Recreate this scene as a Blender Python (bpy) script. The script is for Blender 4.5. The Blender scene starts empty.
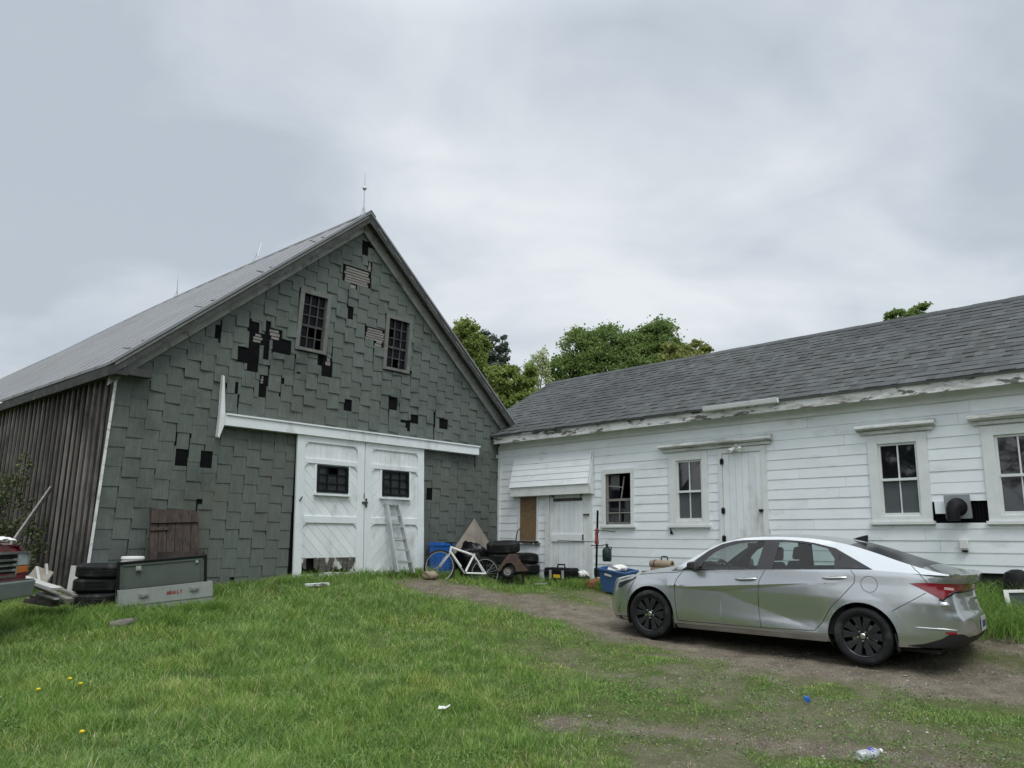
import bpy, bmesh, math, random
import numpy as np
from mathutils import Vector, Matrix
from mathutils.geometry import delaunay_2d_cdt
random.seed(7)
scene = bpy.context.scene
col = scene.collection
R = math.radians

# ------------------------------------------------------------------ camera
CAM = Vector((0, 0, 1.55))
FPX = 722.0
pitch, roll = R(12.0), R(.27)
f0 = Vector((0, math.cos(pitch), math.sin(pitch)))
u0 = Vector((0, -math.sin(pitch), math.cos(pitch)))
r0 = Vector((1, 0, 0))
ri = r0 * math.cos(roll) + u0 * math.sin(roll)
up = u0 * math.cos(roll) - r0 * math.sin(roll)
cam = bpy.data.cameras.new('camera')
cam.sensor_fit = 'HORIZONTAL'
cam.sensor_width = 36.0
cam.lens = FPX / 1024 * 36.0
cam.clip_start = .05
cam.clip_end = 3000
cam_o = bpy.data.objects.new('camera', cam)
col.objects.link(cam_o)
cam_o.matrix_world = Matrix(((ri.x, up.x, -f0.x, CAM.x), (ri.y, up.y, -f0.y, CAM.y), (ri.z, up.z, -f0.z, CAM.z), (0, 0, 0, 1)))
scene.camera = cam_o

# ------------------------------------------------------------------ sky, sun, exposure
SUN_EL, SUN_AZ = R(58), R(165)          # azimuth measured clockwise from +Y: behind the camera, a little to its right
world = bpy.data.worlds.new('World')
scene.world = world
world.use_nodes = True
nt = world.node_tree
nt.nodes.clear()
wn = lambda t: nt.nodes.new(t)
out = wn('ShaderNodeOutputWorld')
bg = wn('ShaderNodeBackground')
sky = wn('ShaderNodeTexSky')
sky.sky_type = 'NISHITA'
sky.sun_disc = False
sky.sun_elevation = SUN_EL
sky.sun_rotation = SUN_AZ
sky.air_density = 1.5
sky.dust_density = 3
tc = wn('ShaderNodeTexCoord')
sep = wn('ShaderNodeSeparateXYZ')
nt.links.new(tc.outputs['Generated'], sep.inputs[0])
# cloud deck: project the view direction on a flat layer so clouds shrink towards the horizon
zc = wn('ShaderNodeMath'); zc.operation = 'MAXIMUM'; zc.inputs[1].default_value = 0.0
nt.links.new(sep.outputs['Z'], zc.inputs[0])
za = wn('ShaderNodeMath'); za.operation = 'ADD'; za.inputs[1].default_value = 0.30
nt.links.new(zc.outputs[0], za.inputs[0])
dv = wn('ShaderNodeVectorMath'); dv.operation = 'DIVIDE'
nt.links.new(tc.outputs['Generated'], dv.inputs[0])
cmb = wn('ShaderNodeCombineXYZ')
for i in range(3):
    nt.links.new(za.outputs[0], cmb.inputs[i])
nt.links.new(cmb.outputs[0], dv.inputs[1])
mpg = wn('ShaderNodeMapping'); mpg.inputs['Location'].default_value = (3.1, 0.4, 0.0); mpg.inputs['Scale'].default_value = (.85, 1.1, 1.0)
nt.links.new(dv.outputs[0], mpg.inputs[0])
n1 = wn('ShaderNodeTexNoise'); n1.inputs['Scale'].default_value = 1.15; n1.inputs['Detail'].default_value = 7; n1.inputs['Roughness'].default_value = .48; n1.inputs['Distortion'].default_value = .35
nt.links.new(mpg.outputs[0], n1.inputs['Vector'])
rmp = wn('ShaderNodeValToRGB')
cr = rmp.color_ramp
cr.elements[0].position = .40; cr.elements[0].color = (.465, .52, .585, 1)
cr.elements[1].position = .615; cr.elements[1].color = (.765, .80, .83, 1)
e = cr.elements.new(.5); e.color = (.60, .65, .705, 1)
n2 = wn('ShaderNodeTexNoise'); n2.inputs['Scale'].default_value = 3.3; n2.inputs['Detail'].default_value = 6; n2.inputs['Roughness'].default_value = .5; n2.inputs['Distortion'].default_value = .5
nt.links.new(mpg.outputs[0], n2.inputs['Vector'])
nmx = wn('ShaderNodeMix'); nmx.inputs['Factor'].default_value = .27
nt.links.new(n1.outputs['Fac'], nmx.inputs['A']); nt.links.new(n2.outputs['Fac'], nmx.inputs['B'])
nt.links.new(nmx.outputs['Result'], rmp.inputs[0])
# an overcast sky is brighter overhead (CIE overcast)
zr = wn('ShaderNodeMapRange'); zr.inputs['From Min'].default_value = .62; zr.inputs['From Max'].default_value = 1.0
zr.inputs['To Min'].default_value = 1.0; zr.inputs['To Max'].default_value = 2.45
nt.links.new(sep.outputs['Z'], zr.inputs[0])
# and towards the hidden sun behind the camera
yr = wn('ShaderNodeMapRange'); yr.inputs['From Min'].default_value = .15; yr.inputs['From Max'].default_value = -.9
yr.inputs['To Min'].default_value = 1.0; yr.inputs['To Max'].default_value = 1.55
nt.links.new(sep.outputs['Y'], yr.inputs[0])
mm = wn('ShaderNodeMath'); mm.operation = 'MULTIPLY'
nt.links.new(zr.outputs[0], mm.inputs[0]); nt.links.new(yr.outputs[0], mm.inputs[1])
vm = wn('ShaderNodeVectorMath'); vm.operation = 'SCALE'
nt.links.new(rmp.outputs[0], vm.inputs[0]); nt.links.new(mm.outputs[0], vm.inputs['Scale'])
# strength .1 of the clear-sky texture seen thinly through the cloud layer
sk = wn('ShaderNodeVectorMath'); sk.operation = 'SCALE'; sk.inputs['Scale'].default_value = .10
nt.links.new(sky.outputs[0], sk.inputs[0])
cl = wn('ShaderNodeVectorMath'); cl.operation = 'SCALE'; cl.inputs['Scale'].default_value = 1.0
nt.links.new(vm.outputs[0], cl.inputs[0])
mx = wn('ShaderNodeMix'); mx.data_type = 'RGBA'; mx.inputs['Factor'].default_value = .93
nt.links.new(sk.outputs[0], mx.inputs['A']); nt.links.new(cl.outputs[0], mx.inputs['B'])
nt.links.new(mx.outputs['Result'], bg.inputs['Color'])
bg.inputs['Strength'].default_value = 1.0
nt.links.new(bg.outputs[0], out.inputs['Surface'])

sun = bpy.data.lights.new('sun', 'SUN')
sun.energy = 1.3
sun.angle = R(24)
sun.color = (1.0, .965, .91)
sun_o = bpy.data.objects.new('sun', sun)
col.objects.link(sun_o)
sun_dir = Vector((math.sin(SUN_AZ) * math.cos(SUN_EL), math.cos(SUN_AZ) * math.cos(SUN_EL), math.sin(SUN_EL)))
sun_o.rotation_euler = sun_dir.to_track_quat('Z', 'Y').to_euler()
sun_o.location = (0, 0, 30)

scene.view_settings.view_transform = 'Standard'
scene.view_settings.look = 'None'
scene.view_settings.gamma = 1
scene.view_settings.exposure = 0.14
scene.view_settings.use_curve_mapping = False
scene.render.engine = 'CYCLES'
scene.cycles.use_denoising = True
scene.cycles.denoising_input_passes = 'RGB_ALBEDO_NORMAL'
scene.cycles.max_bounces = 8
scene.cycles.transparent_max_bounces = 12

# ------------------------------------------------------------------ materials
def mat(name, colr, rough=.75, metal=0.0, var=.12, scale=3.0, bump=.0, bscale=40.0, stretch=(1, 1, 1), island=0.0,
        spec=.4, layers=(), coat=0.0, spread=.1, detail=5):
    """procedural Principled material; layers = (colour, noise scale, threshold, softness, stretch, rough or None)"""
    m = bpy.data.materials.new(name)
    m.use_nodes = True
    t = m.node_tree
    N = t.nodes; Lk = t.links
    b = N['Principled BSDF']
    b.inputs['Roughness'].default_value = rough
    b.inputs['Metallic'].default_value = metal
    b.inputs['Specular IOR Level'].default_value = spec
    if coat:
        b.inputs['Coat Weight'].default_value = coat
        b.inputs['Coat Roughness'].default_value = .04
    tcn = N.new('ShaderNodeTexCoord')
    mp = N.new('ShaderNodeMapping'); mp.inputs['Scale'].default_value = stretch
    Lk.new(tcn.outputs['Object'], mp.inputs[0])
    nz = N.new('ShaderNodeTexNoise'); nz.inputs['Scale'].default_value = scale; nz.inputs['Detail'].default_value = detail
    nz.inputs['Roughness'].default_value = .62
    Lk.new(mp.outputs[0], nz.inputs['Vector'])
    mr = N.new('ShaderNodeMapRange')
    mr.inputs['From Min'].default_value = .28; mr.inputs['From Max'].default_value = .72
    mr.inputs['To Min'].default_value = 1 - var; mr.inputs['To Max'].default_value = 1 + var
    Lk.new(nz.outputs['Fac'], mr.inputs[0])
    fac = mr.outputs[0]
    if island:
        g = N.new('ShaderNodeNewGeometry')
        ir = N.new('ShaderNodeMapRange'); ir.inputs['To Min'].default_value = 1 - island; ir.inputs['To Max'].default_value = 1 + island
        Lk.new(g.outputs['Random Per Island'], ir.inputs[0])
        ml = N.new('ShaderNodeMath'); ml.operation = 'MULTIPLY'
        Lk.new(fac, ml.inputs[0]); Lk.new(ir.outputs[0], ml.inputs[1])
        fac = ml.outputs[0]
    sc = N.new('ShaderNodeVectorMath'); sc.operation = 'SCALE'
    sc.inputs[0].default_value = colr[:3]
    Lk.new(fac, sc.inputs['Scale'])
    cur = sc.outputs[0]
    for ly in layers:
        lc, ls, th, soft, st, lr = (tuple(ly) + (None,) * 6)[:6]
        m2 = N.new('ShaderNodeMapping'); m2.inputs['Scale'].default_value = st or (1, 1, 1)
        m2.inputs['Location'].default_value = (random.uniform(0, 9), random.uniform(0, 9), random.uniform(0, 9))
        Lk.new(tcn.outputs['Object'], m2.inputs[0])
        n2 = N.new('ShaderNodeTexNoise'); n2.inputs['Scale'].default_value = ls; n2.inputs['Detail'].default_value = 8
        n2.inputs['Roughness'].default_value = .65
        Lk.new(m2.outputs[0], n2.inputs['Vector'])
        r2 = N.new('ShaderNodeMapRange'); r2.inputs['From Min'].default_value = th - soft; r2.inputs['From Max'].default_value = th + soft
        Lk.new(n2.outputs['Fac'], r2.inputs[0])
        mxx = N.new('ShaderNodeMix'); mxx.data_type = 'RGBA'
        Lk.new(r2.outputs[0], mxx.inputs['Factor']); Lk.new(cur, mxx.inputs['A'])
        mxx.inputs['B'].default_value = (*lc[:3], 1)
        cur = mxx.outputs['Result']
    Lk.new(cur, b.inputs['Base Color'])
    if bump:
        nb = N.new('ShaderNodeTexNoise'); nb.inputs['Scale'].default_value = bscale; nb.inputs['Detail'].default_value = 4
        Lk.new(mp.outputs[0], nb.inputs['Vector'])
        bp = N.new('ShaderNodeBump'); bp.inputs['Strength'].default_value = bump; bp.inputs['Distance'].default_value = .02
        Lk.new(nb.outputs['Fac'], bp.inputs['Height']); Lk.new(bp.outputs[0], b.inputs['Normal'])
    return m

def glass_mat(name, tint, refl=.12, rough=.02):
    m = bpy.data.materials.new(name); m.use_nodes = True
    t = m.node_tree; N = t.nodes; Lk = t.links
    N.remove(N['Principled BSDF'])
    o = N['Material Output']
    tr = N.new('ShaderNodeBsdfTransparent'); tr.inputs[0].default_value = (*tint, 1)
    gl = N.new('ShaderNodeBsdfGlossy'); gl.inputs['Roughness'].default_value = rough
    fr = N.new('ShaderNodeFresnel'); gb = N.new('ShaderNodeNewGeometry'); io = N.new('ShaderNodeMath'); io.operation = 'MULTIPLY_ADD'; io.inputs[1].default_value = -.8333; io.inputs[2].default_value = 1.5
    Lk.new(gb.outputs['Backfacing'], io.inputs[0]); Lk.new(io.outputs[0], fr.inputs[0])      # a thin sheet reflects alike from both sides
    ad = N.new('ShaderNodeMath'); ad.operation = 'ADD'; ad.inputs[1].default_value = refl; ad.use_clamp = True
    Lk.new(fr.outputs[0], ad.inputs[0])
    mxs = N.new('ShaderNodeMixShader')
    Lk.new(ad.outputs[0], mxs.inputs[0]); Lk.new(tr.outputs[0], mxs.inputs[1]); Lk.new(gl.outputs[0], mxs.inputs[2])
    Lk.new(mxs.outputs[0], o.inputs['Surface'])
    return m

WOODGREY = (.17, .155, .14)
MT = {
 'shingle': mat('grey_green_shingle', (.118, .137, .124), .9, var=.18, scale=5, stretch=(9, 9, .8), island=.06, spec=.2, bump=.35, bscale=26,
                layers=(((.066, .078, .070), 1.1, .62, .12), ((.145, .16, .145), 2.3, .70, .08, (1, 1, .5)), ((.11, .105, .085), .75, .66, .10))),
 'tar': mat('black_tar_paper', (.008, .008, .009), .95, var=.3, scale=5, spec=.05),
 'oldboard': mat('weathered_bare_board', (.20, .19, .175), .85, var=.35, scale=3, stretch=(1, 1, 9), island=.25, bump=.3, bscale=30),
 'barnboard': mat('dark_weathered_barn_board', (.070, .066, .061), .95, spec=.1, var=.40, scale=3.2, stretch=(9, 9, .7), island=.35, bump=.5, bscale=18,
                  layers=(((.035, .034, .034), .55, .53, .14, (1, 1, .8)), ((.30, .29, .27), 9, .74, .03, (1, 1, .12)))),
 'batten': mat('pale_weathered_batten', (.175, .165, .152), .9, spec=.15, var=.35, scale=3, stretch=(6, 6, .6), island=.3,
               layers=(((.035, .035, .035), .6, .56, .12),)),
 'greytrim': mat('grey_peeling_trim', (.145, .152, .14), .85, var=.2, scale=4, stretch=(1, 1, 1), layers=(((.12, .115, .105), 5, .60, .05), ((.42, .43, .42), 7, .70, .04)), bump=.2),
 'darktrim': mat('dark_rotten_trim', (.065, .068, .065), .95, spec=.1, var=.3, scale=5, layers=(((.24, .24, .23), 9, .66, .05),), bump=.3),
 'white': mat('white_house_paint', (.765, .808, .828), .6, var=.05, scale=2.2, island=.035,
              layers=(((.50, .52, .50), 1.3, .68, .12, (1, 1, 2.5)), ((.40, .41, .38), 14, .775, .03, (.5, .5, 2)))),
 'whitetrim': mat('white_trim_paint', (.665, .695, .685), .6, var=.08, scale=4, layers=(((.46, .46, .42), 7, .69, .06), ((.24, .22, .19), 18, .76, .02))),
 'peel': mat('peeling_white_paint', (.70, .72, .71), .7, var=.06, scale=4,
             layers=(((.44, .44, .41), 4, .52, .05, (.4, 1, 1.3)), ((.13, .125, .115), 5.5, .555, .022, (.40, 1, 1.2))), bump=.3, bscale=22),
 'doorwhite': mat('white_barn_door_paint', (.71, .75, .765), .65, var=.06, scale=3, island=.05,
                  layers=(((.48, .49, .47), 2.2, .64, .09, (1, 1, .4)), ((.22, .21, .19), 26, .755, .02, (1, 1, .3)))),
 'rotten': mat('rotten_bare_wood', (.10, .092, .082), .9, var=.45, scale=6, stretch=(1, 1, 5), layers=(((.58, .60, .58), 9, .56, .025, (1, 1, .35)),), bump=.6),
 'tinroof': mat('galvanised_roof_metal', (.215, .225, .235), .6, .15, var=.12, scale=1.2, stretch=(1, .5, 1), layers=(((.20, .19, .18), .9, .64, .1), ((.23, .15, .10), 5, .78, .05))),
 'asphalt_roof': mat('grey_asphalt_shingle', (.092, .098, .098), .95, spec=.12, var=.16, scale=1.1, island=.20, bump=.3, bscale=90, layers=(((.055, .058, .062), .35, .66, .2),)),
 'dark': mat('dark_interior', (.008, .008, .009), .95, spec=.05),
 'darkglass': mat('old_dark_window_glass', (.006, .007, .010), .04, spec=1.0, var=.2, bump=.05, bscale=2.2),
 'dullglass': mat('dull_gable_pane', (.006, .006, .009), .35, spec=.10, var=.3),  # near black and dulled to stand for unlit openings without sky reflection
 'frieze': mat('pale_frieze_board', (.30, .31, .295), .85, var=.2, scale=4, layers=(((.16, .155, .145), 5, .60, .05),), bump=.2),
 'peel_light': mat('lightly_flaking_white_paint', (.66, .68, .67), .7, var=.08, scale=4, layers=(((.42, .42, .39), 6, .56, .06, (.4, 1, 1.3)), ((.17, .16, .145), 9, .66, .03, (.4, 1, 1.3)))),
 'screen': mat('grey_window_screen', (.085, .10, .105), .5, spec=.15, var=.08, scale=2),
 'dusty': mat('dusty_pane', (.030, .036, .038), .3, spec=.25, var=.6, scale=7),
 'osb': mat('osb_board', (.19, .125, .07), .8, var=.38, scale=26, bump=.2, layers=(((.14, .09, .05), 20, .58, .05), ((.42, .30, .17), 30, .66, .04))),
 'rubber': mat('tyre_rubber', (.015, .016, .017), .8, spec=.2, var=.25, scale=6, bump=.2, bscale=60, layers=(((.07, .07, .068), 5, .64, .1),)),
 'rusty': mat('rusty_iron', (.080, .050, .038), .85, var=.4, scale=7, layers=(((.05, .045, .042), 4, .54, .1), ((.23, .085, .05), 6, .66, .06)), bump=.3),
 'steel': mat('bare_steel', (.42, .43, .44), .42, .85, var=.12, scale=6),
 'alu': mat('dull_aluminium', (.52, .54, .54), .45, .55, var=.12, scale=5, layers=(((.33, .33, .31), 8, .66, .06),)),
 'plate': mat('galvanised_plate', (.27, .29, .30), .5, .45, var=.15, scale=9),
 'blackplastic': mat('black_plastic', (.008, .008, .009), .5, spec=.2, var=.2),
 'trashbag': mat('black_bag', (.006, .006, .007), .3, spec=.3, var=.2, bump=.8, bscale=12),
 'blueplastic': mat('blue_plastic', (.010, .10, .40), .42, var=.12, scale=2),
 'binblue': mat('faded_blue_plastic', (.040, .10, .235), .5, var=.14, scale=3, layers=(((.13, .20, .32), 5, .68, .06),)),
 'bucket': mat('white_plastic', (.72, .72, .70), .45, var=.05),
 'ply': mat('weathered_plywood', (.25, .225, .19), .85, var=.18, scale=3, layers=(((.17, .15, .13), 2.5, .60, .1), ((.08, .075, .065), 12, .73, .03))),
 'tan': mat('tan_paint', (.27, .215, .155), .55, var=.12, scale=5),
 'redmetal': mat('faded_red_paint', (.30, .06, .06), .6, var=.15, scale=5, layers=(((.16, .07, .05), 6, .64, .05),)),
 'truckred': mat('dark_red_truck_paint', (.15, .018, .026), .3, spec=.5, var=.12, scale=3, coat=.6),
 'chrome': mat('dull_chrome', (.62, .63, .63), .22, 1.0, var=.08, scale=5),
 'bumpergrey': mat('grey_bumper', (.20, .225, .22), .55, .2, var=.1, scale=4),
 'lampclear': mat('clear_lamp_lens', (.40, .44, .44), .1, spec=.6, var=.1, scale=20),
 'amber': mat('amber_lamp_lens', (.52, .15, .02), .2, spec=.6, var=.1, scale=20),
 'olive': mat('olive_grey_panel', (.088, .108, .092), .5, .15, var=.12, scale=4, layers=(((.17, .18, .15), 3, .68, .08),)),
 'boxalu': mat('worn_aluminium_panel', (.30, .325, .31), .55, .3, var=.12, scale=4, layers=(((.27, .275, .26), 3.5, .62, .08),)),
 'redletter': mat('red_lettering', (.26, .03, .035), .6),
 'oldbrown': mat('old_brown_board', (.074, .060, .053), .95, spec=.1, var=.45, scale=3.5, stretch=(8, 8, .8), island=.28, bump=.5, bscale=20,
                 layers=(((.035, .03, .027), 3, .58, .1), ((.62, .60, .56), 5, .76, .03, (2, 2, .5)))),
 'scrapwhite': mat('scrap_white_board', (.42, .43, .41), .75, var=.14, scale=5, layers=(((.26, .245, .21), 6, .62, .06),)),
 'scrapgrey': mat('scrap_grey_board', (.165, .155, .14), .85, var=.3, scale=4, stretch=(1, 6, 6), layers=(((.11, .10, .09), 5, .6, .08),)),
 'bikewhite': mat('white_bike_paint', (.80, .81, .80), .35, var=.05, coat=.3),
 'bottlegreen': mat('dark_green_bottle', (.014, .030, .027), .25, var=.2),
 'yellow': mat('yellow_label', (.62, .42, .03), .6),
 'concrete': mat('foundation_stone', (.085, .085, .08), .95, var=.4, scale=5, bump=.5),
 'vent': mat('white_vent_plastic', (.66, .67, .65), .5, var=.1, scale=10),
}
print('materials', len(MT))

# ------------------------------------------------------------------ mesh helpers
class MB:
    """collects shapes and links them as ONE mesh object"""
    def __init__(self, warp=None):
        self.v = []; self.f = []; self.m = []; self.M = Matrix.Identity(4); self.warp = warp; self.cur = 0; self.fs = []
    def add(self, vs, fs, smooth=False):
        o = len(self.v)
        for p in vs:
            p = self.M @ Vector(p)
            if self.warp: p = Vector(self.warp(p))
            self.v.append(p)
        for f in fs:
            self.f.append([i + o for i in f]); self.m.append(self.cur); self.fs.append(smooth)
        return self
    def box(self, x0, x1, y0, y1, z0, z1):
        if x0 > x1: x0, x1 = x1, x0
        if y0 > y1: y0, y1 = y1, y0
        if z0 > z1: z0, z1 = z1, z0
        return self.hexa([(x0, y0, z0), (x1, y0, z0), (x1, y1, z0), (x0, y1, z0), (x0, y0, z1), (x1, y0, z1), (x1, y1, z1), (x0, y1, z1)])
    def hexa(self, p):
        return self.add(p, [(0, 3, 2, 1), (4, 5, 6, 7), (0, 1, 5, 4), (1, 2, 6, 5), (2, 3, 7, 6), (3, 0, 4, 7)])
    def prism(self, pts, y0, y1, axis='y'):
        """polygon of 2D points extruded along an axis: 'y' (x,z), 'z' (x,y), 'x' (y,z)"""
        n = len(pts)
        if axis == 'y': a = [(p[0], y0, p[1]) for p in pts]; b = [(p[0], y1, p[1]) for p in pts]
        elif axis == 'z': a = [(p[0], p[1], y0) for p in pts]; b = [(p[0], p[1], y1) for p in pts]
        else: a = [(y0, p[0], p[1]) for p in pts]; b = [(y1, p[0], p[1]) for p in pts]
        fs = [list(range(n)), list(range(2 * n - 1, n - 1, -1))]
        fs += [[i, (i + 1) % n + 0, (i + 1) % n + n, i + n][::-1] for i in range(n)]
        return self.add(a + b, fs)
    def bar(self, a, b, w, h=None, upv=(0, 0, 1)):
        """square bar between two points"""
        h = h or w
        a = Vector(a); b = Vector(b); d = (b - a).normalized(); upv = Vector(upv)
        if abs(d.dot(upv)) > .98: upv = Vector((1, 0, 0))
        s = d.cross(upv).normalized(); t = s.cross(d).normalized()
        q = []
        for c in (a, b):
            for i, j in ((-1, -1), (1, -1), (1, 1), (-1, 1)):
                q.append(c + s * (i * w / 2) + t * (j * h / 2))
        return self.add(q, [(0, 1, 2, 3), (7, 6, 5, 4), (0, 4, 5, 1), (1, 5, 6, 2), (2, 6, 7, 3), (3, 7, 4, 0)])
    def tube(self, pts, r, n=10, closed=False, caps=True):
        pts = [Vector(p) for p in pts]
        if not isinstance(r, (list, tuple)): r = [r] * len(pts)
        vs = []; m = len(pts); ref = None
        for i, p in enumerate(pts):
            if closed: d = pts[(i + 1) % m] - pts[i - 1]
            else: d = pts[min(i + 1, m - 1)] - pts[max(i - 1, 0)]
            d.normalize()
            if ref is None:
                ref = Vector((0, 0, 1)) if abs(d.z) < .9 else Vector((1, 0, 0))
            s = d.cross(ref)
            if s.length < 1e-4: s = d.cross(Vector((0, 1, .1)))
            s.normalize(); t = s.cross(d).normalized(); ref = t
            for k in range(n):
                a = 2 * math.pi * k / n
                vs.append(p + s * (math.cos(a) * r[i]) + t * (math.sin(a) * r[i]))
        fs = []
        for i in range(m if closed else m - 1):
            j = (i + 1) % m
            for k in range(n):
                fs.append((i * n + k, i * n + (k + 1) % n, j * n + (k + 1) % n, j * n + k))
        self.add(vs, fs, True)
        if caps and not closed:
            o = len(self.v)
            self.f.append([o - n * m + k for k in range(n)]); self.m.append(self.cur); self.fs.append(False)
            self.f.append([o - n + k for k in range(n)][::-1]); self.m.append(self.cur); self.fs.append(False)
        return self
    def lathe(self, prof, n=24, M=None, close=False):
        """profile (r, z) turned about local z"""
        vs = []
        M = M or Matrix.Identity(4)
        for r, z in prof:
            for k in range(n):
                a = 2 * math.pi * k / n
                vs.append(M @ Vector((r * math.cos(a), r * math.sin(a), z)))
        fs = []
        L = len(prof)
        for i in range(L if close else L - 1):
            j = (i + 1) % L
            for k in range(n):
                fs.append((i * n + k, i * n + (k + 1) % n, j * n + (k + 1) % n, j * n + k))
        self.add(vs, fs, True)
        return self
    def build(self, name, material, parent=None, bevel=0.0, angle=35):
        me = bpy.data.meshes.new(name)
        me.from_pydata([tuple(p) for p in self.v], [], self.f)
        mats = material if isinstance(material, (list, tuple)) else [material]
        for q in mats: me.materials.append(q)
        me.polygons.foreach_set('material_index', self.m)
        me.polygons.foreach_set('use_smooth', self.fs)
        bm = bmesh.new(); bm.from_mesh(me)
        bmesh.ops.recalc_face_normals(bm, faces=bm.faces)
        bm.to_mesh(me); bm.free()
        if any(self.fs): me.set_sharp_from_angle(angle=R(angle))
        me.update()
        o = bpy.data.objects.new(name, me)
        col.objects.link(o)
        if parent is not None: o.parent = parent
        if bevel:
            bv = o.modifiers.new('bevel', 'BEVEL'); bv.width = bevel; bv.segments = 2; bv.limit_method = 'ANGLE'; bv.angle_limit = R(40)
        return o

def split_object(o):
    """one object per separate piece of a mesh"""
    me = o.data; n = len(me.vertices); par = list(range(n))
    def find(a):
        while par[a] != a: par[a] = par[par[a]]; a = par[a]
        return a
    for e in me.edges:
        a, b_ = find(e.vertices[0]), find(e.vertices[1])
        if a != b_: par[a] = b_
    roots = sorted({find(i) for i in range(n)})
    if len(roots) < 2: return [o]
    out_ = [o]; base = me.copy()
    for k, rt in enumerate(roots):
        m2 = base.copy(); bm = bmesh.new(); bm.from_mesh(m2)
        bmesh.ops.delete(bm, geom=[v for v in bm.verts if find(v.index) != rt], context='VERTS')
        bm.to_mesh(m2); bm.free(); m2.name = me.name
        if k == 0: o.data = m2
        else:
            c = o.copy(); c.data = m2; col.objects.link(c); c.parent = o.parent; out_.append(c)
    return out_
MB.build_each = lambda self, *a, **k: split_object(self.build(*a, **k))
def thing(name, label, cat, loc=(0, 0, 0), rotz=0, group=None, M=None):
    o = bpy.data.objects.new(name, None)
    col.objects.link(o)
    o.empty_display_size = .2
    if M is not None: o.matrix_world = M
    else:
        o.location = loc; o.rotation_euler = (0, 0, rotz)
    return tag(o, label, cat, group)
def tag(o, label, cat, group=None):
    o['label'] = label; o['category'] = cat
    if group: o['group'] = group
    return o
def setting(o, kind='structure', label=None, cat=None):
    o['kind'] = kind
    if label: o['label'] = label
    if cat: o['category'] = cat
    return o

# local frames of the two buildings; C is the inside corner where they meet
C = Vector((-.3132, 17.4972, 0))
EH = Vector((.72897, -.68455, 0))       # along the white house, away from the barn
DB = Vector((.68455, .72897, 0))        # along the barn front, to its right (and into the house)
HOUSE_M = Matrix(((EH.x, DB.x, 0, C.x), (EH.y, DB.y, 0, C.y), (0, 0, 1, 0), (0, 0, 0, 1)))
BARN_M = Matrix(((DB.x, -EH.x, 0, C.x), (DB.y, -EH.y, 0, C.y), (0, 0, 1, 0), (0, 0, 0, 1)))
def HW(x, y, z=0): return HOUSE_M @ Vector((x, y, z))      # house frame -> world (y < 0 is in front)
def BW(x, y, z=0): return BARN_M @ Vector((x, y, z))       # barn frame -> world (y < 0 is in front)
def _ray(px, py): return f0 + ri * ((px - 512) / FPX) - up * ((py - 384) / FPX)
def _hit(px, py, n, q):
    d = _ray(px, py); return CAM + d * (n.dot(q - CAM) / n.dot(d))
def on_barn(px, py, off):
    """barn-frame point on the plane off metres in front of the gable, from a position measured in the photograph"""
    return BARN_M.inverted() @ _hit(px, py, EH, C + EH * off)
def on_house(px, py, off): return HOUSE_M.inverted() @ _hit(px, py, -DB, C - DB * off)
def depth(px, py, Y):
    d = _ray(px, py); return CAM + d * (Y / d.y)
H_ROT = math.atan2(EH.y, EH.x)
B_ROT = math.atan2(DB.y, DB.x)

# ------------------------------------------------------------------ ground
CTRL = [(0, 0, 0), (-3.5, 5.4, .06), (0, 5.4, .02), (3.6, 5.4, .0), (2.6, 5.7, .0), (4.0, 8.63, .15), (1.91, 10.4, .215), (5.0, 9.9, .24), (2.9, 11.6, .33),
        (-.31, 17.5, .60), (1.87, 15.44, .60), (4.06, 13.39, .66), (6.9, 10.72, .74), (9.9, 7.9, .66), (-1.95, 15.75, .80), (-4.0, 13.56, .74),
        (-4.97, 12.54, .64), (-6.27, 11.15, .58), (-6.4, 9.3, .36), (-1.1, 13.8, .57), (-3, 9, .24), (0, 9, .15), (0, 12.5, .42), (1.4, 12.3, .42),
        (-9, 6, .2), (-12, 10, .45), (-12, 16, .6), (12, 4, .2), (14, 8, .6), (0, -8, -.3), (-10, -4, -.2), (10, -5, -.2), (6, 7.0, .06), (-1.2, 14.9, .70), (-.2, 15.9, .60), (1.0, 14.7, .57)]
_cx = np.array(CTRL)
def _phi(r2): return np.where(r2 > 1e-9, .5 * r2 * np.log(np.maximum(r2, 1e-9)), 0)
_d2 = ((_cx[:, None, :2] - _cx[None, :, :2]) ** 2).sum(-1)
_n = len(_cx)
_A = np.zeros((_n + 3, _n + 3)); _A[:_n, :_n] = _phi(_d2) + np.eye(_n) * .6
_A[:_n, _n] = 1; _A[:_n, _n + 1:] = _cx[:, :2]; _A[_n:, :_n] = _A[:_n, _n:].T
_w = np.linalg.solve(_A, np.concatenate([_cx[:, 2], np.zeros(3)]))
def HG(x, y):
    """ground height"""
    x = np.asarray(x, float); y = np.asarray(y, float)
    xx = np.clip(x, -13, 14); yy = np.clip(y, -6, 19)
    d2 = (xx[..., None] - _cx[:, 0]) ** 2 + (yy[..., None] - _cx[:, 1]) ** 2
    z = (_phi(d2) * _w[:_n]).sum(-1) + _w[_n] + _w[_n + 1] * xx + _w[_n + 2] * yy
    return z + .012 * np.sin(x * 2.1 + y * .7) * np.cos(y * 1.7 - x * .5) + .006 * np.sin(x * 5.3 - y * 3.1)
def G(x, y): return float(HG(x, y))

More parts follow.
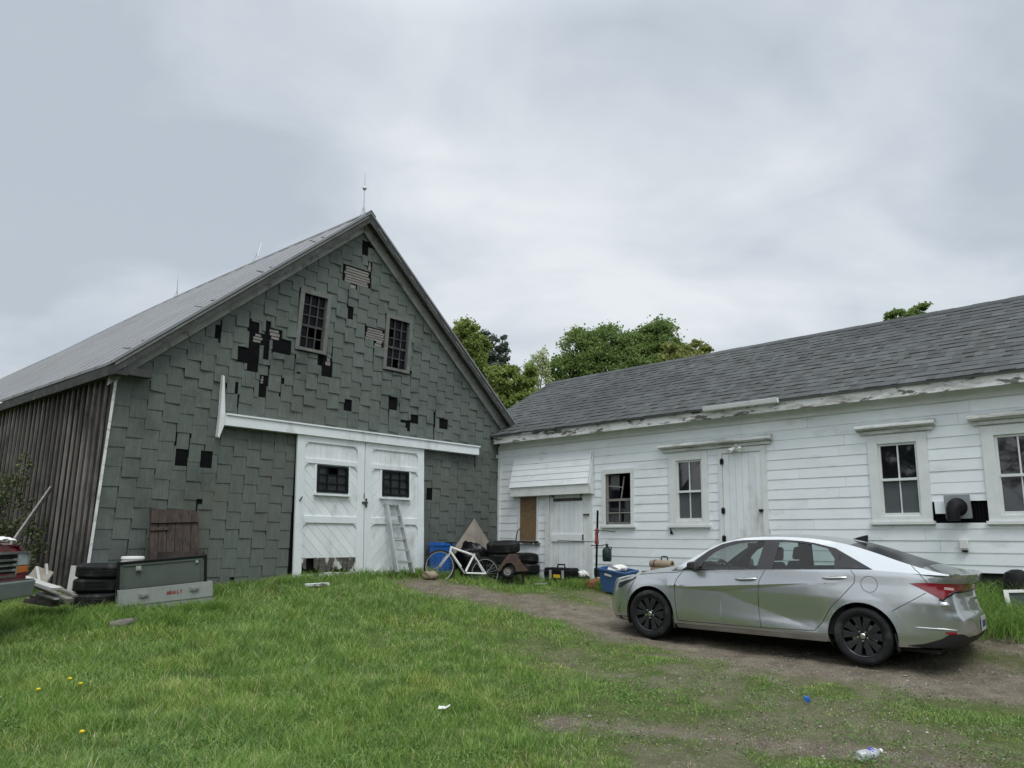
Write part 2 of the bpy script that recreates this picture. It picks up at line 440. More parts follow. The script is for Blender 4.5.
def _seg(px, py, a, b):
    ax, ay = a; bx, by = b
    t = np.clip(((px - ax) * (bx - ax) + (py - ay) * (by - ay)) / ((bx - ax) ** 2 + (by - ay) ** 2), 0, 1)
    return np.hypot(px - ax - t * (bx - ax), py - ay - t * (by - ay))
_rs = np.random.RandomState(3)
_lat = _rs.rand(64, 64)
def vnoise(x, y, s):
    x = np.asarray(x) * s + 1000.0; y = np.asarray(y) * s + 1000.0
    xi = np.floor(x).astype(int); yi = np.floor(y).astype(int); fx = x - xi; fy = y - yi
    fx = fx * fx * (3 - 2 * fx); fy = fy * fy * (3 - 2 * fy)
    L = lambda a, b: _lat[a % 64, b % 64]
    return (L(xi, yi) * (1 - fx) + L(xi + 1, yi) * fx) * (1 - fy) + (L(xi, yi + 1) * (1 - fx) + L(xi + 1, yi + 1) * fx) * fy
# bare-earth strips: (polyline, half width, strength)
DIRT = [([(12, 4.2), (7.5, 6.4), (5.0, 7.75), (3.3, 8.9), (2.1, 10.4), (1.3, 12.0), (.2, 13.3), (-1.6, 14.3)], .62, 1.0),
        ([(12, 6.5), (7.6, 8.2), (6.0, 9.2), (4.4, 10.6), (3.0, 12.1), (1.8, 13.2)], .75, .85),
        ([(5.5, 8.0), (3.6, 9.6), (2.4, 11.0)], 1.15, .9),
        ([(3.4, 6.9), (2.0, 7.5), (1.0, 8.4), (.5, 9.4)], .55, .46),
        ([(.5, 6.55), (1.3, 6.35), (2.2, 6.0), (3.2, 5.6)], .30, .72),
        ([(4.6, 5.3), (3.2, 5.9), (2.4, 6.6)], .6, .46),
        ([(-2.1, 14.6), (-1.0, 14.2), (.5, 13.6)], .34, .75)]
def dirt(x, y):
    """0 = grass, 1 = bare earth"""
    x = np.asarray(x, float); y = np.asarray(y, float)
    m = np.zeros(np.broadcast(x, y).shape)
    wob = (vnoise(x, y, .9) - .5) * .5 + (vnoise(x, y, 2.3) - .5) * .34 + (vnoise(x, y, 6.1) - .5) * .22
    for pl, hw, st in DIRT:
        d = np.full(m.shape, 1e9)
        for a, b in zip(pl[:-1], pl[1:]): d = np.minimum(d, _seg(x, y, a, b))
        m = np.maximum(m, st * np.clip((hw + wob * hw * 1.7 - d) / (.85 * hw) * .5 + .5, 0, 1))
    patch = np.clip((vnoise(x + 17, y, 1.1) * .6 + vnoise(x, y + 9, 3.1) * .4 - .42) * 4, 0, 1) * np.clip((x + .3 - .1 * (y - 6)) / 1.2, 0, 1) * .50
    return np.maximum(m, patch * (y < 9.5))

def axis(fine0, fine1, step, lo, hi):
    a = list(np.arange(fine0, fine1 + 1e-6, step)); s = step; x = a[0]; L = []
    while x > lo: s *= 1.25; x -= s; L.append(x)
    x = a[-1]; s = step; Rr = []
    while x < hi: s *= 1.25; x += s; Rr.append(x)
    return np.array(L[::-1] + a + Rr)
gx = axis(-9, 12, .085, -900, 900); gy = axis(3.6, 18, .085, -600, 1200)
GX, GY = np.meshgrid(gx, gy)
GZ = HG(GX, GY)
DM = dirt(GX, GY)
GZ = GZ - .035 * DM + (vnoise(GX, GY, 7) - .5) * .03 + (vnoise(GX, GY, 19) - .5) * .016
nx, ny = len(gx), len(gy)
gm = bpy.data.meshes.new('ground')
gv = np.stack([GX, GY, GZ], -1).reshape(-1, 3)
idx = np.arange(nx * ny).reshape(ny, nx)
gf = np.stack([idx[:-1, :-1], idx[:-1, 1:], idx[1:, 1:], idx[1:, :-1]], -1).reshape(-1, 4)
gm.from_pydata(gv.tolist(), [], gf.tolist())
att = gm.attributes.new('bare_earth', 'FLOAT', 'POINT')
att.data.foreach_set('value', DM.reshape(-1).astype(np.float32))
gm.polygons.foreach_set('use_smooth', [True] * len(gf))
gmat = bpy.data.materials.new('soil_and_turf'); gmat.use_nodes = True
t = gmat.node_tree; N = t.nodes; Lk = t.links
b = N['Principled BSDF']; b.inputs['Roughness'].default_value = .92; b.inputs['Specular IOR Level'].default_value = .25
tcn = N.new('ShaderNodeTexCoord')
an = N.new('ShaderNodeAttribute'); an.attribute_name = 'bare_earth'
def nz(s, d=6, rgh=.6):
    q = N.new('ShaderNodeTexNoise'); q.inputs['Scale'].default_value = s; q.inputs['Detail'].default_value = d; q.inputs['Roughness'].default_value = rgh
    Lk.new(tcn.outputs['Object'], q.inputs['Vector']); return q
def rampn(src, stops):
    q = N.new('ShaderNodeValToRGB'); c = q.color_ramp
    c.elements[0].position, c.elements[0].color = stops[0][0], (*stops[0][1], 1)
    c.elements[1].position, c.elements[1].color = stops[-1][0], (*stops[-1][1], 1)
    for p, cc in stops[1:-1]: c.elements.new(p).color = (*cc, 1)
    Lk.new(src, q.inputs[0]); return q
turf = rampn(nz(5).outputs['Fac'], [(.3, (.070, .095, .028)), (.55, (.11, .135, .045)), (.75, (.17, .155, .08))])
soil = rampn(nz(3.2, 9, .72).outputs['Fac'], [(.28, (.115, .096, .072)), (.5, (.225, .192, .148)), (.72, (.335, .298, .24))])
grit = rampn(nz(60, 3, .7).outputs['Fac'], [(.35, (.5, .5, .5)), (.58, (1, 1, 1)), (.74, (2.2, 2.15, 2.05))])
sm = N.new('ShaderNodeMix'); sm.data_type = 'RGBA'; sm.blend_type = 'MULTIPLY'; sm.inputs['Factor'].default_value = .8
Lk.new(soil.outputs[0], sm.inputs['A']); Lk.new(grit.outputs[0], sm.inputs['B'])
nf = nz(9, 5); mr = N.new('ShaderNodeMath'); mr.operation = 'MULTIPLY_ADD'; mr.inputs[1].default_value = .5; mr.inputs[2].default_value = -.25
Lk.new(nf.outputs['Fac'], mr.inputs[0])
ad = N.new('ShaderNodeMath'); ad.operation = 'ADD'; Lk.new(an.outputs['Fac'], ad.inputs[0]); Lk.new(mr.outputs[0], ad.inputs[1])
ss = N.new('ShaderNodeMapRange'); ss.inputs['From Min'].default_value = .28; ss.inputs['From Max'].default_value = .72; Lk.new(ad.outputs[0], ss.inputs[0])
gmx = N.new('ShaderNodeMix'); gmx.data_type = 'RGBA'
Lk.new(ss.outputs[0], gmx.inputs['Factor']); Lk.new(turf.outputs[0], gmx.inputs['A']); Lk.new(sm.outputs['Result'], gmx.inputs['B'])
Lk.new(gmx.outputs['Result'], b.inputs['Base Color'])
bp = N.new('ShaderNodeBump'); bp.inputs['Strength'].default_value = .9; bp.inputs['Distance'].default_value = .045
Lk.new(nz(45, 5, .7).outputs['Fac'], bp.inputs['Height']); Lk.new(bp.outputs[0], b.inputs['Normal'])
gm.materials.append(gmat)
ground = bpy.data.objects.new('ground', gm); col.objects.link(ground)
setting(ground)
# ================================================================== BARN
def sub_rect(rects, h):
    """subtract rectangle h = (x0,x1,z0,z1) from a list of rectangles"""
    o = []
    for a in rects:
        x0, x1, z0, z1 = a
        if h[0] >= x1 or h[1] <= x0 or h[2] >= z1 or h[3] <= z0: o.append(a); continue
        if h[0] > x0: o.append((x0, h[0], z0, z1))
        if h[1] < x1: o.append((h[1], x1, z0, z1))
        xa, xb = max(x0, h[0]), min(x1, h[1])
        if h[2] > z0: o.append((xa, xb, z0, h[2]))
        if h[3] < z1: o.append((xa, xb, h[3], z1))
    return o
def clip_poly(poly, x0, x1, z0, z1):
    for ax, val, keep in ((0, x0, 1), (0, x1, -1), (1, z0, 1), (1, z1, -1)):
        o = []
        for i in range(len(poly)):
            a, c = poly[i - 1], poly[i]
            ia = (a[ax] - val) * keep >= 0; ic = (c[ax] - val) * keep >= 0
            if ia != ic:
                k = (val - a[ax]) / (c[ax] - a[ax]); o.append((a[0] + k * (c[0] - a[0]), a[1] + k * (c[1] - a[1])))
            if ic: o.append(c)
        poly = o
        if len(poly) < 3: return []
    return poly

RODY = (4.2, 8.4)
barn = thing('barn', 'large old barn with grey-green shingled gable, patches of missing shingles and white double doors', 'barn', M=BARN_M)
RX, RZ = -4.24, 8.29
EL, ER = -8.87, .47
SL = (RZ - 4.20) / (RX - EL)
def roofz(x): return RZ - SL * abs(x - RX)
def bshift(z): return .025 * (z - 3.6) + .02 * max(0, z - 4)
def wwarp(p): return (p[0] + bshift(p[2]), p[1], p[2])
SK = -.0557
def dwarp(p): return (p[0] + SK * max(p[1], 0), p[1], p[2] - (.012 * max(p[1], 0) if p[2] > 3.5 else 0) + .10 * math.sin(min(max(p[1], 0) / 17, 1) * math.pi) * (1 if p[2] > 3.5 else 0))

# front backing wall (tar paper) with window openings cut out
zt = lambda x: roofz(x) - .10
WL, WR = -8.68, .30
gwin = [(-5.36, .26, 5.12, 6.22), (-3.275, .275, 5.09, 6.18)]      # nominal centre x, half width, z0, z1
mb = MB(wwarp)
rects = [(WL, WR, .2, 4.1)]
xs = [WL + (WR - WL) * i / 60 for i in range(61)]
cells = []
for a, c in zip(xs[:-1], xs[1:]):
    cells.append((a, c, .2, min(zt(a), zt(c))))
for cx_, hw_, z0, z1 in gwin: cells = sub_rect(cells, (cx_ - hw_, cx_ + hw_, z0, z1))
for a in cells: mb.box(a[0], a[1], .0, .05, a[2], a[3])
for a, c in zip(xs[:-1], xs[1:]):
    m_ = min(zt(a), zt(c))
    mb.prism([(a, m_), (c, m_), (c, zt(c)), (a, zt(a))] if abs(zt(a) - zt(c)) > 1e-6 else [(a, m_), (c, m_), (c, m_ + .01)], .0, .05)
mb.build('wall', MT['tar'], barn)

# shingles, laid in alternating staggered columns
gap_px = [(214.5, 221, 325, 339), (251, 259, 322, 334), (264, 269.5, 321, 360), (236.6, 250, 347, 363), (247.5, 259, 335, 372), (273, 291, 339, 354), (258.6, 266.4, 375, 397.5), (317, 326, 355, 366), (321, 332, 364, 377),
          (347.5, 353, 306.5, 319.5), (361.5, 368, 241, 255.5), (368, 376, 243, 249), (234.5, 238, 382, 394), (388, 397, 397, 410), (410, 418, 414.7, 423.6), (433, 435.2, 412, 424), (438.6, 447.5, 419, 429), (400, 409, 420, 423),
          (343.5, 351.5, 399.5, 411), (426, 432, 488, 500), (222, 224.2, 386, 395), (200, 212, 451, 468), (175, 187, 449, 466), (196, 202, 499, 504), (229, 234, 577, 584), (268, 282, 329, 341), (252, 264, 333, 345), (342, 371, 268, 285), (367, 372, 262, 270),
          (364, 384, 328, 341), (373, 384, 341, 347), (350, 357, 285, 289), (326, 332, 358, 364), (405, 408, 424, 428), (296, 300, 372, 374), (281.5, 284, 378, 384)]
GAPS = []
for a0, a1, b0, b1 in gap_px:
    p_, q_ = on_barn((a0 + a1) / 2, b0, 0), on_barn((a0 + a1) / 2, b1, 0); r_, s__ = on_barn(a0, (b0 + b1) / 2, 0), on_barn(a1, (b0 + b1) / 2, 0)
    GAPS.append((r_.x, s__.x, q_.z, p_.z))
DOOR = (-5.475, -2.36, 0, 3.44)
rs = random.Random(11)
mb = MB()
excl = [(-6.95, -.80, 3.42, 3.62)]
W, H = .254, .315
ncol = int((WR - WL) / W) + 1
for i in range(ncol):
    for j in range(-1, 28):
        zb = .40 + j * H + (i % 2) * H * .5 + rs.uniform(-.012, .012)
        zc_ = zb + H / 2
        x0 = WL - .02 + i * W + bshift(zc_) + rs.uniform(-.006, .006) + .008; x1 = x0 + W - .004 + rs.uniform(-.004, .003)
        if x0 > WR: continue
        if x0 < WL + bshift(zc_) - .02: x0 = WL + bshift(zc_) - .02
        ztop = min(zb + H * 1.25, min(roofz(x0), roofz(x1)) - .04)
        if ztop - zb < -.20: continue
        ztop = zb + H * 1.25
        rl = lambda xx: roofz(xx) - .06
        if max(rl(x0), rl(x1)) < zb + .02: continue
        holes = list(excl) + GAPS
        for cx_, hw_, z0, z1 in gwin:
            b0 = bshift((z0 + z1) / 2); holes.append((cx_ - hw_ - .09 + b0, cx_ + hw_ + .09 + b0, z0 - .08, z1 + .09))
        holes.append((DOOR[0], DOOR[1], DOOR[2], DOOR[3]))
        out_b = rs.uniform(.014, .021) * (1.3 if zb > 4 else 1); out_t = .007
        cz = rs.uniform(-.007, .007) * (1.5 if zb > 3.6 else .7)           # slight in-plane twist
        curl = rs.choice([0, 0, 0, .012, .02]) * (1.3 if zb > 3.6 else .6)
        rects = [(x0, x1, zb, ztop)]
        for h in holes: rects = sub_rect(rects, h)
        for a in rects:
            if a[1] - a[0] < .03 or a[3] - a[2] < .03: continue
            yo = lambda z: -(out_b + (out_t - out_b) * (z - zb) / (H * 1.25))
            zA = a[2] + (cz if a[2] == zb else 0); zB = a[2] - (cz if a[2] == zb else 0)
            sgn = rs.choice([0, 1])
            yA = yo(a[2]) - (curl if sgn else 0); yB = yo(a[2]) - (0 if sgn else curl)
            mb.hexa([(a[0], yA, zA), (a[1], yB, zB), (a[1], -.001, zB), (a[0], -.001, zA),
                     (a[0], yo(a[3]), min(a[3], max(rl(a[0]), zb + .005))), (a[1], yo(a[3]), min(a[3], max(rl(a[1]), zb + .005))), (a[1], -.001, min(a[3], max(rl(a[1]), zb + .005))), (a[0], -.001, min(a[3], max(rl(a[0]), zb + .005)))])
mb.build('shingle_cladding', MT['shingle'], barn)
# bare sheathing boards showing where shingles fell off
mb = MB()
for a0, a1, b0, b1, n in ((343, 370, 269, 285, 6), (367, 371, 262, 270, 2), (365, 384, 329, 341, 5), (374, 383, 341, 347, 2), (269, 281, 330, 340, 3), (253, 263, 334, 343, 3), (259, 264, 357, 364, 2), (325, 332, 358, 366, 2), (350, 357, 285, 289, 1), (259, 265, 376, 384, 3)):
    p_, q_ = on_barn((a0 + a1) / 2, b0, 0), on_barn((a0 + a1) / 2, b1, 0); x0, x1 = on_barn(a0, (b0 + b1) / 2, 0).x, on_barn(a1, (b0 + b1) / 2, 0).x; z0, z1 = q_.z, p_.z
    hh_ = (z1 - z0) / n
    for k in range(n):
        mb.box(x0 + rs.uniform(0, .06), x1 - rs.uniform(0, .06), -.004 - rs.uniform(0, .006), .0 - .001, z0 + k * hh_ + .008, z0 + (k + 1) * hh_ - .006)
mb.build_each('sheathing_board', MT['oldboard'], barn)

# gable windows
for cx_, hw_, z0, z1 in gwin:
    f = MB(wwarp)
    f.box(cx_ - hw_ - .085, cx_ - hw_, -.045, .03, z0 - .06, z1 + .09)
    f.box(cx_ + hw_, cx_ + hw_ + .085, -.045, .03, z0 - .06, z1 + .09)
    f.box(cx_ - hw_, cx_ + hw_, -.043, .03, z1, z1 + .088)
    f.box(cx_ - hw_ - .02, cx_ + hw_ + .02, -.065, .03, z0 - .058, z0)
    w_ = f.build('window', MT['greytrim'], barn)
    w_['label'] = 'weathered gable window with fifteen small dark panes'
    s = MB(wwarp); zm = z0 + (z1 - z0) * .42
    s.box(cx_ - hw_, cx_ + hw_, .004, .028, zm - .022, zm + .022)
    for k in (1, 2):
        xk = cx_ - hw_ + 2 * hw_ * k / 3
        s.box(xk - .011, xk + .011, .002, .026, zm + .022, z1); s.box(xk - .011, xk + .011, .010, .034, z0, zm - .022)
    for k in (1, 2):
        zk = zm + (z1 - zm) * k / 3; s.box(cx_ - hw_, cx_ + hw_, .004, .024, zk - .010, zk + .010)
    s.box(cx_ - hw_, cx_ + hw_, .012, .032, (z0 + zm) / 2 - .010, (z0 + zm) / 2 + .010)
    s.box(cx_ - hw_, cx_ - hw_ + .03, .006, .03, z0, z1); s.box(cx_ + hw_ - .03, cx_ + hw_, .006, .03, z0, z1)
    s.build('sash', MT['darktrim'], w_)
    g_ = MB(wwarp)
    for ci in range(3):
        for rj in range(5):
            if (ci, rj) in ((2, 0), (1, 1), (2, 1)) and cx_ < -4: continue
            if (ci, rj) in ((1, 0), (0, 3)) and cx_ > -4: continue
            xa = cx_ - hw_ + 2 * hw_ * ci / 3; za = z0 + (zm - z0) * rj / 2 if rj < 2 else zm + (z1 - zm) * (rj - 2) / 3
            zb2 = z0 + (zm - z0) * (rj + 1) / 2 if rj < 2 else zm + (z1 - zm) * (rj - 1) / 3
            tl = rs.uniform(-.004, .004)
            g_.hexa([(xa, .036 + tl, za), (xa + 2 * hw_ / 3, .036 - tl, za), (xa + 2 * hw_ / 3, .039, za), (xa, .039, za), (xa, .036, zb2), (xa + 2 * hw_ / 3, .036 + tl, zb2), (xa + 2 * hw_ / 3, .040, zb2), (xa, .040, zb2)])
    g_.build('pane', MT['dullglass'], w_)

# rakes: frieze boards on the wall, soffit and verge boards under the overhanging roof edge
def rake_piece(xa, xb, off, y0, y1, dz0, dz1):
    p = [(xa, roofz(xa) + dz0), (xb, roofz(xb) + dz0), (xb, roofz(xb) + dz1), (xa, roofz(xa) + dz1)]
    return p, y0, y1
for nm, (xa, xb) in (('rake_frieze', (EL + .05, RX - .005)), ('rake_frieze', (RX + .005, ER - .12))):
    mb = MB(); p, y0, y1 = rake_piece(xa, xb, 0, -.075, -.04, -.40, -.14); mb.prism(p, y0, y1); mb.build(nm, MT['frieze'], barn)
mb = MB()
for xa, xb in ((EL + .03, RX - .004), (RX + .004, ER - .1)):
    p, y0, y1 = rake_piece(xa, xb, 0, -.285, -.26, -.245, -.052); mb.prism(p, y0, y1)
    p, y0, y1 = rake_piece(xa, xb, 0, -.26, -.0, -.135, -.10); mb.prism(p, y0, y1)
mb.build('verge_board', MT['darktrim'], barn)
mb = MB()     # paler strip of wood left along the verge
for k in range(9):
    xa = RX + .2 + k * .46; xb = xa + rs.uniform(.15, .42)
    p, y0, y1 = rake_piece(xa, xb, 0, -.295, -.286, -.16, -.125); mb.prism(p, y0, y1)
p, y0, y1 = rake_piece(EL + .05, RX - .05, 0, -.297, -.286, -.12, -.075); mb.prism(p, y0, y1)
mb.build_each('verge_strip', MT['greytrim'], barn)
# roof slopes: sheet metal laid over the old roof
DEEP = 26
for nm, (xe, sg) in (('roof', (EL, -1)), ('roof', (ER, 1))):
    mb = MB(dwarp); ny_ = 24
    def P(u, y, dz): x = RX + (xe - RX) * u; return (x, y, roofz(x) + dz)
    ys = [-.30] + [DEEP * k / ny_ for k in range(0, ny_ + 1)]
    for ya, yb in zip(ys[:-1], ys[1:]):
        for ua, ub in ((0, .5), (.5, 1)):
            mb.hexa([P(ua, ya, -.05), P(ub, ya, -.05), P(ub, yb, -.05), P(ua, yb, -.05), P(ua, ya, .0), P(ub, ya, .0), P(ub, yb, .0), P(ua, yb, .0)])
    rf = mb.build(nm, MT['tinroof'], barn)
    if sg < 0:
        mb = MB(dwarp)
        for k in range(40):
            y = -.28 + k * .66
            mb.hexa([P(0, y, .001), P(1.01, y, .001), P(1.01, y + .03, .001), P(0, y + .03, .001), P(0, y + .008, .022), P(1.01, y + .008, .022), P(1.01, y + .022, .022), P(0, y + .022, .022)])
        mb.build('roof_seam', MT['tinroof'], rf)
mb = MB(dwarp)
for k in range(24):
    mb.prism([(RX - .12, RZ - .10), (RX, RZ + .012), (RX + .12, RZ - .10), (RX + .12, RZ - .075), (RX, RZ + .035), (RX - .12, RZ - .075)], -.31 + k, -.31 + k + .999)
mb.build('ridge_cap', MT['tinroof'], barn)
# eave on the left: fascia, soffit, return on the gable
mb = MB(dwarp)
for k in range(12):
    mb.box(EL + .01, EL + .05, -.28 + k * 2, 1.72 + k * 2, 3.98, 4.135)
    mb.box(EL + .05, WL + .06, -.02 + k * 2 - (.26 if k == 0 else 0), 1.98 + k * 2 - .26, 4.0, 4.05)
mb.build('eave_fascia', MT['darktrim'], barn)
mb = MB(); mb.box(EL + .06, EL + .62, -.27, -.09, 4.02, 4.14); mb.build('eave_return', MT['darktrim'], barn)

# left side wall: vertical boards with battens
mb = MB(dwarp); y = .0
while y < 23.5:
    w_ = .215 + rs.uniform(-.03, .03); tw = rs.uniform(-.012, .012)
    mb.hexa([(WL - .02 + tw, y, .0 + rs.uniform(0, .2)), (WL + .02, y, .0), (WL + .02, y + w_, .0), (WL - .02 - tw, y + w_, .05),
             (WL - .02 + tw, y, 4.06), (WL + .02, y, 4.06), (WL + .02, y + w_, 4.06), (WL - .02 - tw, y + w_, 4.06)])
    y += w_ + .018
mb.build('side_board', MT['barnboard'], barn)
mb = MB(dwarp); y = .215
while y < 23.5:
    mb.box(WL - .060 - rs.uniform(0, .012), WL - .034, y - .02, y + .034, .1 + rs.uniform(0, .5), 4.05)
    y += .233
mb.build('batten', MT['batten'], barn)
mb = MB(); mb.box(WL - .01, WL + .10, .06, DEEP, .0, 4.1); mb.box(WL, WR, DEEP - .1, DEEP, 0, 4.1); mb.box(WR - .1, WR, .06, DEEP - .1, 0, 4.1)
mb.box(WL + .1, WR - .1, .1, DEEP - .1, -.2, .1)
mb.warp = dwarp
mb.v = [Vector(dwarp(p)) for p in mb.v]
mb.build('inner_wall', MT['dark'], barn)
mb = MB(wwarp); mb.box(WL - .045, WL - .012, -.035, -.001, .3, 4.14); mb.build('corner_board', MT['peel_light'], barn)

# door track board with its drip moulding and a bent metal strip at its left end
mb = MB(); mb.box(-6.93, -.82, -.16, -.0, 3.425, 3.60); mb.box(-6.93, -.80, -.185, -.0, 3.603, 3.632)
tb = mb.build('door_track_board', MT['doorwhite'], barn)
mb = MB(); mb.prism([(-7.03, 4.30), (-7.0, 4.28), (-6.935, 3.66), (-6.93, 3.43), (-7.0, 3.2), (-7.03, 3.22), (-7.02, 3.6)], -.12, -.03); mb.build('end_strip', MT['whitetrim'], tb)

def dw(p): return (p[0] - .036 * (p[2] - 2.1), p[1], p[2])
def barn_door(xl, xr, slope, win, zb, rotten):
    S = .165
    d = MB(dw)
    d.box(xl, xl + S, -.105, -.055, zb, 3.44); d.box(xr - S, xr, -.105, -.055, zb, 3.44)
    for z0, z1 in ((3.30, 3.44), (2.905, 3.0), (1.80, 1.93), (zb + .02, zb + .12)):
        d.box(xl + S, xr - S, -.104, -.056, z0, z1)
    for zt_ in (3.30, 2.905, 1.80):                    # rounded upper corners of the panels
        for sx, x in ((1, xl + S), (-1, xr - S)):
            d.prism([(x, zt_), (x + sx * .10, zt_), (x + sx * .06, zt_ - .018), (x + sx * .02, zt_ - .05), (x, zt_ - .10)], -.100, -.058)
    door = d.build('door', MT['doorwhite'], barn, bevel=.006)
    p = MB(dw)
    z0p = zb + .12 if not rotten else 1.16
    n = 0
    for k in range(10):                                # upright boards in the top panel
        x = xl + S + k * (xr - xl - 2 * S) / 10
        p.box(x + .002, x + (xr - xl - 2 * S) / 10 - .002, -.072, -.05, 2.98, 3.31)
    wx0, wx1, wz0, wz1 = win
    def diag(za, zb_, holes):
        pw = .15; Ld = 3.2
        for k in range(-14, 24):
            c0 = k * pw * 1.414
            q = []
            for (s, t_) in ((c0 + .0035, -1), (c0 + pw * 1.414 - .0035, -1), (c0 + pw * 1.414 - .0035, 1), (c0 + .0035, 1)):
                zz = za - .5 if t_ < 0 else zb_ + .5
                xx = xl + s + (zz - za) * (-1 if slope < 0 else 1) + (0 if slope > 0 else 0)
                q.append((xx, zz))
            for rct in sub_rect([(xl + S - .01, xr - S + .01, za, zb_)], holes[0]) if holes else [(xl + S - .01, xr - S + .01, za, zb_)]:
                cp = clip_poly(q, *rct)
                if len(cp) >= 3: p.prism(cp, -.072 - rs.uniform(0, .002), -.05)
    diag(1.92, 2.91, [(wx0, wx1, wz0, wz1)])
    diag(z0p, 1.81, None)
    p.build('plank', MT['doorwhite'], door)
    w = MB(dw)
    w.box(wx0 - .012, wx0 + .035, -.112, -.06, wz0, wz1); w.box(wx1 - .035, wx1 + .012, -.112, -.06, wz0, wz1)
    w.box(wx0 + .035, wx1 - .035, -.111, -.06, wz1 - .035, wz1); w.box(wx0 + .035, wx1 - .035, -.111, -.06, wz0, wz0 + .05)
    for k in (1, 2):
        xk = wx0 + (wx1 - wx0) * k / 3; w.box(xk - .010, xk + .010, -.098, -.075, wz0 + .05, wz1 - .035)
        zk = wz0 + (wz1 - wz0) * k / 3; w.box(wx0 + .035, wx1 - .035, -.096, -.077, zk - .008, zk + .008)
    wd = w.build('window', MT['blackplastic'], door)
    g_ = MB(dw)
    for ci in range(3):
        for rj in range(3):
            if rotten and (ci, rj) in ((1, 2),): continue
            xa = wx0 + (wx1 - wx0) * ci / 3; za = wz0 + (wz1 - wz0) * rj / 3; tl = rs.uniform(-.006, .006)
            g_.hexa([(xa, -.074 + tl, za), (xa + (wx1 - wx0) / 3, -.074 - tl, za), (xa + (wx1 - wx0) / 3, -.07, za), (xa, -.07, za),
                     (xa, -.074, za + .165), (xa + (wx1 - wx0) / 3, -.074, za + .165), (xa + (wx1 - wx0) / 3, -.07, za + .165), (xa, -.07, za + .165)])
    g_.build('pane', MT['dusty'], door)
    s_ = MB(dw); s_.box(wx0 - .07, wx1 + .05, -.15, -.06, wz0 - .06, wz0 - .022)
    s_.box(wx0 - .06, wx0 - .013, -.095, -.06, wz0 - .02, wz1 + .01); s_.box(wx1 + .013, wx1 + .06, -.095, -.06, wz0 - .02, wz1 + .01)
    s_.build('sill', MT['doorwhite'], door)
    return door
ld = barn_door(-5.45, -3.935, -1, (-5.005, -4.325, 2.375, 2.885), .74, True)
ld['label'] = 'left barn door with a rotten bottom panel'
rd = barn_door(-3.92, -2.385, 1, (-3.48, -2.81, 2.37, 2.89), .78, False)
# rotten bottom panel of the left door: torn bare boards
mb = MB(dw)
x = -5.27
while x < -4.10:
    w_ = rs.uniform(.07, .16); zt_ = 1.165 + rs.uniform(-.02, .0); zb_ = .89 + rs.uniform(-.02, .10)
    if rs.random() < .93: mb.prism([(x, zb_ + rs.uniform(-.03, .05)), (x + w_ * .5, zb_ - rs.uniform(0, .06)), (x + w_ - .012, zb_ + rs.uniform(-.03, .08)), (x + w_ - .012, zt_), (x, zt_)], -.07 - rs.uniform(0, .012), -.052)
    x += w_
mb.build_each('rotten_plank', MT['rotten'], ld)
mb = MB(dw); mb.prism([(-5.33, .84), (-5.30, .78), (-4.2, .80), (-3.95, .90), (-4.3, .885), (-4.7, .90), (-5.1, .875)], -.108, -.085); mb.build('loose_strip', MT['peel'], ld)
# latches
mb = MB(dw); mb.box(-3.99, -3.86, -.135, -.106, 2.20, 2.235); mb.box(-3.905, -3.885, -.14, -.106, 2.12, 2.30); mb.tube([(-3.95, -.12, 2.40), (-3.96, -.15, 2.36), (-3.95, -.12, 2.31)], .008, 6); mb.build('latch', MT['darktrim'], rd)
mb = MB(dw); mb.tube([(-5.37, -.108, 2.20), (-5.36, -.15, 2.24), (-5.34, -.14, 2.27)], .012, 6); mb.build('hook', MT['darktrim'], ld)
# lightning rods along the ridge
def ridge(y): q = dwarp((RX, y, RZ)); return Vector((q[0], q[1], q[2]))
for y, h, ball, lean in ((-.02, 1.02, True, (.0, .02)), (RODY[0], .55, False, (.12, .05)), (RODY[1], .62, False, (-.03, .0))):
    b0 = ridge(y); mb = MB()
    tp = b0 + Vector((lean[0], lean[1], h))
    mb.tube([b0 + Vector((0, 0, -.02)), b0.lerp(tp, .7), tp], [.014, .010, .004], 6)
    for a in range(3):
        an_ = a * 2.094 + .5; mb.tube([b0 + Vector((.09 * math.cos(an_), .11 * math.sin(an_), -.03 - .07 * abs(math.cos(an_)))), b0 + Vector((0, 0, .22))], .006, 5)
    if ball: mb.lathe([(.002, -.05), (.032, -.035), (.047, 0), (.032, .035), (.002, .05)], 12, Matrix.Translation(b0.lerp(tp, .62)))
    mb.build('lightning_rod', MT['steel'], barn)
# ================================================================== WHITE HOUSE
house = thing('white_house', 'long low white clapboard house with grey asphalt roof and peeling fascia beside the barn', 'house', M=HOUSE_M)
def hwarp(p): return (p[0] + .026 * (min(p[2], 3.7) - 2.4), p[1], p[2])
XE = 14.5; DH = 7.0; RY, RZH = 3.5, 6.03; EY, EZ = -.32, 3.93
rs = random.Random(5)
hp = (RZH - EZ) / (RY - EY)
# openings (nominal x at z = 2.4): trims that interrupt the clapboards
OPEN = dict(boarded=(.68, 1.31, 1.42, 2.52), door1=(1.53, 2.83, .3, 2.56), win1=(3.08, 3.87, 1.755, 2.965), win2=(4.69, 5.535, 1.75, 3.17),
            door2=(5.755, 6.68, .4, 3.19), win3=(8.395, 9.262, 1.775, 3.19), win4=(9.985, 10.87, 1.765, 3.09), hole=(9.262, 9.985, 1.792, 2.112))
BASE = lambda x: .50 if x < 5.7 else 1.085
EXPO = .1725
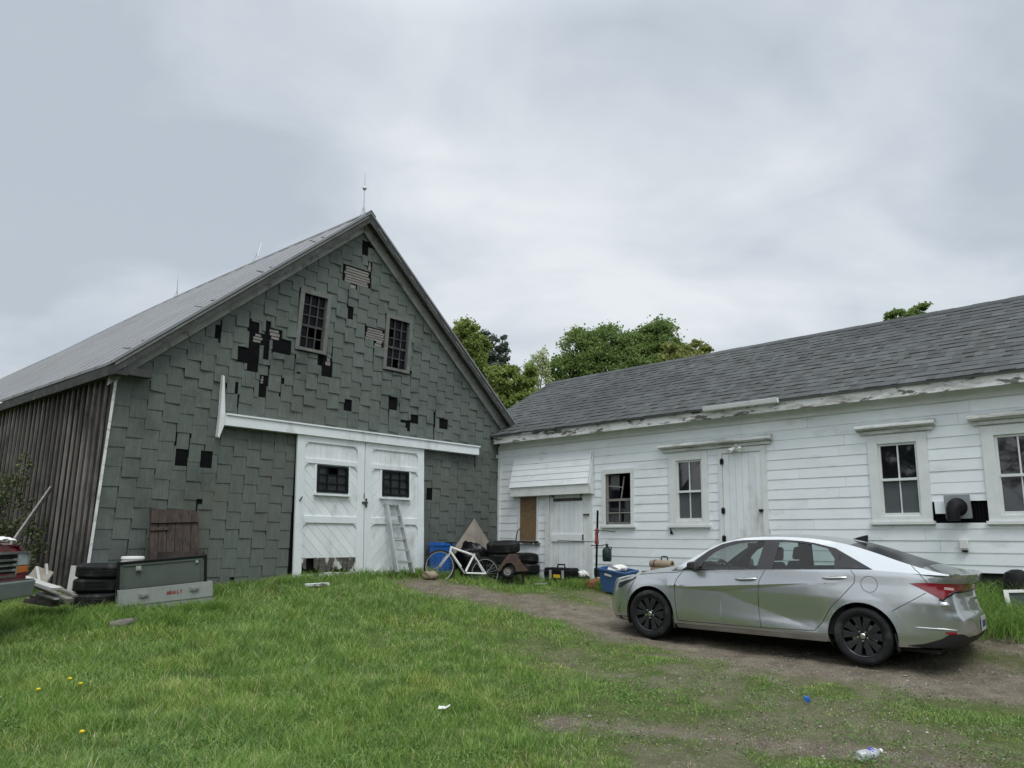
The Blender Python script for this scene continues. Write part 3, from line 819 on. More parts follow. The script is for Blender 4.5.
# structural wall behind the clapboards, with openings
mb = MB(hwarp)
cells = sub_rect([(.02, 5.7, .1, 3.85), (5.7, XE, 1.09, 3.85)], (3.15, 3.80, 1.82, 2.86))
for h in ((4.855, 5.405, 1.875, 3.03), (8.555, 9.11, 1.905, 3.035), (10.15, 10.71, 1.9, 3.02), OPEN['hole']): cells = sub_rect(cells, h)
for a in cells: mb.box(a[0], a[1], .0, .10, a[2], a[3])
mb.build('wall', MT['dark'], house)
mb = MB(hwarp)
row = 0; z = .50
while z < 3.76:
    zt_ = min(z + EXPO + .02, 3.80)
    x = .03
    while x < XE:
        L = rs.choice([1.22, 1.22, 2.44, 2.44, 3.0, 1.8]) if row % 2 == 0 or x > .1 else .75
        x1 = min(x + L, XE)
        rects = [(x, x1 - .003, z, zt_)]
        if z < 1.06: rects = sub_rect(rects, (5.7, XE + 1, -1, 1.08))
        for h in OPEN.values(): rects = sub_rect(rects, h)
        dy = rs.uniform(-.002, .002); sag = rs.uniform(-.0012, .0012)
        for a in rects:
            if a[1] - a[0] < .02 or a[3] - a[2] < .025: continue
            yo = lambda zz: -(.0175 - .0105 * (zz - z) / (EXPO + .02)) + dy
            mb.hexa([(a[0], yo(a[2]), a[2] + sag), (a[1], yo(a[2]), a[2] - sag), (a[1], -.001, a[2] - sag), (a[0], -.001, a[2] + sag),
                     (a[0], yo(a[3]), a[3]), (a[1], yo(a[3]), a[3]), (a[1], -.001, a[3]), (a[0], -.001, a[3])])
        x = x1
    z += EXPO; row += 1
mb.build('clapboard', MT['white'], house)
mb = MB(hwarp); mb.box(.0, .075, -.045, -.002, .42, 3.72); mb.build('corner_board', MT['whitetrim'], house)
# foundation under the raised right part
mb = MB(); mb.box(5.72, XE, .12, .4, -.2, 1.07); mb.box(.05, 5.7, .05, .4, -.2, .5); mb.build('foundation', MT['concrete'], house)
# other walls, so the house stands as a building
mb = MB(); mb.box(.12, XE, DH - .1, DH, 0, 3.85); mb.box(XE - .1, XE, .1, DH - .1, 0, 3.85); mb.box(.02, .12, .72, DH - .1, 0, 3.85)
mb.prism([(.1, 3.85), (DH - .1, 3.85), (RY, RZH - .15)], XE - .1, XE, 'x'); mb.prism([(.72, 3.85), (DH - .1, 3.85), (RY, RZH - .15)], .03, .12, 'x')
mb.build('rear_wall', MT['white'], house)
# dark rooms behind the panes
mb = MB(); mb.box(.13, XE - .1, 2.2, 2.25, .2, 3.8); mb.box(.13, XE - .1, .11, 2.2, .15, .2); mb.box(.13, XE - .1, .11, 2.2, 3.78, 3.8); mb.build('inner_wall', MT['dark'], house)
# fascia, soffit and frieze; the fascia paint peels
mb = MB(); x = .08
while x < XE:
    x1 = min(x + 2.9, XE); d_ = rs.uniform(-.006, .006)
    mb.box(x, x1 - .004, -.275 + d_, -.245 + d_, 3.735 + rs.uniform(-.008, .008), 3.905); x = x1
mb.build('fascia', MT['peel'], house)
mb = MB(); mb.box(.08, XE, -.244, -.03, 3.775, 3.80); mb.box(.08, XE, -.05, -.026, 3.62, 3.774); mb.build('soffit', MT['whitetrim'], house)
# roof: deck and courses of tabbed asphalt shingles
mb = MB()
def rp(y): return EZ + hp * (y - EY)
mb.prism([(EY, rp(EY) - .03), (.70, rp(.70) - .03), (.70, rp(.70) - .001), (EY, rp(EY) - .001)], .0, XE + .3, 'x')
mb.prism([(.70, rp(.70) - .03), (RY, RZH - .03), (RY, RZH - .001), (.70, rp(.70) - .001)], -1.28, XE + .3, 'x')
mb.prism([(RY, RZH - .03), (7.3, RZH - hp * 3.8 - .03), (7.3, RZH - hp * 3.8), (RY, RZH)], -1.28, XE + .3, 'x')
roof = mb.build('roof', MT['asphalt_roof'], house)
mb = MB(); SLh = math.hypot(RY - EY, RZH - EZ); uy, uz = (RY - EY) / SLh, (RZH - EZ) / SLh
ncs = 19; ex_ = SLh / ncs
for r_ in range(ncs):
    s0 = r_ * ex_; y0 = EY + uy * s0
    xl = -.0 if y0 < .72 else -1.28
    x = xl + rs.uniform(-.2, 0); first = True
    while x < XE + .3:
        w_ = rs.choice([.09, .11, .13, .16, .20]); xa = max(x, xl); xb = min(x + w_, XE + .3); x += w_
        if xb - xa < .02: continue
        th = rs.choice([.008, .013, .019]); s1 = min(s0 + ex_ * 1.12, SLh)
        wv = .012 * math.sin(xa * .9) + .006 * math.sin(xa * 2.7 + r_ * .1)
        def q(s, dz): return EY + uy * s - uz * dz, EZ + uz * s + uy * dz + wv * 0
        a0 = q(s0 - .004, th); b0_ = q(s0 - .004, .0008); a1 = q(s1, .002); b1 = q(s1, .0005)
        mb.hexa([(xa, b0_[0], b0_[1]), (xb, b0_[0], b0_[1]), (xb, b1[0], b1[1]), (xa, b1[0], b1[1]),
                 (xa, a0[0], a0[1]), (xb, a0[0], a0[1]), (xb, a1[0], a1[1]), (xa, a1[0], a1[1])])
mb.build('roof_shingle', MT['asphalt_roof'], roof)
mb = MB(); x = -1.28
while x < XE + .3:
    x1 = x + .30
    mb.prism([(RY - .16, RZH - .16 * hp + .008), (RY, RZH + .012), (RY + .16, RZH - .16 * hp + .008), (RY + .16, RZH - .16 * hp + .018), (RY, RZH + .028 + rs.uniform(0, .008)), (RY - .16, RZH - .16 * hp + .020)], x, x1 - .004, 'x'); x = x1
mb.build('ridge_cap', MT['asphalt_roof'], roof)

def casing(name, x0, x1, z0, z1, gx0, gx1, gz0, gz1, y=-.045, sill=True, mat_='whitetrim'):
    f = MB(hwarp)
    f.box(x0, gx0, y, .0, z0 + .05, z1); f.box(gx1, x1, y, .0, z0 + .05, z1); f.box(gx0, gx1, y + .001, .0, gz1, z1)
    f.box(gx0, gx1, y + .001, .0, z0 + .05, gz0)
    if sill: f.box(x0 - .03, x1 + .03, y - .03, .0, z0, z0 + .05)
    return f.build(name, MT[mat_], house, bevel=.004)
def sash(w, gx0, gx1, gz0, gz1, zm, upper, lower, munt_low=True, munt_up=True, y=-.01):
    s = MB(hwarp); xm = (gx0 + gx1) / 2
    s.box(gx0, gx0 + .035, y, .03, gz0, gz1); s.box(gx1 - .035, gx1, y, .03, gz0, gz1)
    s.box(gx0 + .035, gx1 - .035, y, .03, gz1 - .035, gz1); s.box(gx0 + .035, gx1 - .035, y - .012, .03, gz0, gz0 + .05)
    s.box(gx0 + .035, gx1 - .035, y - .018, .03, zm - .02, zm + .02)
    if munt_up: s.box(xm - .010, xm + .010, y + .002, .028, zm + .02, gz1 - .035)
    if munt_low: s.box(xm - .008, xm + .008, y + .008, .034, gz0 + .05, zm - .02)
    s.build('sash', MT['whitetrim'], w)
    p = MB(hwarp); p.hexa([(gx0 + .02, .017, zm), (gx1 - .02, .014, zm), (gx1 - .02, .020, zm), (gx0 + .02, .022, zm), (gx0 + .02, .013, gz1 - .02), (gx1 - .02, .016, gz1 - .02), (gx1 - .02, .021, gz1 - .02), (gx0 + .02, .020, gz1 - .02)])
    p.build('pane', MT[upper], w)
    p = MB(hwarp); p.box(gx0 + .02, gx1 - .02, .022, .027, gz0 + .03, zm); p.build('pane', MT[lower], w)
def headmould(x0, x1, z):
    h = MB(); h.prism([(-.03, z - .05), (-.12, z - .018), (-.165, z - .012), (-.165, z + .016), (-.14, z + .03), (-.03, z + .075)], x0, x1, 'x')
    h.box(x0 + .05, x1 - .05, -.06, -.028, z - .10, z - .051)
    return h.build('head_moulding', MT['peel_light'], house)
# window beside the lower door: broken sashes, no head moulding
w = casing('window', 3.08, 3.87, 1.755, 2.965, 3.16, 3.795, 1.82, 2.86); w['label'] = 'small dark window with broken sashes beside the lower door'
s = MB(hwarp); s.box(3.16, 3.79, .02, .05, 2.30, 2.35); s.box(3.47, 3.49, .022, .045, 1.85, 2.30); s.box(3.16, 3.79, .02, .045, 2.05, 2.07)
s.box(3.16, 3.20, .01, .05, 1.82, 2.86); s.box(3.16, 3.79, .01, .05, 1.82, 1.87); s.bar((3.52, .035, 2.35), (3.60, .03, 2.80), .022); s.bar((3.20, .05, 2.62), (3.55, .045, 2.58), .02); s.build('sash', MT['oldboard'], w)
p = MB(hwarp); p.box(3.20, 3.78, .05, .054, 1.85, 2.30); p.box(3.20, 3.46, .06, .064, 2.36, 2.84); p.build('pane', MT['darkglass'], w)
w = casing('window', 4.69, 5.535, 1.75, 3.17, 4.855, 5.405, 1.875, 3.03); w['label'] = 'double-hung window left of the tall door'
sash(w, 4.855, 5.405, 1.875, 3.03, 2.43, 'darkglass', 'screen')
w = casing('window', 8.395, 9.262, 1.775, 3.19, 8.545, 9.115, 1.905, 3.05); w['label'] = 'double-hung window above the car'
sash(w, 8.545, 9.115, 1.905, 3.05, 2.475, 'darkglass', 'screen')
w = casing('window', 9.985, 10.87, 1.765, 3.19, 10.145, 10.715, 1.9, 3.05); w['label'] = 'double-hung window at the right end of the wall'
sash(w, 10.145, 10.715, 1.9, 3.05, 2.46, 'darkglass', 'darkglass')
headmould(4.53, 6.84, 3.31); headmould(8.27, 9.43, 3.315); headmould(9.87, 11.0, 3.315)
# boarded window
w = casing('boarded_window', .68, 1.31, 1.42, 2.52, .74, 1.255, 1.475, 2.46, sill=False)
p = MB(hwarp); p.box(.742, 1.253, -.03, -.01, 1.478, 2.5); p.build('board', MT['osb'], w)
p = MB(hwarp); x = .66
while x < 1.36:
    L = rs.uniform(.06, .16); p.box(x, min(x + L, 1.36), -.07, -.05 + .05, 1.40 + rs.uniform(-.006, .006), 1.44 + rs.uniform(-.012, .0)); x += L + .004
p.build('sill', MT['rotten'], w)
# lower plank door under its little hood
d = MB(hwarp)
d.box(1.53, 1.64, -.05, .0, .40, 2.56); d.box(2.72, 2.83, -.05, .0, .40, 2.56); d.box(1.64, 2.72, -.049, .0, 2.47, 2.56)
fr = d.build('door_frame', MT['whitetrim'], house)
d = MB(hwarp); x = 1.65; k = 0
while x < 2.70:
    w_ = min(rs.uniform(.10, .155), 2.71 - x); d.box(x + .003, x + w_ - .003, -.035 - rs.uniform(0, .004), -.006, .58 + rs.uniform(-.0, .035), 2.468); x += w_
door1 = d.build('door', MT['doorwhite'], house); door1['label'] = 'white plank door with a rotten foot under the small hood'
d = MB(hwarp); d.box(1.72, 2.63, -.065, -.04, 1.47, 1.62); d.build('ledge_board', MT['doorwhite'], door1)
d = MB(hwarp); d.box(1.76, 2.56, -.062, -.04, 2.34, 2.40); d.tube([(1.78, -.05, 2.42), (1.74, -.09, 2.46), (1.73, -.06, 2.54)], .012, 6); d.tube([(2.52, -.05, 2.42), (2.56, -.09, 2.46), (2.58, -.06, 2.54)], .012, 6)
d.box(2.60, 2.76, -.07, -.05, 2.02, 2.05); d.box(2.58, 2.62, -.07, -.04, 1.50, 1.62); d.build_each('hinge', MT['darktrim'], door1)
d = MB(hwarp); x = 1.65
while x < 2.70:
    w_ = rs.uniform(.03, .09)
    if rs.random() < .75: d.prism([(x, .56), (x + w_, .56), (x + w_ * .8, .68 + rs.uniform(-.04, .10)), (x + w_ * .4, .66 + rs.uniform(-.05, .16))], -.046, -.041)
    x += w_
d.build_each('rotten_foot', MT['rotten'], door1)
# hood over the lower door
h = MB()
for k in range(5):
    u0_, u1_ = k / 5, (k + 1) / 5
    ya, za = -.03 - .15 * (1 - u0_), 2.68 + (3.35 - 2.68) * u0_; yb, zb_ = -.03 - .15 * (1 - u1_), 2.68 + (3.35 - 2.68) * u1_
    h.hexa([(.53 + .03 * u0_, ya - .022, za), (2.83, ya - .022, za), (2.83, ya + .01, za), (.53 + .03 * u0_, ya + .01, za),
            (.53 + .03 * u1_, yb - .008, zb_ + .02), (2.83, yb - .008, zb_ + .02), (2.83, yb + .01, zb_ + .02), (.53 + .03 * u1_, yb + .01, zb_ + .02)])
hood = h.build('door_hood', MT['white'], house)
h = MB(); h.box(.55, 2.84, -.175, -.155, 2.475, 2.678); h.build('hood_fascia', MT['whitetrim'], hood)
h = MB(); h.prism([(-.028, 3.38), (-.19, 2.68), (-.16, 2.47), (-.028, 2.47)], 2.842, 2.872, 'x'); h.prism([(-.028, 3.36), (-.17, 2.68), (-.15, 2.47), (-.028, 2.47)], .54, .56, 'x'); h.build_each('hood_cheek', MT['whitetrim'], hood)
# tall plank door
d = MB(hwarp); d.box(5.755, 5.83, -.05, .0, .6, 3.19); d.box(6.59, 6.68, -.05, .0, .6, 3.19); d.box(5.83, 6.59, -.049, .0, 3.10, 3.19); d.build('door_frame', MT['whitetrim'], house)
d = MB(hwarp); x = 5.835
while x < 6.58:
    w_ = min(.127, 6.588 - x); d.box(x + .002, x + w_ - .002, -.030, -.004, .62, 3.095); x += w_
door2 = d.build('door', MT['doorwhite'], house); door2['label'] = 'tall white plank door behind the car'
d = MB(hwarp)
for zz in (2.95, 2.05, 1.55): d.box(5.80, 5.86, -.062, -.03, zz - .045, zz + .045); d.tube([(5.835, -.06, zz - .06), (5.835, -.06, zz + .06)], .012, 6)
d.box(6.52, 6.60, -.065, -.03, 2.02, 2.06); d.tube([(6.56, -.06, 2.03), (6.57, -.09, 2.03)], .018, 8); d.build_each('hinge', MT['blackplastic'], door2)
# security light over the tall door
d = MB(); d.box(6.12, 6.22, -.075, -.045, 3.13, 3.21); d.lathe([(.001, -.05), (.032, -.05), (.045, .06), (.040, .075), (.001, .07)], 14, Matrix.Translation((6.10, -.12, 3.15)) @ Matrix.Rotation(R(120), 4, 'X') @ Matrix.Rotation(R(-20), 4, 'Y'))
d.lathe([(.001, -.05), (.032, -.05), (.045, .06), (.040, .075), (.001, .07)], 14, Matrix.Translation((6.25, -.12, 3.16)) @ Matrix.Rotation(R(120), 4, 'X') @ Matrix.Rotation(R(25), 4, 'Y'))
d.tube([(6.17, -.06, 3.2), (6.17, -.1, 3.24), (6.2, -.12, 3.2)], .016, 8)
d.build('security_light', MT['vent'], house)
# leftover piece of white gutter on the eave
d = MB(); pr = [(-.29, 3.955), (-.30, 3.885), (-.36, 3.865), (-.40, 3.88), (-.415, 3.95), (-.405, 3.955), (-.392, 3.89), (-.355, 3.877), (-.31, 3.893), (-.302, 3.95)]
d.prism(pr, 5.70, 7.12, 'x'); d.prism([(-.29, 3.955), (-.30, 3.885), (-.36, 3.865), (-.40, 3.88), (-.415, 3.95)], 5.697, 5.70 - .0005, 'x'); d.prism([(-.29, 3.955), (-.30, 3.885), (-.36, 3.865), (-.40, 3.88), (-.415, 3.95)], 7.1205, 7.124, 'x')
d.build('gutter', MT['whitetrim'], house)
d = MB(); d.box(9.29, 9.43, -.05, -.02, 1.93, 2.11); d.build('loose_clapboard', MT['white'], house)
# vent plate with its black hose connector in the torn-out hole
d = MB(); d.box(9.437, 9.775, -.11, -.085, 1.852, 2.205); d.box(9.45, 9.76, -.085, .05, 1.87, 2.19)
vp = d.build('vent_plate', MT['plate'], house, bevel=.006)
d = MB()
d.tube([(9.60, -.10, 2.02), (9.60, -.16, 2.03), (9.585, -.215, 2.02), (9.57, -.245, 1.97), (9.565, -.25, 1.90), (9.565, -.25, 1.82)], [.118, .115, .105, .09, .088, .088], 20)
d.lathe([(.118, -.004), (.135, -.004), (.135, .006), (.118, .006)], 24, Matrix.Translation((9.60, -.112, 2.02)) @ Matrix.Rotation(R(90), 4, 'X'), True)
d.build('hose_elbow', MT['blackplastic'], vp)
d = MB(); 
d.box(9.264, 9.983, .03, .05, 1.795, 2.11)
for k in range(4): d.box(9.80 + k * .045, 9.825 + k * .045, .012, .0299, 1.80, 2.10)
d.build('exposed_sheathing', MT['tar'], house)
d = MB(); d.box(9.563, 9.675, -.09, -.02, 1.42, 1.555); d.prism([(-.021, 1.42), (-.09, 1.42), (-.075, 1.395), (-.021, 1.395)], 9.57, 9.668, 'x'); vb = d.build('wall_vent', MT['vent'], house, bevel=.008)
d = MB(); d.prism([(-.025, 1.394), (-.082, 1.394), (-.06, 1.372), (-.025, 1.372)], 9.585, 9.655, 'x'); d.build('flap', MT['blackplastic'], vb)
# torn corner of a clapboard under the second window, small junction box at the barn corner
d = MB(hwarp); d.prism([(4.70, 1.74), (4.70, 1.63), (4.77, 1.63)], -.034, -.027); d.build('torn_corner', MT['dark'], house)
d = MB(); d.box(-.02, .03, -.10, -.05, 3.42, 3.50); d.build('junction_box', MT['vent'], house)
# ================================================================== CAR (silver four-door sedan)
CO = Vector((1.7919, 11.6218, .2364)); CX = Vector((.77188, -.63533, -.02379)); CY = Vector((.63551, .77209, 0)); CZ = CX.cross(CY)
CAR_M = Matrix(((CX.x, CY.x, CZ.x, CO.x), (CX.y, CY.y, CZ.y, CO.y), (CX.z, CY.z, CZ.z, CO.z), (0, 0, 0, 1)))
car = thing('parked_car', 'silver four-door sedan with dark alloy wheels parked on the dirt drive', 'car', M=CAR_M)
silver = mat('silver_metallic_paint', (.50, .52, .53), .26, .88, var=.03, scale=2, coat=.8, spec=.5)
MC = dict(paint=silver, black=mat('gloss_black_trim', (.010, .010, .011), .22, spec=.5), matt=mat('matt_black_trim', (.016, .016, .017), .6),
          glass=glass_mat('car_side_glass', (.66, .74, .73), .0), rglass=mat('car_dark_rear_glass', (.012, .014, .016), .22, spec=.5),
          red=mat('red_tail_lamp', (.20, .008, .018), .12, spec=.6, coat=.5), redl=mat('pale_tail_lamp_lens', (.55, .38, .38), .15),
          rim=mat('dark_alloy', (.050, .053, .057), .28, .6, var=.1), rimedge=mat('machined_alloy_face', (.075, .078, .082), .32, .8), tyre=MT['rubber'],
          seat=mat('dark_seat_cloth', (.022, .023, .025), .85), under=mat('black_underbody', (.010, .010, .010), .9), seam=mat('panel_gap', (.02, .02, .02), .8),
          chrome=MT['chrome'], lamp=MT['lampclear'], lampdark=mat('dark_headlamp_housing', (.03, .032, .035), .15, spec=.6),
          platew=mat('number_plate', (.36, .37, .37), .5, var=.1, scale=30), plated=mat('plate_lettering', (.03, .05, .10), .6), beige=mat('headliner', (.22, .215, .20), .9))

def catmull(pts, per=12):
    P_ = [Vector(p) for p in pts]; P_ = [P_[0] * 2 - P_[1]] + P_ + [P_[-1] * 2 - P_[-2]]; o = []
    for i in range(1, len(P_) - 2):
        for k in range(per):
            t = k / per; a, b_, c, d = P_[i - 1:i + 3]
            o.append(.5 * ((2 * b_) + (c - a) * t + (2 * a - 5 * b_ + 4 * c - d) * t * t + (3 * b_ - a - 3 * c + d) * t ** 3))
    o.append(P_[-2]); return o
PLAN = catmull([(0, 0), (.012, .25), (.05, .48), (.14, .67), (.30, .80), (.55, .873), (.88, .900), (1.3, .908), (1.8, .911), (2.4, .9125), (3.0, .9125), (3.4, .911), (3.8, .905), (4.12, .885), (4.35, .84), (4.50, .765), (4.585, .66), (4.63, .50), (4.658, .28), (4.668, 0)], 14)
_pl = np.array([[p.x, p.y] for p in PLAN])
_s = np.concatenate([[0], np.cumsum(np.hypot(*np.diff(_pl, axis=0).T))])
UOFF = float(np.interp(2.4, _pl[:, 0], _s)) - 2.4
UF, UR = -UOFF, float(_s[-1]) - UOFF            # u range; u == x along the flank
_tn = np.gradient(_pl, axis=0); _tn /= np.hypot(_tn[:, 0], _tn[:, 1])[:, None]
_nn = np.stack([-_tn[:, 1], _tn[:, 0]], 1)       # outward (towards +y here)
def plan(u):
    s = u + UOFF
    return (float(np.interp(s, _s, _pl[:, 0])), float(np.interp(s, _s, _pl[:, 1])), float(np.interp(s, _s, _nn[:, 0])), float(np.interp(s, _s, _nn[:, 1])))
SIDE_Z = [(.10, .16), (.17, .095), (.205, .055), (.25, .022), (.30, .006), (.38, .0), (.62, .004), (.72, .008), (.80, .022), (.90, .046), (1.0, .062), (1.06, .085)]
FRONT_Z = [(.10, .20), (.17, .10), (.22, .03), (.30, .0), (.45, .004), (.58, .03), (.66, .06), (.72, .10), (.80, .17), (1.1, .5)]
REAR_Z = [(.10, .40), (.20, .24), (.27, .12), (.34, .04), (.42, .0), (.56, .0), (.60, .012), (.64, .035), (.72, .055), (.80, .07), (.88, .07), (.93, .045), (.955, .022), (.985, .006), (1.03, .0), (1.1, .02)]
def it(tab, z): return float(np.interp(z, [a for a, _ in tab], [b_ for _, b_ in tab]))
def zcrease(x): return .695 + .091 * (x - 1.18)
def facet(x, z):
    if x < 1.15 or x > 3.45 or z > zcrease(x): 
        w = max(0, min(1, (x - 1.15) / .1)) * max(0, min(1, (3.45 - x) / .25))
        return .012 * w * max(0, 1 - (z - zcrease(x)) / .16) if z > zcrease(x) else 0
    zc = zcrease(x)
    zl = .695 - .014 * (x - 1.2) if x < 1.914 else .685 + (x - 1.914) * .161
    zl = min(zl, zc)
    d = .012 - .36 * (zc - max(z, zl))
    if z < zl:
        if x < 1.914: d += .025 * (zl - z)
        else:
            zd = .685 - .299 * (x - 1.914)
            d -= .095 * (zl - max(z, zd))
            if z < zd: d += .055 * (zd - z)
    w = max(0, min(1, (x - 1.15) / .35)); w = w * w * (3 - 2 * w) * max(0, min(1, (3.45 - x) / .35))
    lo = max(0, min(1, (z - .26) / .20)); lo = lo * lo * (3 - 2 * lo)
    return d * w * lo
def flare(x, z):
    o = 0
    for cx_ in (.88, 3.60):
        r_ = math.hypot(x - cx_, z - .317)
        if z > .2: o = max(o, .012 * max(0, 1 - max(0, r_ - .362) / .11))
    return o
def shell(u, z, off=0.0):
    x, y, nx_, ny_ = plan(u)
    wf = nx_ * nx_ if nx_ < 0 else 0; wr = nx_ * nx_ if nx_ > 0 else 0; ws = ny_ * ny_
    ins = wf * it(FRONT_Z, z) + wr * it(REAR_Z, z) + ws * it(SIDE_Z, z)
    d = off - ins + ws * (facet(x, z) + flare(x, z))
    return (x + nx_ * d, -(max(y + ny_ * d, 0)), z)
ZTOP = catmull([(UF, .735), (-.15, .735), (.05, .735), (.25, .742), (.45, .775), (.70, .830), (1.0, .878), (1.32, .920), (1.66, .940), (2.4, .987), (3.0, 1.020), (3.5, 1.043), (3.75, 1.050), (4.05, 1.043), (4.25, 1.035), (4.5, 1.035), (4.75, 1.04), (UR, 1.045)], 8)
_zt = np.array([[p.x, p.y] for p in ZTOP])
def ztop(u): return float(np.interp(u, _zt[:, 0], _zt[:, 1]))
ZB = [(UF, .19), (.3, .185), (.55, .17), (1.2, .18), (3.2, .22), (3.95, .24), (4.3, .27), (4.6, .30), (UR, .30)]
def zbot(u): return it(ZB, u)

def region(outline, holes, fmap, step, cons=(), both=True, name=None, material=None, parent=None, thick=0):
    """fill a 2D outline (with holes and crease lines) by a fine triangulation and map it onto a surface"""
    V = []; E = []
    def dens(pl, closed):
        o = []
        n_ = len(pl)
        for i in range(n_ if closed else n_ - 1):
            a, b_ = Vector(pl[i]), Vector(pl[(i + 1) % n_]); k = max(1, int((b_ - a).length / step))
            o += [a.lerp(b_, j / k) for j in range(k)]
        if not closed: o.append(Vector(pl[-1]))
        return o
    loops = []
    for pl in [outline] + list(holes):
        d = dens(pl, True); o = len(V); V += d; E += [(o + i, o + (i + 1) % len(d)) for i in range(len(d))]; loops.append(d)
    for pl in cons:
        d = dens(pl, False); o = len(V); V += d; E += [(o + i, o + i + 1) for i in range(len(d) - 1)]
    def inside(p, loop):
        c = False; j = len(loop) - 1
        for i in range(len(loop)):
            a, b_ = loop[i], loop[j]
            if (a[1] > p[1]) != (b_[1] > p[1]) and p[0] < (b_[0] - a[0]) * (p[1] - a[1]) / (b_[1] - a[1]) + a[0]: c = not c
            j = i
        return c
    xs_ = [p[0] for p in loops[0]]; zs_ = [p[1] for p in loops[0]]
    rr = random.Random(2)
    x = min(xs_) + step / 2; r_ = 0
    raw = [tuple(p) for p in outline]; rawh = [[tuple(p) for p in h] for h in holes]
    arr = np.array([tuple(v) for v in V])
    while x < max(xs_):
        z = min(zs_) + step / 2 + (r_ % 2) * step / 2
        while z < max(zs_):
            if inside((x, z), raw) and not any(inside((x, z), h) for h in rawh):
                if np.min((arr[:, 0] - x) ** 2 + (arr[:, 1] - z) ** 2) > (step * .45) ** 2: V.append(Vector((x, z)))
            z += step
        x += step * .87; r_ += 1
    v2, e2, f2, *_ = delaunay_2d_cdt([Vector((p[0], p[1])) for p in V], E, [], 0, 1e-5)
    fs = []
    for f in f2:
        c = sum((v2[i] for i in f), Vector((0, 0))) / len(f)
        if inside(c, raw) and not any(inside(c, h) for h in rawh): fs.append(tuple(f))
    mb = MB()
    P3 = [fmap(v[0], v[1]) for v in v2]
    mb.add(P3, fs, True)
    if both: mb.add([(p[0], -p[1], p[2]) for p in P3], [tuple(reversed(f)) for f in fs], True)
    if name is None: return mb
    # merge the two sides at the centre line and keep the shading smooth
    me = bpy.data.meshes.new(name)
    me.from_pydata([tuple(p) for p in mb.v], [], mb.f)
    bm = bmesh.new(); bm.from_mesh(me); bmesh.ops.remove_doubles(bm, verts=bm.verts, dist=.0008); bmesh.ops.recalc_face_normals(bm, faces=bm.faces); bm.to_mesh(me); bm.free()
    me.polygons.foreach_set('use_smooth', [True] * len(me.polygons)); me.set_sharp_from_angle(angle=R(9.5 if name == 'body' else 25))
    me.materials.append(material)
    o = bpy.data.objects.new(name, me); col.objects.link(o); o.parent = parent
    return o
def arc(cx_, cz_, r_, a0, a1, n=26): return [(cx_ + r_ * math.cos(R(a0 + (a1 - a0) * i / n)), cz_ + r_ * math.sin(R(a0 + (a1 - a0) * i / n))) for i in range(n + 1)]
us = np.linspace(UF, UR, 120)
WR_ = .372
a_ = math.degrees(math.asin((.317 - .19) / WR_))
bottom = []
for u in us:
    if abs(u - .88) < WR_ + .02 or abs(u - 3.60) < WR_ + .02: continue
    bottom.append((float(u), zbot(u)))
i1 = [i for i, p in enumerate(bottom) if p[0] < .88][-1]; i2 = [i for i, p in enumerate(bottom) if p[0] < 3.6][-1]
bottom = bottom[:i1 + 1] + arc(.88, .317, WR_, 180 + a_, -a_) + bottom[i1 + 1:i2 + 1] + arc(3.60, .317, WR_, 180 + a_ * .8, -a_ * .6) + bottom[i2 + 1:]
top = [(float(u), ztop(u)) for u in us][::-1]
cons = [[(1.18, .695), (1.914, zcrease(1.914)), (3.38, zcrease(3.38))], [(1.25, .692), (1.914, .685), (3.02, .863)], [(1.914, .685), (2.92, .385)]]
region(bottom + top, [], shell, .024, cons, name='body', material=silver, parent=car)

# ---- greenhouse flank
def gy_(z): return -(.862 - .60 * max(0, z - .95) - .9 * max(0, z - 1.36))
def gmap(off=0.0):
    def f(x, z):
        k = .86 * off; return (x, gy_(z) - k, z + .5 * off * 0)
    return f
RAIL = catmull([(1.20, .905), (1.32, .985), (1.46, 1.075), (1.62, 1.175), (1.83, 1.288), (2.05, 1.355), (2.32, 1.389), (2.64, 1.401), (2.95, 1.393), (3.22, 1.368), (3.49, 1.318), (3.75, 1.245), (4.0, 1.165), (4.15, 1.122), (4.32, 1.078), (4.50, 1.043)], 6)
RAIL = [(p.x, p.y) for p in RAIL]
beltl = [(4.50, 1.033), (4.25, 1.033), (4.05, 1.041), (3.75, 1.046), (3.5, 1.040), (3.0, 1.017), (2.4, .984), (1.66, .937), (1.36, .918)]
BLACK = [(1.355, .922), (1.506, 1.047), (1.69, 1.195), (1.85, 1.282), (2.013, 1.328), (2.135, 1.346), (2.646, 1.366), (2.90, 1.356), (3.036, 1.340), (3.299, 1.285), (3.737, 1.056), (3.5, 1.046), (2.594, .997), (2.44, .988), (1.66, .940)]
region(RAIL + beltl, [BLACK], gmap(), .035, name='cabin_frame', material=silver, parent=car)
FW_ = [(1.60, .952), (1.69, 1.095), (1.80, 1.190), (1.95, 1.262), (2.105, 1.306), (2.351, 1.335), (2.425, 1.338), (2.372, 1.000)]
RW_ = [(2.62, 1.340), (2.575, 1.008), (3.305, 1.046), (3.303, 1.16), (3.21, 1.276), (3.03, 1.318), (2.85, 1.332)]
QW_ = [(3.345, 1.240), (3.355, 1.06), (3.50, 1.062), (3.68, 1.069)]
region(BLACK, [FW_, RW_], gmap(-.003), .04, name='window_trim', material=MC['black'], parent=car)
region(FW_, [], gmap(-.012), .06, name='front_door_glass', material=MC['glass'], parent=car)
region(RW_, [], gmap(-.012), .06, name='rear_door_glass', material=MC['glass'], parent=car)
region(QW_, [], gmap(.002), .06, name='quarter_glass', material=MC['rglass'], parent=car)
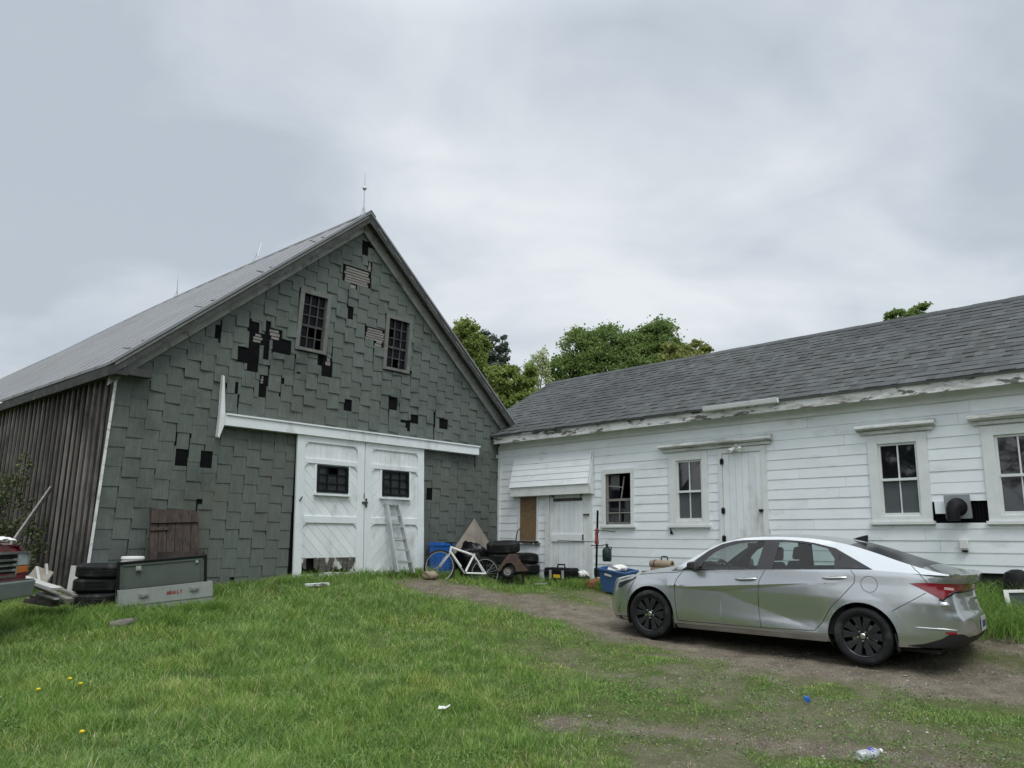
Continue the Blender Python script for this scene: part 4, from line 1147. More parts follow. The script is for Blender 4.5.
# ---- decks between the two flanks: hood, windscreen, roof, rear window, boot lid
def deck(name, line, crown, material, nseg=18, ext=0):
    """line: 3D edge points on the left flank; lofted across with a crown"""
    mb = MB(); vs = []; n_ = nseg + 1
    for (x, y, z), c in zip(line, crown):
        for k in range(n_):
            s = -1 + 2 * k / nseg
            vs.append((x, abs(y) * s, z + c * (1 - abs(s) ** 2.2)))
    fs = []
    for i in range(len(line) - 1):
        for k in range(nseg): fs.append((i * n_ + k, i * n_ + k + 1, (i + 1) * n_ + k + 1, (i + 1) * n_ + k))
    mb.add(vs, fs, True); return mb.build(name, material, car, angle=50)
hl = [shell(float(u), ztop(u)) for u in np.linspace(UF, 1.30, 60)]
deck('hood', hl, [min(.08, .032 + .05 * max(0, p[0])) * min(1, abs(p[1]) / .5) for p in hl], silver)
def rail_at(x0, x1, n=30, ins=0.0, dz=0.0):
    xr_ = [p[0] for p in RAIL]; zr_ = [p[1] for p in RAIL]; o = []
    for i in range(n + 1):
        x = x0 + (x1 - x0) * i / n; z = float(np.interp(x, xr_, zr_)); o.append((x, gy_(z) + ins, z + dz))
    return o
crownf = lambda x: float(np.interp(x, [1.2, 1.6, 2.05, 2.6, 3.3, 3.8, 4.2, 4.5], [.045, .05, .042, .036, .036, .034, .028, .012]))
def deckx(name, x0, x1, material, ins=0, dz=0, cx_=1, fr=None):
    l = rail_at(x0, x1, 30, 0, dz)
    if fr:            # black border printed round the glass: the same surface in two strips and a middle
        mb = MB(); vs = []; fs = []; S_ = [-1, -.95, -.9] + [-.9 + 1.8 * k / 14 for k in range(1, 14)] + [.9, .95, 1]; n_ = len(S_)
        for p in l:
            for s in S_: vs.append((p[0], abs(p[1]) * s, p[2] + crownf(p[0]) * (1 - abs(s) ** 2.2)))
        for sel, nm, mt in ((lambda k: k < 2 or k >= n_ - 3, 'windscreen_border', fr), (lambda k: 2 <= k < n_ - 3, name, material)):
            mb = MB(); mb.add(vs, [(i * n_ + k, i * n_ + k + 1, (i + 1) * n_ + k + 1, (i + 1) * n_ + k) for i in range(len(l) - 1) for k in range(n_ - 1) if sel(k)], True)
            q = mb.build(nm, mt, car, angle=50); bm = bmesh.new(); bm.from_mesh(q.data); bmesh.ops.delete(bm, geom=[v for v in bm.verts if not v.link_faces], context='VERTS'); bm.to_mesh(q.data); bm.free()
            if nm != name: split_object(q)
        return
    return deck(name, l, [crownf(p[0]) * cx_ for p in l], material)
deckx('windscreen', 1.20, 2.06, glass_mat('windscreen_glass', (.72, .78, .76), .03), .045, .0, fr=MC['black'])
deckx('roof', 2.06, 3.46, silver)
deckx('rear_window', 3.46, 4.24, MC['rglass'], .0, .0)
tl = rail_at(4.24, 4.50, 12); tl += [(4.52, -.78, 1.046)] + [(p[0], p[1], p[2] + .002) for p in (shell(float(u), ztop(u)) for u in np.linspace(4.50, UR, 40)) if p[0] > 4.525]
deck('boot_lid', tl, [crownf(p[0]) for p in tl], silver)
# spoiler lip along the tail
sp = [shell(float(u), 1.035, .004) for u in np.linspace(4.36, UR, 40)]
mb = MB(); pts = sp + [(p[0], -p[1], p[2]) for p in sp[::-1][1:]]
vs = []; fs = []
for p in pts:
    k = min(1, max(0, (p[0] - 4.36) / .15)); n_ = Vector((1, 0, 0)); 
    vs += [(p[0] - .05, p[1] * .97, 1.040 + .004 * k), (p[0] + .012 * k, p[1], 1.052), (p[0] + .016 * k, p[1], 1.040), (p[0] - .004, p[1] * .995, 1.0)]
for i in range(len(pts) - 1):
    for k in range(3): fs.append((i * 4 + k, i * 4 + k + 1, (i + 1) * 4 + k + 1, (i + 1) * 4 + k))
mb.add(vs, fs, True); mb.build('spoiler_lip', silver, car)

# ---- lamps, seams, trim laid on the shell
def ribbon(pl, w, fmap, both=True, n=8, mb=None):
    mb = mb or MB()
    P2 = []
    for a, b_ in zip(pl[:-1], pl[1:]):
        for k in range(n): P2.append(Vector(a).lerp(Vector(b_), k / n))
    P2.append(Vector(pl[-1]))
    for sd in ((1, -1) if both else (1,)):
        vs = []
        for i, p in enumerate(P2):
            d = (P2[min(i + 1, len(P2) - 1)] - P2[max(i - 1, 0)]).normalized(); nrm = Vector((-d.y, d.x)) * w / 2
            for q in (p + nrm, p - nrm):
                t = fmap(q[0], q[1]); vs.append((t[0], t[1] * sd, t[2]))
        mb.add(vs, [(2 * i, 2 * i + 1, 2 * i + 3, 2 * i + 2) for i in range(len(P2) - 1)], True)
    return mb
S = lambda off: (lambda u, z: shell(u, z, off))
mb = MB(); SW = .0065
for pl in ([(1.375, .915), (1.30, .82), (1.268, .738), (1.268, .60), (1.28, .48), (1.31, .27)],
           [(2.49, .985), (2.425, .86), (2.408, .72), (2.405, .53), (2.432, .30)],
           [(3.50, 1.04), (3.548, .985), (3.54, .90), (3.42, .76), (3.27, .60), (3.16, .42), (3.07, .325)],
           [(1.31, .27), (2.44, .295), (3.07, .325)], [(3.925, .62), (4.10, .73), (4.275, .838)],
           [(.72, .832), (1.0, .868), (1.30, .895), (1.36, .92)], [(.52, .56), (.60, .70), (.66, .80)]):
    ribbon(pl, SW, S(.0015), mb=mb)
ribbon([(4.13, 1.128), (4.17, 1.08), (4.23, 1.03), (4.30, .94), (4.34, .90)], SW, lambda x, z: gmap(.002)(x, z) if z > 1.034 else shell(x, z, .002), mb=mb)
ribbon(arc(3.70, .895, .088, 90, 450, 28), .005, S(.0015), both=False, n=1, mb=mb)
mb.build_each('panel_gap', MC['seam'], car)
# rocker trim line and lower cladding
mb = MB(); ribbon([(1.27, .20), (2.4, .222), (3.2, .238)], .055, S(.004), mb=mb); mb.build('sill_trim', silver, car)
LAMP = [(4.117, .930), (4.20, .940), (4.32, .945), (UR, .925), (UR, .865), (4.62, .865), (4.53, .845), (4.437, .768), (4.40, .79), (4.25, .87)]
region(LAMP, [], S(.006), .03, name='tail_lamp', material=MC['red'], parent=car)
mb = MB(); ribbon([(4.47, .895), (4.60, .885)], .028, S(.009), mb=mb, n=12); mb.build('reversing_lamp', MC['redl'], car)
mb = MB(); ribbon([(4.40, .775), (4.437, .768), (4.50, .81), (4.62, .852), (UR, .855)], .018, S(.007), mb=mb, n=12); mb.build('lamp_shade', MC['black'], car)
region([(4.36, .955), (4.30, .99), (4.42, 1.02), (UR, 1.02), (UR, .935), (4.5, .948)], [], S(.003), .03, name='tail_panel', material=mat('tail_panel_paint', (.30, .315, .31), .34, .7, var=.03, coat=.6), parent=car)
# lower rear bumper: black diffuser, raised strip added as the crease's highlight line, reflector
region([(4.05, .262), (4.22, .30), (4.38, .36), (4.48, .42), (4.62, .42), (4.75, .38), (UR, .38), (UR, .29), (4.6, .285), (4.3, .262)], [], S(.006), .03, name='rear_diffuser', material=MC['matt'], parent=car)
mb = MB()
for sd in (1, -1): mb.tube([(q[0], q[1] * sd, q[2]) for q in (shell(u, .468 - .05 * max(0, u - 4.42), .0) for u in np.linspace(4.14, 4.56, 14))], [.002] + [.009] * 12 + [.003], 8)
mb.build('crease_highlight', silver, car)
mb = MB(); ribbon([(4.43, .43), (4.54, .432)], .022, S(.012), mb=mb); mb.build('rear_reflector', MC['red'], car)
mb = MB(); mb.M = Matrix.Identity(4); p = Vector(shell(4.47, .715, .0)); mb.lathe([(.001, .055), (.02, .052), (.04, .036), (.052, .0), (.052, -.03)], 18, Matrix.Translation(p) @ Matrix.Rotation(R(62), 4, 'Z') @ Matrix.Rotation(R(90), 4, 'X') @ Matrix.Translation((0, 0, -.028)))
mb.build('chrome_dome', MC['chrome'], car)  # small chrome half dome on the rear corner
# number plate and boot badge lettering
xr0 = shell(UR, .50)[0]
mb = MB(); mb.box(xr0 + .003, xr0 + .012, -.155, .155, .42, .575); pl_ = mb.build('number_plate', MC['platew'], car)
mb = MB(); rs = random.Random(4)
for k in range(6): mb.box(xr0 + .0122, xr0 + .0136, -.12 + k * .042, -.092 + k * .042, .46, .53)
mb.build('plate_lettering', MC['plated'], pl_)
mb = MB(); x_ = shell(UR, .76)[0]
for k in range(7): mb.box(x_ + .001, x_ + .006, -.19 + k * .055, -.155 + k * .055, .745, .775)
mb.build('badge_lettering', MC['chrome'], car)
mb = MB(); mb.box(x_ - .004, x_ + .01, -.26, .26, .655, .685); mb.build('boot_handle', MC['matt'], car)
# headlamps, grille, lower air intake
region([(.30, .640), (.345, .718), (.50, .762), (.66, .800), (.60, .742), (.48, .690), (.36, .625)], [], S(.005), .03, name='headlamp', material=MC['lampdark'], parent=car)
mb = MB(); ribbon([(.34, .705), (.48, .748), (.62, .785)], .02, S(.008), mb=mb); mb.build('headlamp_lens', MC['lamp'], car)
region([(UF, .69), (-.18, .69), (-.08, .655), (-.03, .60), (-.08, .45), (-.18, .38), (UF, .36)], [], S(.006), .04, name='grille', material=MC['matt'], parent=car)
mb = MB(); ribbon([(.16, .20), (.33, .215), (.52, .225)], .03, S(.012), mb=mb); mb.build('front_lip', MC['chrome'], car)
mb = MB(); ribbon([(.30, .26), (.335, .33), (.36, .42)], .022, S(.006), mb=mb); mb.build('bumper_slot', MC['chrome'], car)
# door handles
for (xa, za), (xb, zb_) in (((2.12, .853), (2.385, .878)), ((3.19, .933), (3.455, .955))):
    for sd in (1, -1):
        mb = MB(); P_ = []
        for k in range(9):
            t = k / 8; q = shell(xa + (xb - xa) * t, za + (zb_ - za) * t, .004 + .030 * math.sin(math.pi * t) ** .5); P_.append((q[0], q[1] * sd, q[2]))
        mb.tube(P_, [.010, .013, .014, .014, .014, .014, .014, .013, .010], 8); hd = mb.build('door_handle', silver, car)
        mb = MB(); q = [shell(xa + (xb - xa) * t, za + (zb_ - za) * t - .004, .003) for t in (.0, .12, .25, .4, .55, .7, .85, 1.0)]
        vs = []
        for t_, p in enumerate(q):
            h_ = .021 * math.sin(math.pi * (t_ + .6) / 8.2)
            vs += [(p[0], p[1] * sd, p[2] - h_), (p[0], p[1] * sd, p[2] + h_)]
        mb.add(vs, [(2 * i, 2 * i + 1, 2 * i + 3, 2 * i + 2) for i in range(len(q) - 1)]); mb.build('recess_shade', MC['seam'], hd)  # flat dark patch behind the handle, painted as the hollow's shade
# mirrors
for sd in (1, -1):
    mb = MB(); c = Vector((1.555, -.965 * sd, .985))
    mb.hexa([c + Vector(p) for p in ((-.085, .09 * sd, -.055), (.055, .09 * sd, -.06), (.06, -.10 * sd, -.035), (-.04, -.10 * sd, -.035), (-.07, .09 * sd, .06), (.05, .09 * sd, .075), (.055, -.085 * sd, .065), (-.03, -.085 * sd, .055))])
    mb.bar((1.50, -.86 * sd, .945), (1.54, -.92 * sd, .955), .05, .05)
    mb.build('door_mirror', MC['black'], car, bevel=.02)
# shark fin aerial
mb = MB(); mb.prism([(3.33, 1.395), (3.43, 1.428), (3.50, 1.448), (3.515, 1.446), (3.51, 1.36)], -.011, .011); mb.build('roof_aerial', MC['black'], car, bevel=.004)
mb = MB(); mb.tube([(1.33, -.45, .99), (1.30, .2, 1.015)], .012, 6); mb.tube([(1.33, .1, 1.01), (1.31, .6, .99)], .012, 6); mb.build('wiper', MC['matt'], car)
# wheels
def wheel(x, sd):
    M0 = Matrix.Translation((x, -.905 * sd, .317)) @ Matrix.Rotation(R(90) * (1 if sd > 0 else -1), 4, 'X')     # local +z points out of the flank
    mb = MB(); mb.lathe([(.228, -.01), (.246, .0), (.270, .006), (.298, .0), (.311, -.016), (.317, -.04), (.317, -.18), (.311, -.205), (.29, -.222), (.24, -.222), (.225, -.20), (.225, -.02)], 56, M0, True)
    w_ = mb.build('wheel', MC['tyre'], car, angle=50)
    mb = MB(); mb.lathe([(.226, -.012), (.222, -.006), (.214, -.012), (.206, -.05), (.200, -.16), (.19, -.18), (.05, -.10), (.001, -.10)], 48, M0); mb.build('rim', MC['rim'], w_, angle=40)
    mb = MB(); mb.M = M0
    for k in range(5):
        for s_ in (-1, 1):
            a0 = R(90 + 72 * k + s_ * 9); a1 = R(90 + 72 * k + s_ * 17); t0 = R(15); t1 = R(12)
            pts = [(.045, a0 - t0 * 1.1), (.045, a0 + t0 * 1.1), (.212, a1 + t1), (.212, a1 - t1)]
            up_ = [(r_ * math.cos(a), r_ * math.sin(a), -.018 if r_ < .1 else -.010) for r_, a in pts]
            dn = [(r_ * math.cos(a), r_ * math.sin(a), -.075 if r_ < .1 else -.055) for r_, a in pts]
            mb.hexa(dn + up_)
    mb.build('spoke', MC['rim'], w_, bevel=.004)
    mb = MB(); mb.M = M0
    for k in range(5):
        a0 = R(90 + 72 * k + 7); a1 = R(90 + 72 * k + 26.5)
        mb.add([(.07 * math.cos(a0), .07 * math.sin(a0), -.0145), (.07 * math.cos(a0 + .16), .07 * math.sin(a0 + .16), -.0145), (.208 * math.cos(a1 + .03), .208 * math.sin(a1 + .03), -.0072), (.208 * math.cos(a1 - .03), .208 * math.sin(a1 - .03), -.0072)], [(0, 1, 2, 3)])
    mb.build('spoke_face', MC['rimedge'], w_)
    mb = MB(); mb.lathe([(.001, -.004), (.026, -.005), (.032, -.010), (.034, -.03)], 20, M0); mb.M = M0
    for k in range(5):
        a = R(54 + 72 * k); mb.lathe([(.001, .002), (.009, .0), (.010, -.02)], 8, Matrix.Translation((.054 * math.cos(a), .054 * math.sin(a), -.012)))
    mb.build('hub_cap', MC['chrome'], w_)
    mb = MB(); mb.lathe([(.001, -.10), (.14, -.10), (.14, -.12), (.001, -.12)], 28, M0); mb.build('brake_disc', MT['steel'], w_)
for x in (.88, 3.60):
    for sd in (1, -1): wheel(x, sd)
# wheel wells, floor and cabin
mb = MB()
for x in (.88, 3.60):
    for sd in (1, -1):
        prof = arc(x, .317, .374, -25, 205, 20)
        vs = [(p[0], -.87 * sd, p[1]) for p in prof] + [(p[0], -.60 * sd, p[1]) for p in prof]; n_ = len(prof)
        mb.add(vs, [(i, i + 1, n_ + i + 1, n_ + i) for i in range(n_ - 1)] + [list(range(n_, 2 * n_))])
mb.box(.35, 4.35, -.80, .80, .20, .24); mb.box(1.30, 3.15, -.81, .81, .24, .34); mb.box(.30, .47, -.6, .6, .22, .6); mb.box(4.0, 4.35, -.6, .6, .27, .6)
mb.build('underbody', MC['under'], car)
mb = MB()
for sd in (1, -1):
    mb.add([shell(u, z, -.05)[:1] + (shell(u, z, -.05)[1] * sd, z) for u, z in ((1.35, .3), (3.35, .3), (3.5, 1.03), (2.4, .975), (1.4, .91))], [(0, 1, 2, 3, 4)])
mb.box(1.22, 1.62, -.78, .78, .55, .93); mb.box(3.45, 4.2, -.74, .74, .60, 1.04)
mb.build('cabin_lining', MC['under'], car)
def seat(x, y, w_, back):
    mb = MB(); mb.hexa([(x - .25, y - w_, .38), (x + .25, y - w_, .34), (x + .25, y + w_, .34), (x - .25, y + w_, .38), (x - .25, y - w_, .56), (x + .25, y - w_, .50), (x + .25, y + w_, .50), (x - .25, y + w_, .56)])
    mb.hexa([(x + .18, y - w_, .45), (x + .32, y - w_, .42), (x + .32, y + w_, .42), (x + .18, y + w_, .45), (x + .38, y - w_ * .85, 1.08), (x + .48, y - w_ * .85, 1.06), (x + .48, y + w_ * .85, 1.06), (x + .38, y + w_ * .85, 1.08)])
    for yy in ((y,) if w_ < .4 else (y - .38, y, y + .38)):
        mb.hexa([(x + .40, yy - .13, 1.10), (x + .48, yy - .13, 1.09), (x + .48, yy + .13, 1.09), (x + .40, yy + .13, 1.10), (x + .43, yy - .11, 1.27), (x + .50, yy - .11, 1.26), (x + .50, yy + .11, 1.26), (x + .43, yy + .11, 1.27)])
    mb.build('seat', MC['seat'], car, bevel=.03)
seat(2.05, -.38, .25, 0); seat(2.05, .38, .25, 0); seat(2.95, 0, .64, 1)
mb = MB(); Ms = Matrix.Translation((1.78, -.37, .90)) @ Matrix.Rotation(R(65), 4, 'Y')
mb.tube([Ms @ Vector((.18 * math.cos(a), .18 * math.sin(a), 0)) for a in np.linspace(0, 2 * math.pi, 25)[:-1]], .016, 8, True); mb.bar(Ms @ Vector((-.18, 0, 0)), Ms @ Vector((.18, 0, 0)), .04, .02); mb.bar(Ms @ Vector((0, 0, 0)), (1.5, -.37, .8), .06); mb.build('steering_wheel', MC['matt'], car)
mb = MB(); mb.hexa([(1.98, -.09, 1.235), (2.0, -.09, 1.235), (2.0, .09, 1.235), (1.98, .09, 1.235), (1.98, -.10, 1.30), (2.0, -.10, 1.30), (2.0, .10, 1.30), (1.98, .10, 1.30)]); mb.build('rear_view_mirror', MC['matt'], car)
# one object per side
for o in [c for c in car.children if c.name.split('.')[0] in ('front_door_glass', 'rear_door_glass', 'quarter_glass', 'window_trim', 'headlamp', 'cabin_frame', 'headlamp_lens', 'reversing_lamp', 'crease_highlight', 'rear_reflector', 'front_lip', 'bumper_slot', 'sill_trim', 'lamp_shade', 'wiper')]: split_object(o)
# mud flaps
mb = MB()
for sd in (1, -1):
    mb.hexa([(3.955, -.885 * sd, .20), (3.975, -.885 * sd, .20), (3.985, -.75 * sd, .20), (3.965, -.75 * sd, .20), (3.93, -.885 * sd, .38), (3.95, -.885 * sd, .38), (3.96, -.75 * sd, .38), (3.94, -.75 * sd, .38)])
    mb.hexa([(1.235, -.885 * sd, .17), (1.255, -.885 * sd, .17), (1.255, -.75 * sd, .17), (1.235, -.75 * sd, .17), (1.21, -.885 * sd, .33), (1.23, -.885 * sd, .33), (1.23, -.75 * sd, .33), (1.21, -.75 * sd, .33)])
mb.build_each('mud_flap', MC['matt'], car)
# ================================================================== THINGS IN THE YARD
rs = random.Random(21)
I4 = Matrix.Identity(4)

# ---- step ladder leaning on the right barn door
a, b_ = on_barn(387, 505, .17), on_barn(398, 505, .17); c, d = on_barn(397.3, 572, .55), on_barn(413.5, 573, .55)
org = (c + d) / 2; org.z -= .04
lad = thing('step_ladder', 'folded aluminium step ladder leaning against the right barn door', 'ladder', M=BARN_M @ Matrix.Translation(org))
a -= org; b_ -= org; c -= org; d -= org
mb = MB(); mb.bar(a, c, .035, .075, (0, 1, 0)); mb.build('side_rail', MT['alu'], lad)
mb = MB(); mb.bar(b_, d, .035, .075, (0, 1, 0)); mb.build('side_rail', MT['alu'], lad)
for t in (.155, .325, .50, .675, .84):
    mb = MB(); mb.bar(a.lerp(c, t), b_.lerp(d, t), .085, .028); mb.build('step', MT['alu'], lad)
mb = MB(); mb.bar(a + Vector((-.015, .02, .012)), b_ + Vector((.015, .02, .012)), .12, .03); mb.build('top_cap', MT['alu'], lad)
bk = Vector((0, .10, .03))
for p, q in ((a, c), (b_, d)):
    mb = MB(); mb.bar(p + Vector((0, .045, -.03)), q + bk, .022, .03); mb.build('rear_leg', MT['alu'], lad)
mb = MB()
for t in (.25, .55, .88): mb.bar(a.lerp(c + bk, t) + Vector((0, .03, 0)), b_.lerp(d + bk, t) + Vector((0, .03, 0)), .018, .018)
mb.build('rear_brace', MT['alu'], lad)

# ---- blue barrel by the right barn door
p = BW(on_barn(440.5, 573, .34).x, -.34); g = G(p.x, p.y)
t = thing('blue_barrel', 'bright blue open plastic barrel behind the bicycle front wheel', 'barrel', (p.x, p.y, g - .02))
mb = MB(); mb.lathe([(.001, .01), (.215, .01), (.222, .03), (.262, .70), (.275, .705), (.275, .725), (.256, .725), (.25, .70), (.21, .05), (.001, .05)], 36); mb.build('shell', MT['blueplastic'], t)
mb = MB(); mb.lathe([(.268, .655), (.280, .66), (.280, .70), (.270, .705)], 36); mb.build('rim', MT['blueplastic'], t)

# ---- white bicycle
fa, ra = depth(439.6, 566.5, 15.0), depth(484.8, 573.6, 15.4)
bike = thing('bicycle', 'white framed bicycle leaning in front of the tyre pile', 'bicycle', (fa + ra) / 2 - Vector((0, 0, .31)))
o0 = Vector(bike.location)
hd_t, hd_b, bb, seatc = depth(451.6, 547.6, 15.07), depth(450.2, 551.5, 15.07), depth(464.9, 573.0, 15.23), depth(473.8, 555.4, 15.31)
fa, ra, hd_t, hd_b, bb, seatc = [v - o0 for v in (fa, ra, hd_t, hd_b, bb, seatc)]
axw = (ra - fa).cross(Vector((0, 0, 1))).normalized()
mb = MB(); mb.tube([hd_t + Vector((0, 0, .03)), hd_b - Vector((0, 0, .02))], .026, 10); mb.tube([hd_t, seatc], .022, 10); mb.tube([hd_b, bb], .027, 10); mb.tube([seatc + (seatc - bb) * .12, bb], .022, 10)
for s in (-1, 1): mb.tube([bb + axw * .03 * s, ra + axw * .06 * s], .016, 8); mb.tube([seatc + axw * .02 * s, ra + axw * .06 * s], .014, 8)
mb.build('frame', MT['bikewhite'], bike)
mb = MB()
for s in (-1, 1): mb.tube([hd_b + axw * .03 * s - Vector((0, 0, .02)), hd_b.lerp(fa, .45) + axw * .055 * s, fa + axw * .05 * s], [.017, .016, .010], 8)
mb.build('fork', MT['alu'], bike)
for nm, cpt in (('wheel', fa), ('wheel', ra)):
    e1 = (ra - fa); e1.z = 0; e1.normalize(); RW = .315
    ring = [cpt + e1 * (RW * math.cos(x)) + Vector((0, 0, RW * math.sin(x))) for x in np.linspace(0, 2 * math.pi, 49)[:-1]]
    mb = MB(); mb.tube(ring, .021, 8, True); w_ = mb.build('wheel', MT['rubber'], bike)
    mb = MB(); mb.tube([cpt + (q - cpt) * .92 for q in ring], .010, 6, True); mb.build('rim', MT['alu'], w_)
    mb = MB(); 
    for k in range(24):
        q = ring[k * 2]; mb.tube([cpt + axw * (.03 if k % 2 else -.03), cpt + (q - cpt) * .91], .0014, 4)
    mb.tube([cpt - axw * .05, cpt + axw * .05], .018, 8); mb.build('spoke', MT['steel'], w_)
mb = MB(); st = hd_t + Vector((0, 0, .10)) - e1 * .07; mb.tube([hd_t, hd_t + Vector((0, 0, .08)), st], .016, 8); mb.tube([st - axw * .29 + e1 * .05, st - axw * .1, st + axw * .1, st + axw * .29 + e1 * .05], .013, 8); mb.build('handlebar', MT['blackplastic'], bike)
mb = MB(); sp_ = seatc + (seatc - bb).normalized() * .20; mb.tube([seatc, sp_ - (seatc - bb).normalized() * .12], .014, 8); mb.v = list(mb.v); sp_ = sp_ - (seatc - bb).normalized() * .13; mb.hexa([sp_ + e1 * -.15 + axw * -.02, sp_ + e1 * .12 + axw * -.075, sp_ + e1 * .12 + axw * .075, sp_ + e1 * -.15 + axw * .02, sp_ + e1 * -.15 + axw * -.02 + Vector((0, 0, .04)), sp_ + e1 * .12 + axw * -.075 + Vector((0, 0, .06)), sp_ + e1 * .12 + axw * .075 + Vector((0, 0, .06)), sp_ + e1 * -.15 + axw * .02 + Vector((0, 0, .04))])
mb.build('saddle', MT['blackplastic'], bike, bevel=.015)
mb = MB(); mb.lathe([(.02, -.004), (.09, -.004), (.09, .004), (.02, .004)], 24, Matrix.Translation(bb + axw * -.05) @ axw.to_track_quat('Z', 'Y').to_matrix().to_4x4(), True); mb.bar(bb - axw * .07, bb - axw * .07 + e1 * .10 - Vector((0, 0, .13)), .018); mb.bar(bb + axw * .07, bb + axw * .07 - e1 * .10 + Vector((0, 0, .13)), .018); mb.build('crank', MT['blackplastic'], bike)

# ---- plywood sheet on its corner against the barn
P4 = [on_barn(474.5, 518.5, .10), on_barn(491, 545, .24), on_barn(473.5, 579, .46), on_barn(452.5, 551, .24)]
o_ = P4[2].copy()
mb = MB(); nrm = (P4[1] - P4[3]).cross(P4[0] - P4[2]).normalized() * .014
mb.hexa([q - o_ for q in P4] + [q - o_ - nrm for q in P4])
s = mb.build('plywood_sheet', MT['ply']); s.matrix_world = BARN_M @ Matrix.Translation(o_); tag(s, 'weathered plywood sheet standing on one corner against the barn', 'plywood')
# thin weathered stake beside the barrel
q = BW(-1.72, -.55); g = G(q.x, q.y)
mb = MB(); mb.bar((0, 0, -.05), (.04, .30, .62), .07, .022); s = mb.build('wood_stake', MT['ply']); s.location = (q.x, q.y, g); tag(s, 'narrow grey board leaning on the barn between barrel and bicycle frame', 'board')
# ---- black refuse bag behind the bicycle
def blob(name, center, rad, material, seed, rough=.25, n=26, m=16):
    rr = random.Random(seed); ph = [(rr.uniform(0, 6), rr.uniform(1.5, 5), rr.uniform(1.5, 5), rr.uniform(.3, 1)) for _ in range(9)]
    mb = MB(); vs = []
    for i in range(m + 1):
        th = math.pi * i / m
        for k in range(n):
            a = 2 * math.pi * k / n; d = Vector((math.sin(th) * math.cos(a), math.sin(th) * math.sin(a), math.cos(th)))
            f = 1 + rough * sum(w * math.sin(p + f1 * d.x * 2 + f2 * d.y * 2 + (f1 - f2) * d.z * 2) for p, f1, f2, w in ph) / 4.5
            vs.append((d.x * rad[0] * f, d.y * rad[1] * f, max(d.z * rad[2] * f, -rad[2] * .8)))
    fs = [(i * n + k, i * n + (k + 1) % n, (i + 1) * n + (k + 1) % n, (i + 1) * n + k) for i in range(m) for k in range(n)]
    mb.add(vs, fs, True); o = mb.build(name, material, angle=60); o.location = center; return o
p = depth(472, 575, 16.05); tag(blob('refuse_bag', (p.x + .02, p.y - .10, G(p.x, p.y) + .34), (.36, .27, .43), MT['trashbag'], 3), 'bulging black refuse bag between the bicycle and the tyres', 'bag')
# ---- tyres
def tyre_mesh(r=.36, w=.215, rin=.20, mw=None):
    mb = MB(); h = w / 2
    pr = [(rin, -h * .75), (rin + .02, -h * .95), (r - .07, -h), (r - .02, -h * .82), (r, -h * .55)]
    tread = []
    for k in range(5):
        z0 = -h * .55 + k * h * 1.1 / 5; z1 = z0 + h * 1.1 / 5
        tread += [(r, z0 + .004), (r, z1 - .010), (r - .010, z1 - .008), (r - .010, z1 + .001)]
    pr += tread + [(r, h * .55), (r - .02, h * .82), (r - .07, h), (rin + .02, h * .95), (rin, h * .75), (rin + .012, 0)]
    mb.lathe(pr, 40, None, True); return mb
tm = tyre_mesh()
tyre0 = tm.build('old_tyre', MT['rubber'], angle=50)
first = [True]
def tyre(loc, rot, label, group, sc=(1, 1, 1)):
    o = tyre0 if first[0] else tyre0.copy()
    if not first[0]: col.objects.link(o)
    first[0] = False
    o.location = loc; o.rotation_euler = rot; o.scale = sc
    return tag(o, label, 'tyre', group)
GP = 'old tyres piled in the corner by the house'
A = depth(503, 582, 15.85); gA = G(A.x, A.y) - .04
B_ = Vector((.26, 16.50, 0)); gB = G(B_.x, B_.y) - .05
for k in range(3): tyre((A.x + (.01, -.02, .015)[k], A.y, gA + .11 + k * .215), (R((1, -2, 2)[k]), R((2, 1, -3)[k]), k), ('bottom tyre of the stack right behind the rusty fender', 'second tyre from the ground behind the rusty fender', 'third tyre from the ground behind the rusty fender')[k], GP)
tyre((A.x + .0, A.y - .02, gA + .11 + 3 * .215 + .02), (R(3), R(-4), .4), 'topmost tyre of the taller stack in the corner pile', GP, (1, 1, 1.15))
for k in range(3): tyre((B_.x + (.0, .02, -.01)[k], B_.y, gB + .11 + k * .215), (R((1, -1, 5)[k]), R((0, 2, 6)[k]), k + .5), ('bottom tyre of the shorter stack below the boarded window', 'middle tyre of the shorter stack below the boarded window', 'tilted top tyre of the shorter stack below the boarded window')[k], GP)
GL = 'old tyres stacked beside the metal toolbox'
Lc = depth(99, 604, 10.95); gL = .545
for k in range(3): tyre((Lc.x + (.0, -.015, .01)[k], Lc.y + (0, .01, 0)[k], gL + .10 + k * .20), (R((1, -1, 1)[k]), R((-1, 1, 0)[k]), k), ('bottom tyre beside the metal toolbox, half hidden in grass', 'middle tyre of the three beside the metal toolbox', 'top tyre of the three beside the metal toolbox')[k], GL, (1, 1, .95))
# curved lever rising from the corner pile
mb = MB(); mb.tube([(0, 0, 0), (.01, 0, .10), (.03, 0, .20), (.08, 0, .26)], .012, 6); s = mb.build('metal_lever', MT['blackplastic']); s.location = (A.x + .27, A.y - .02, gA + .90); tag(s, 'thin curved black lever sticking up from the tyre pile', 'lever')
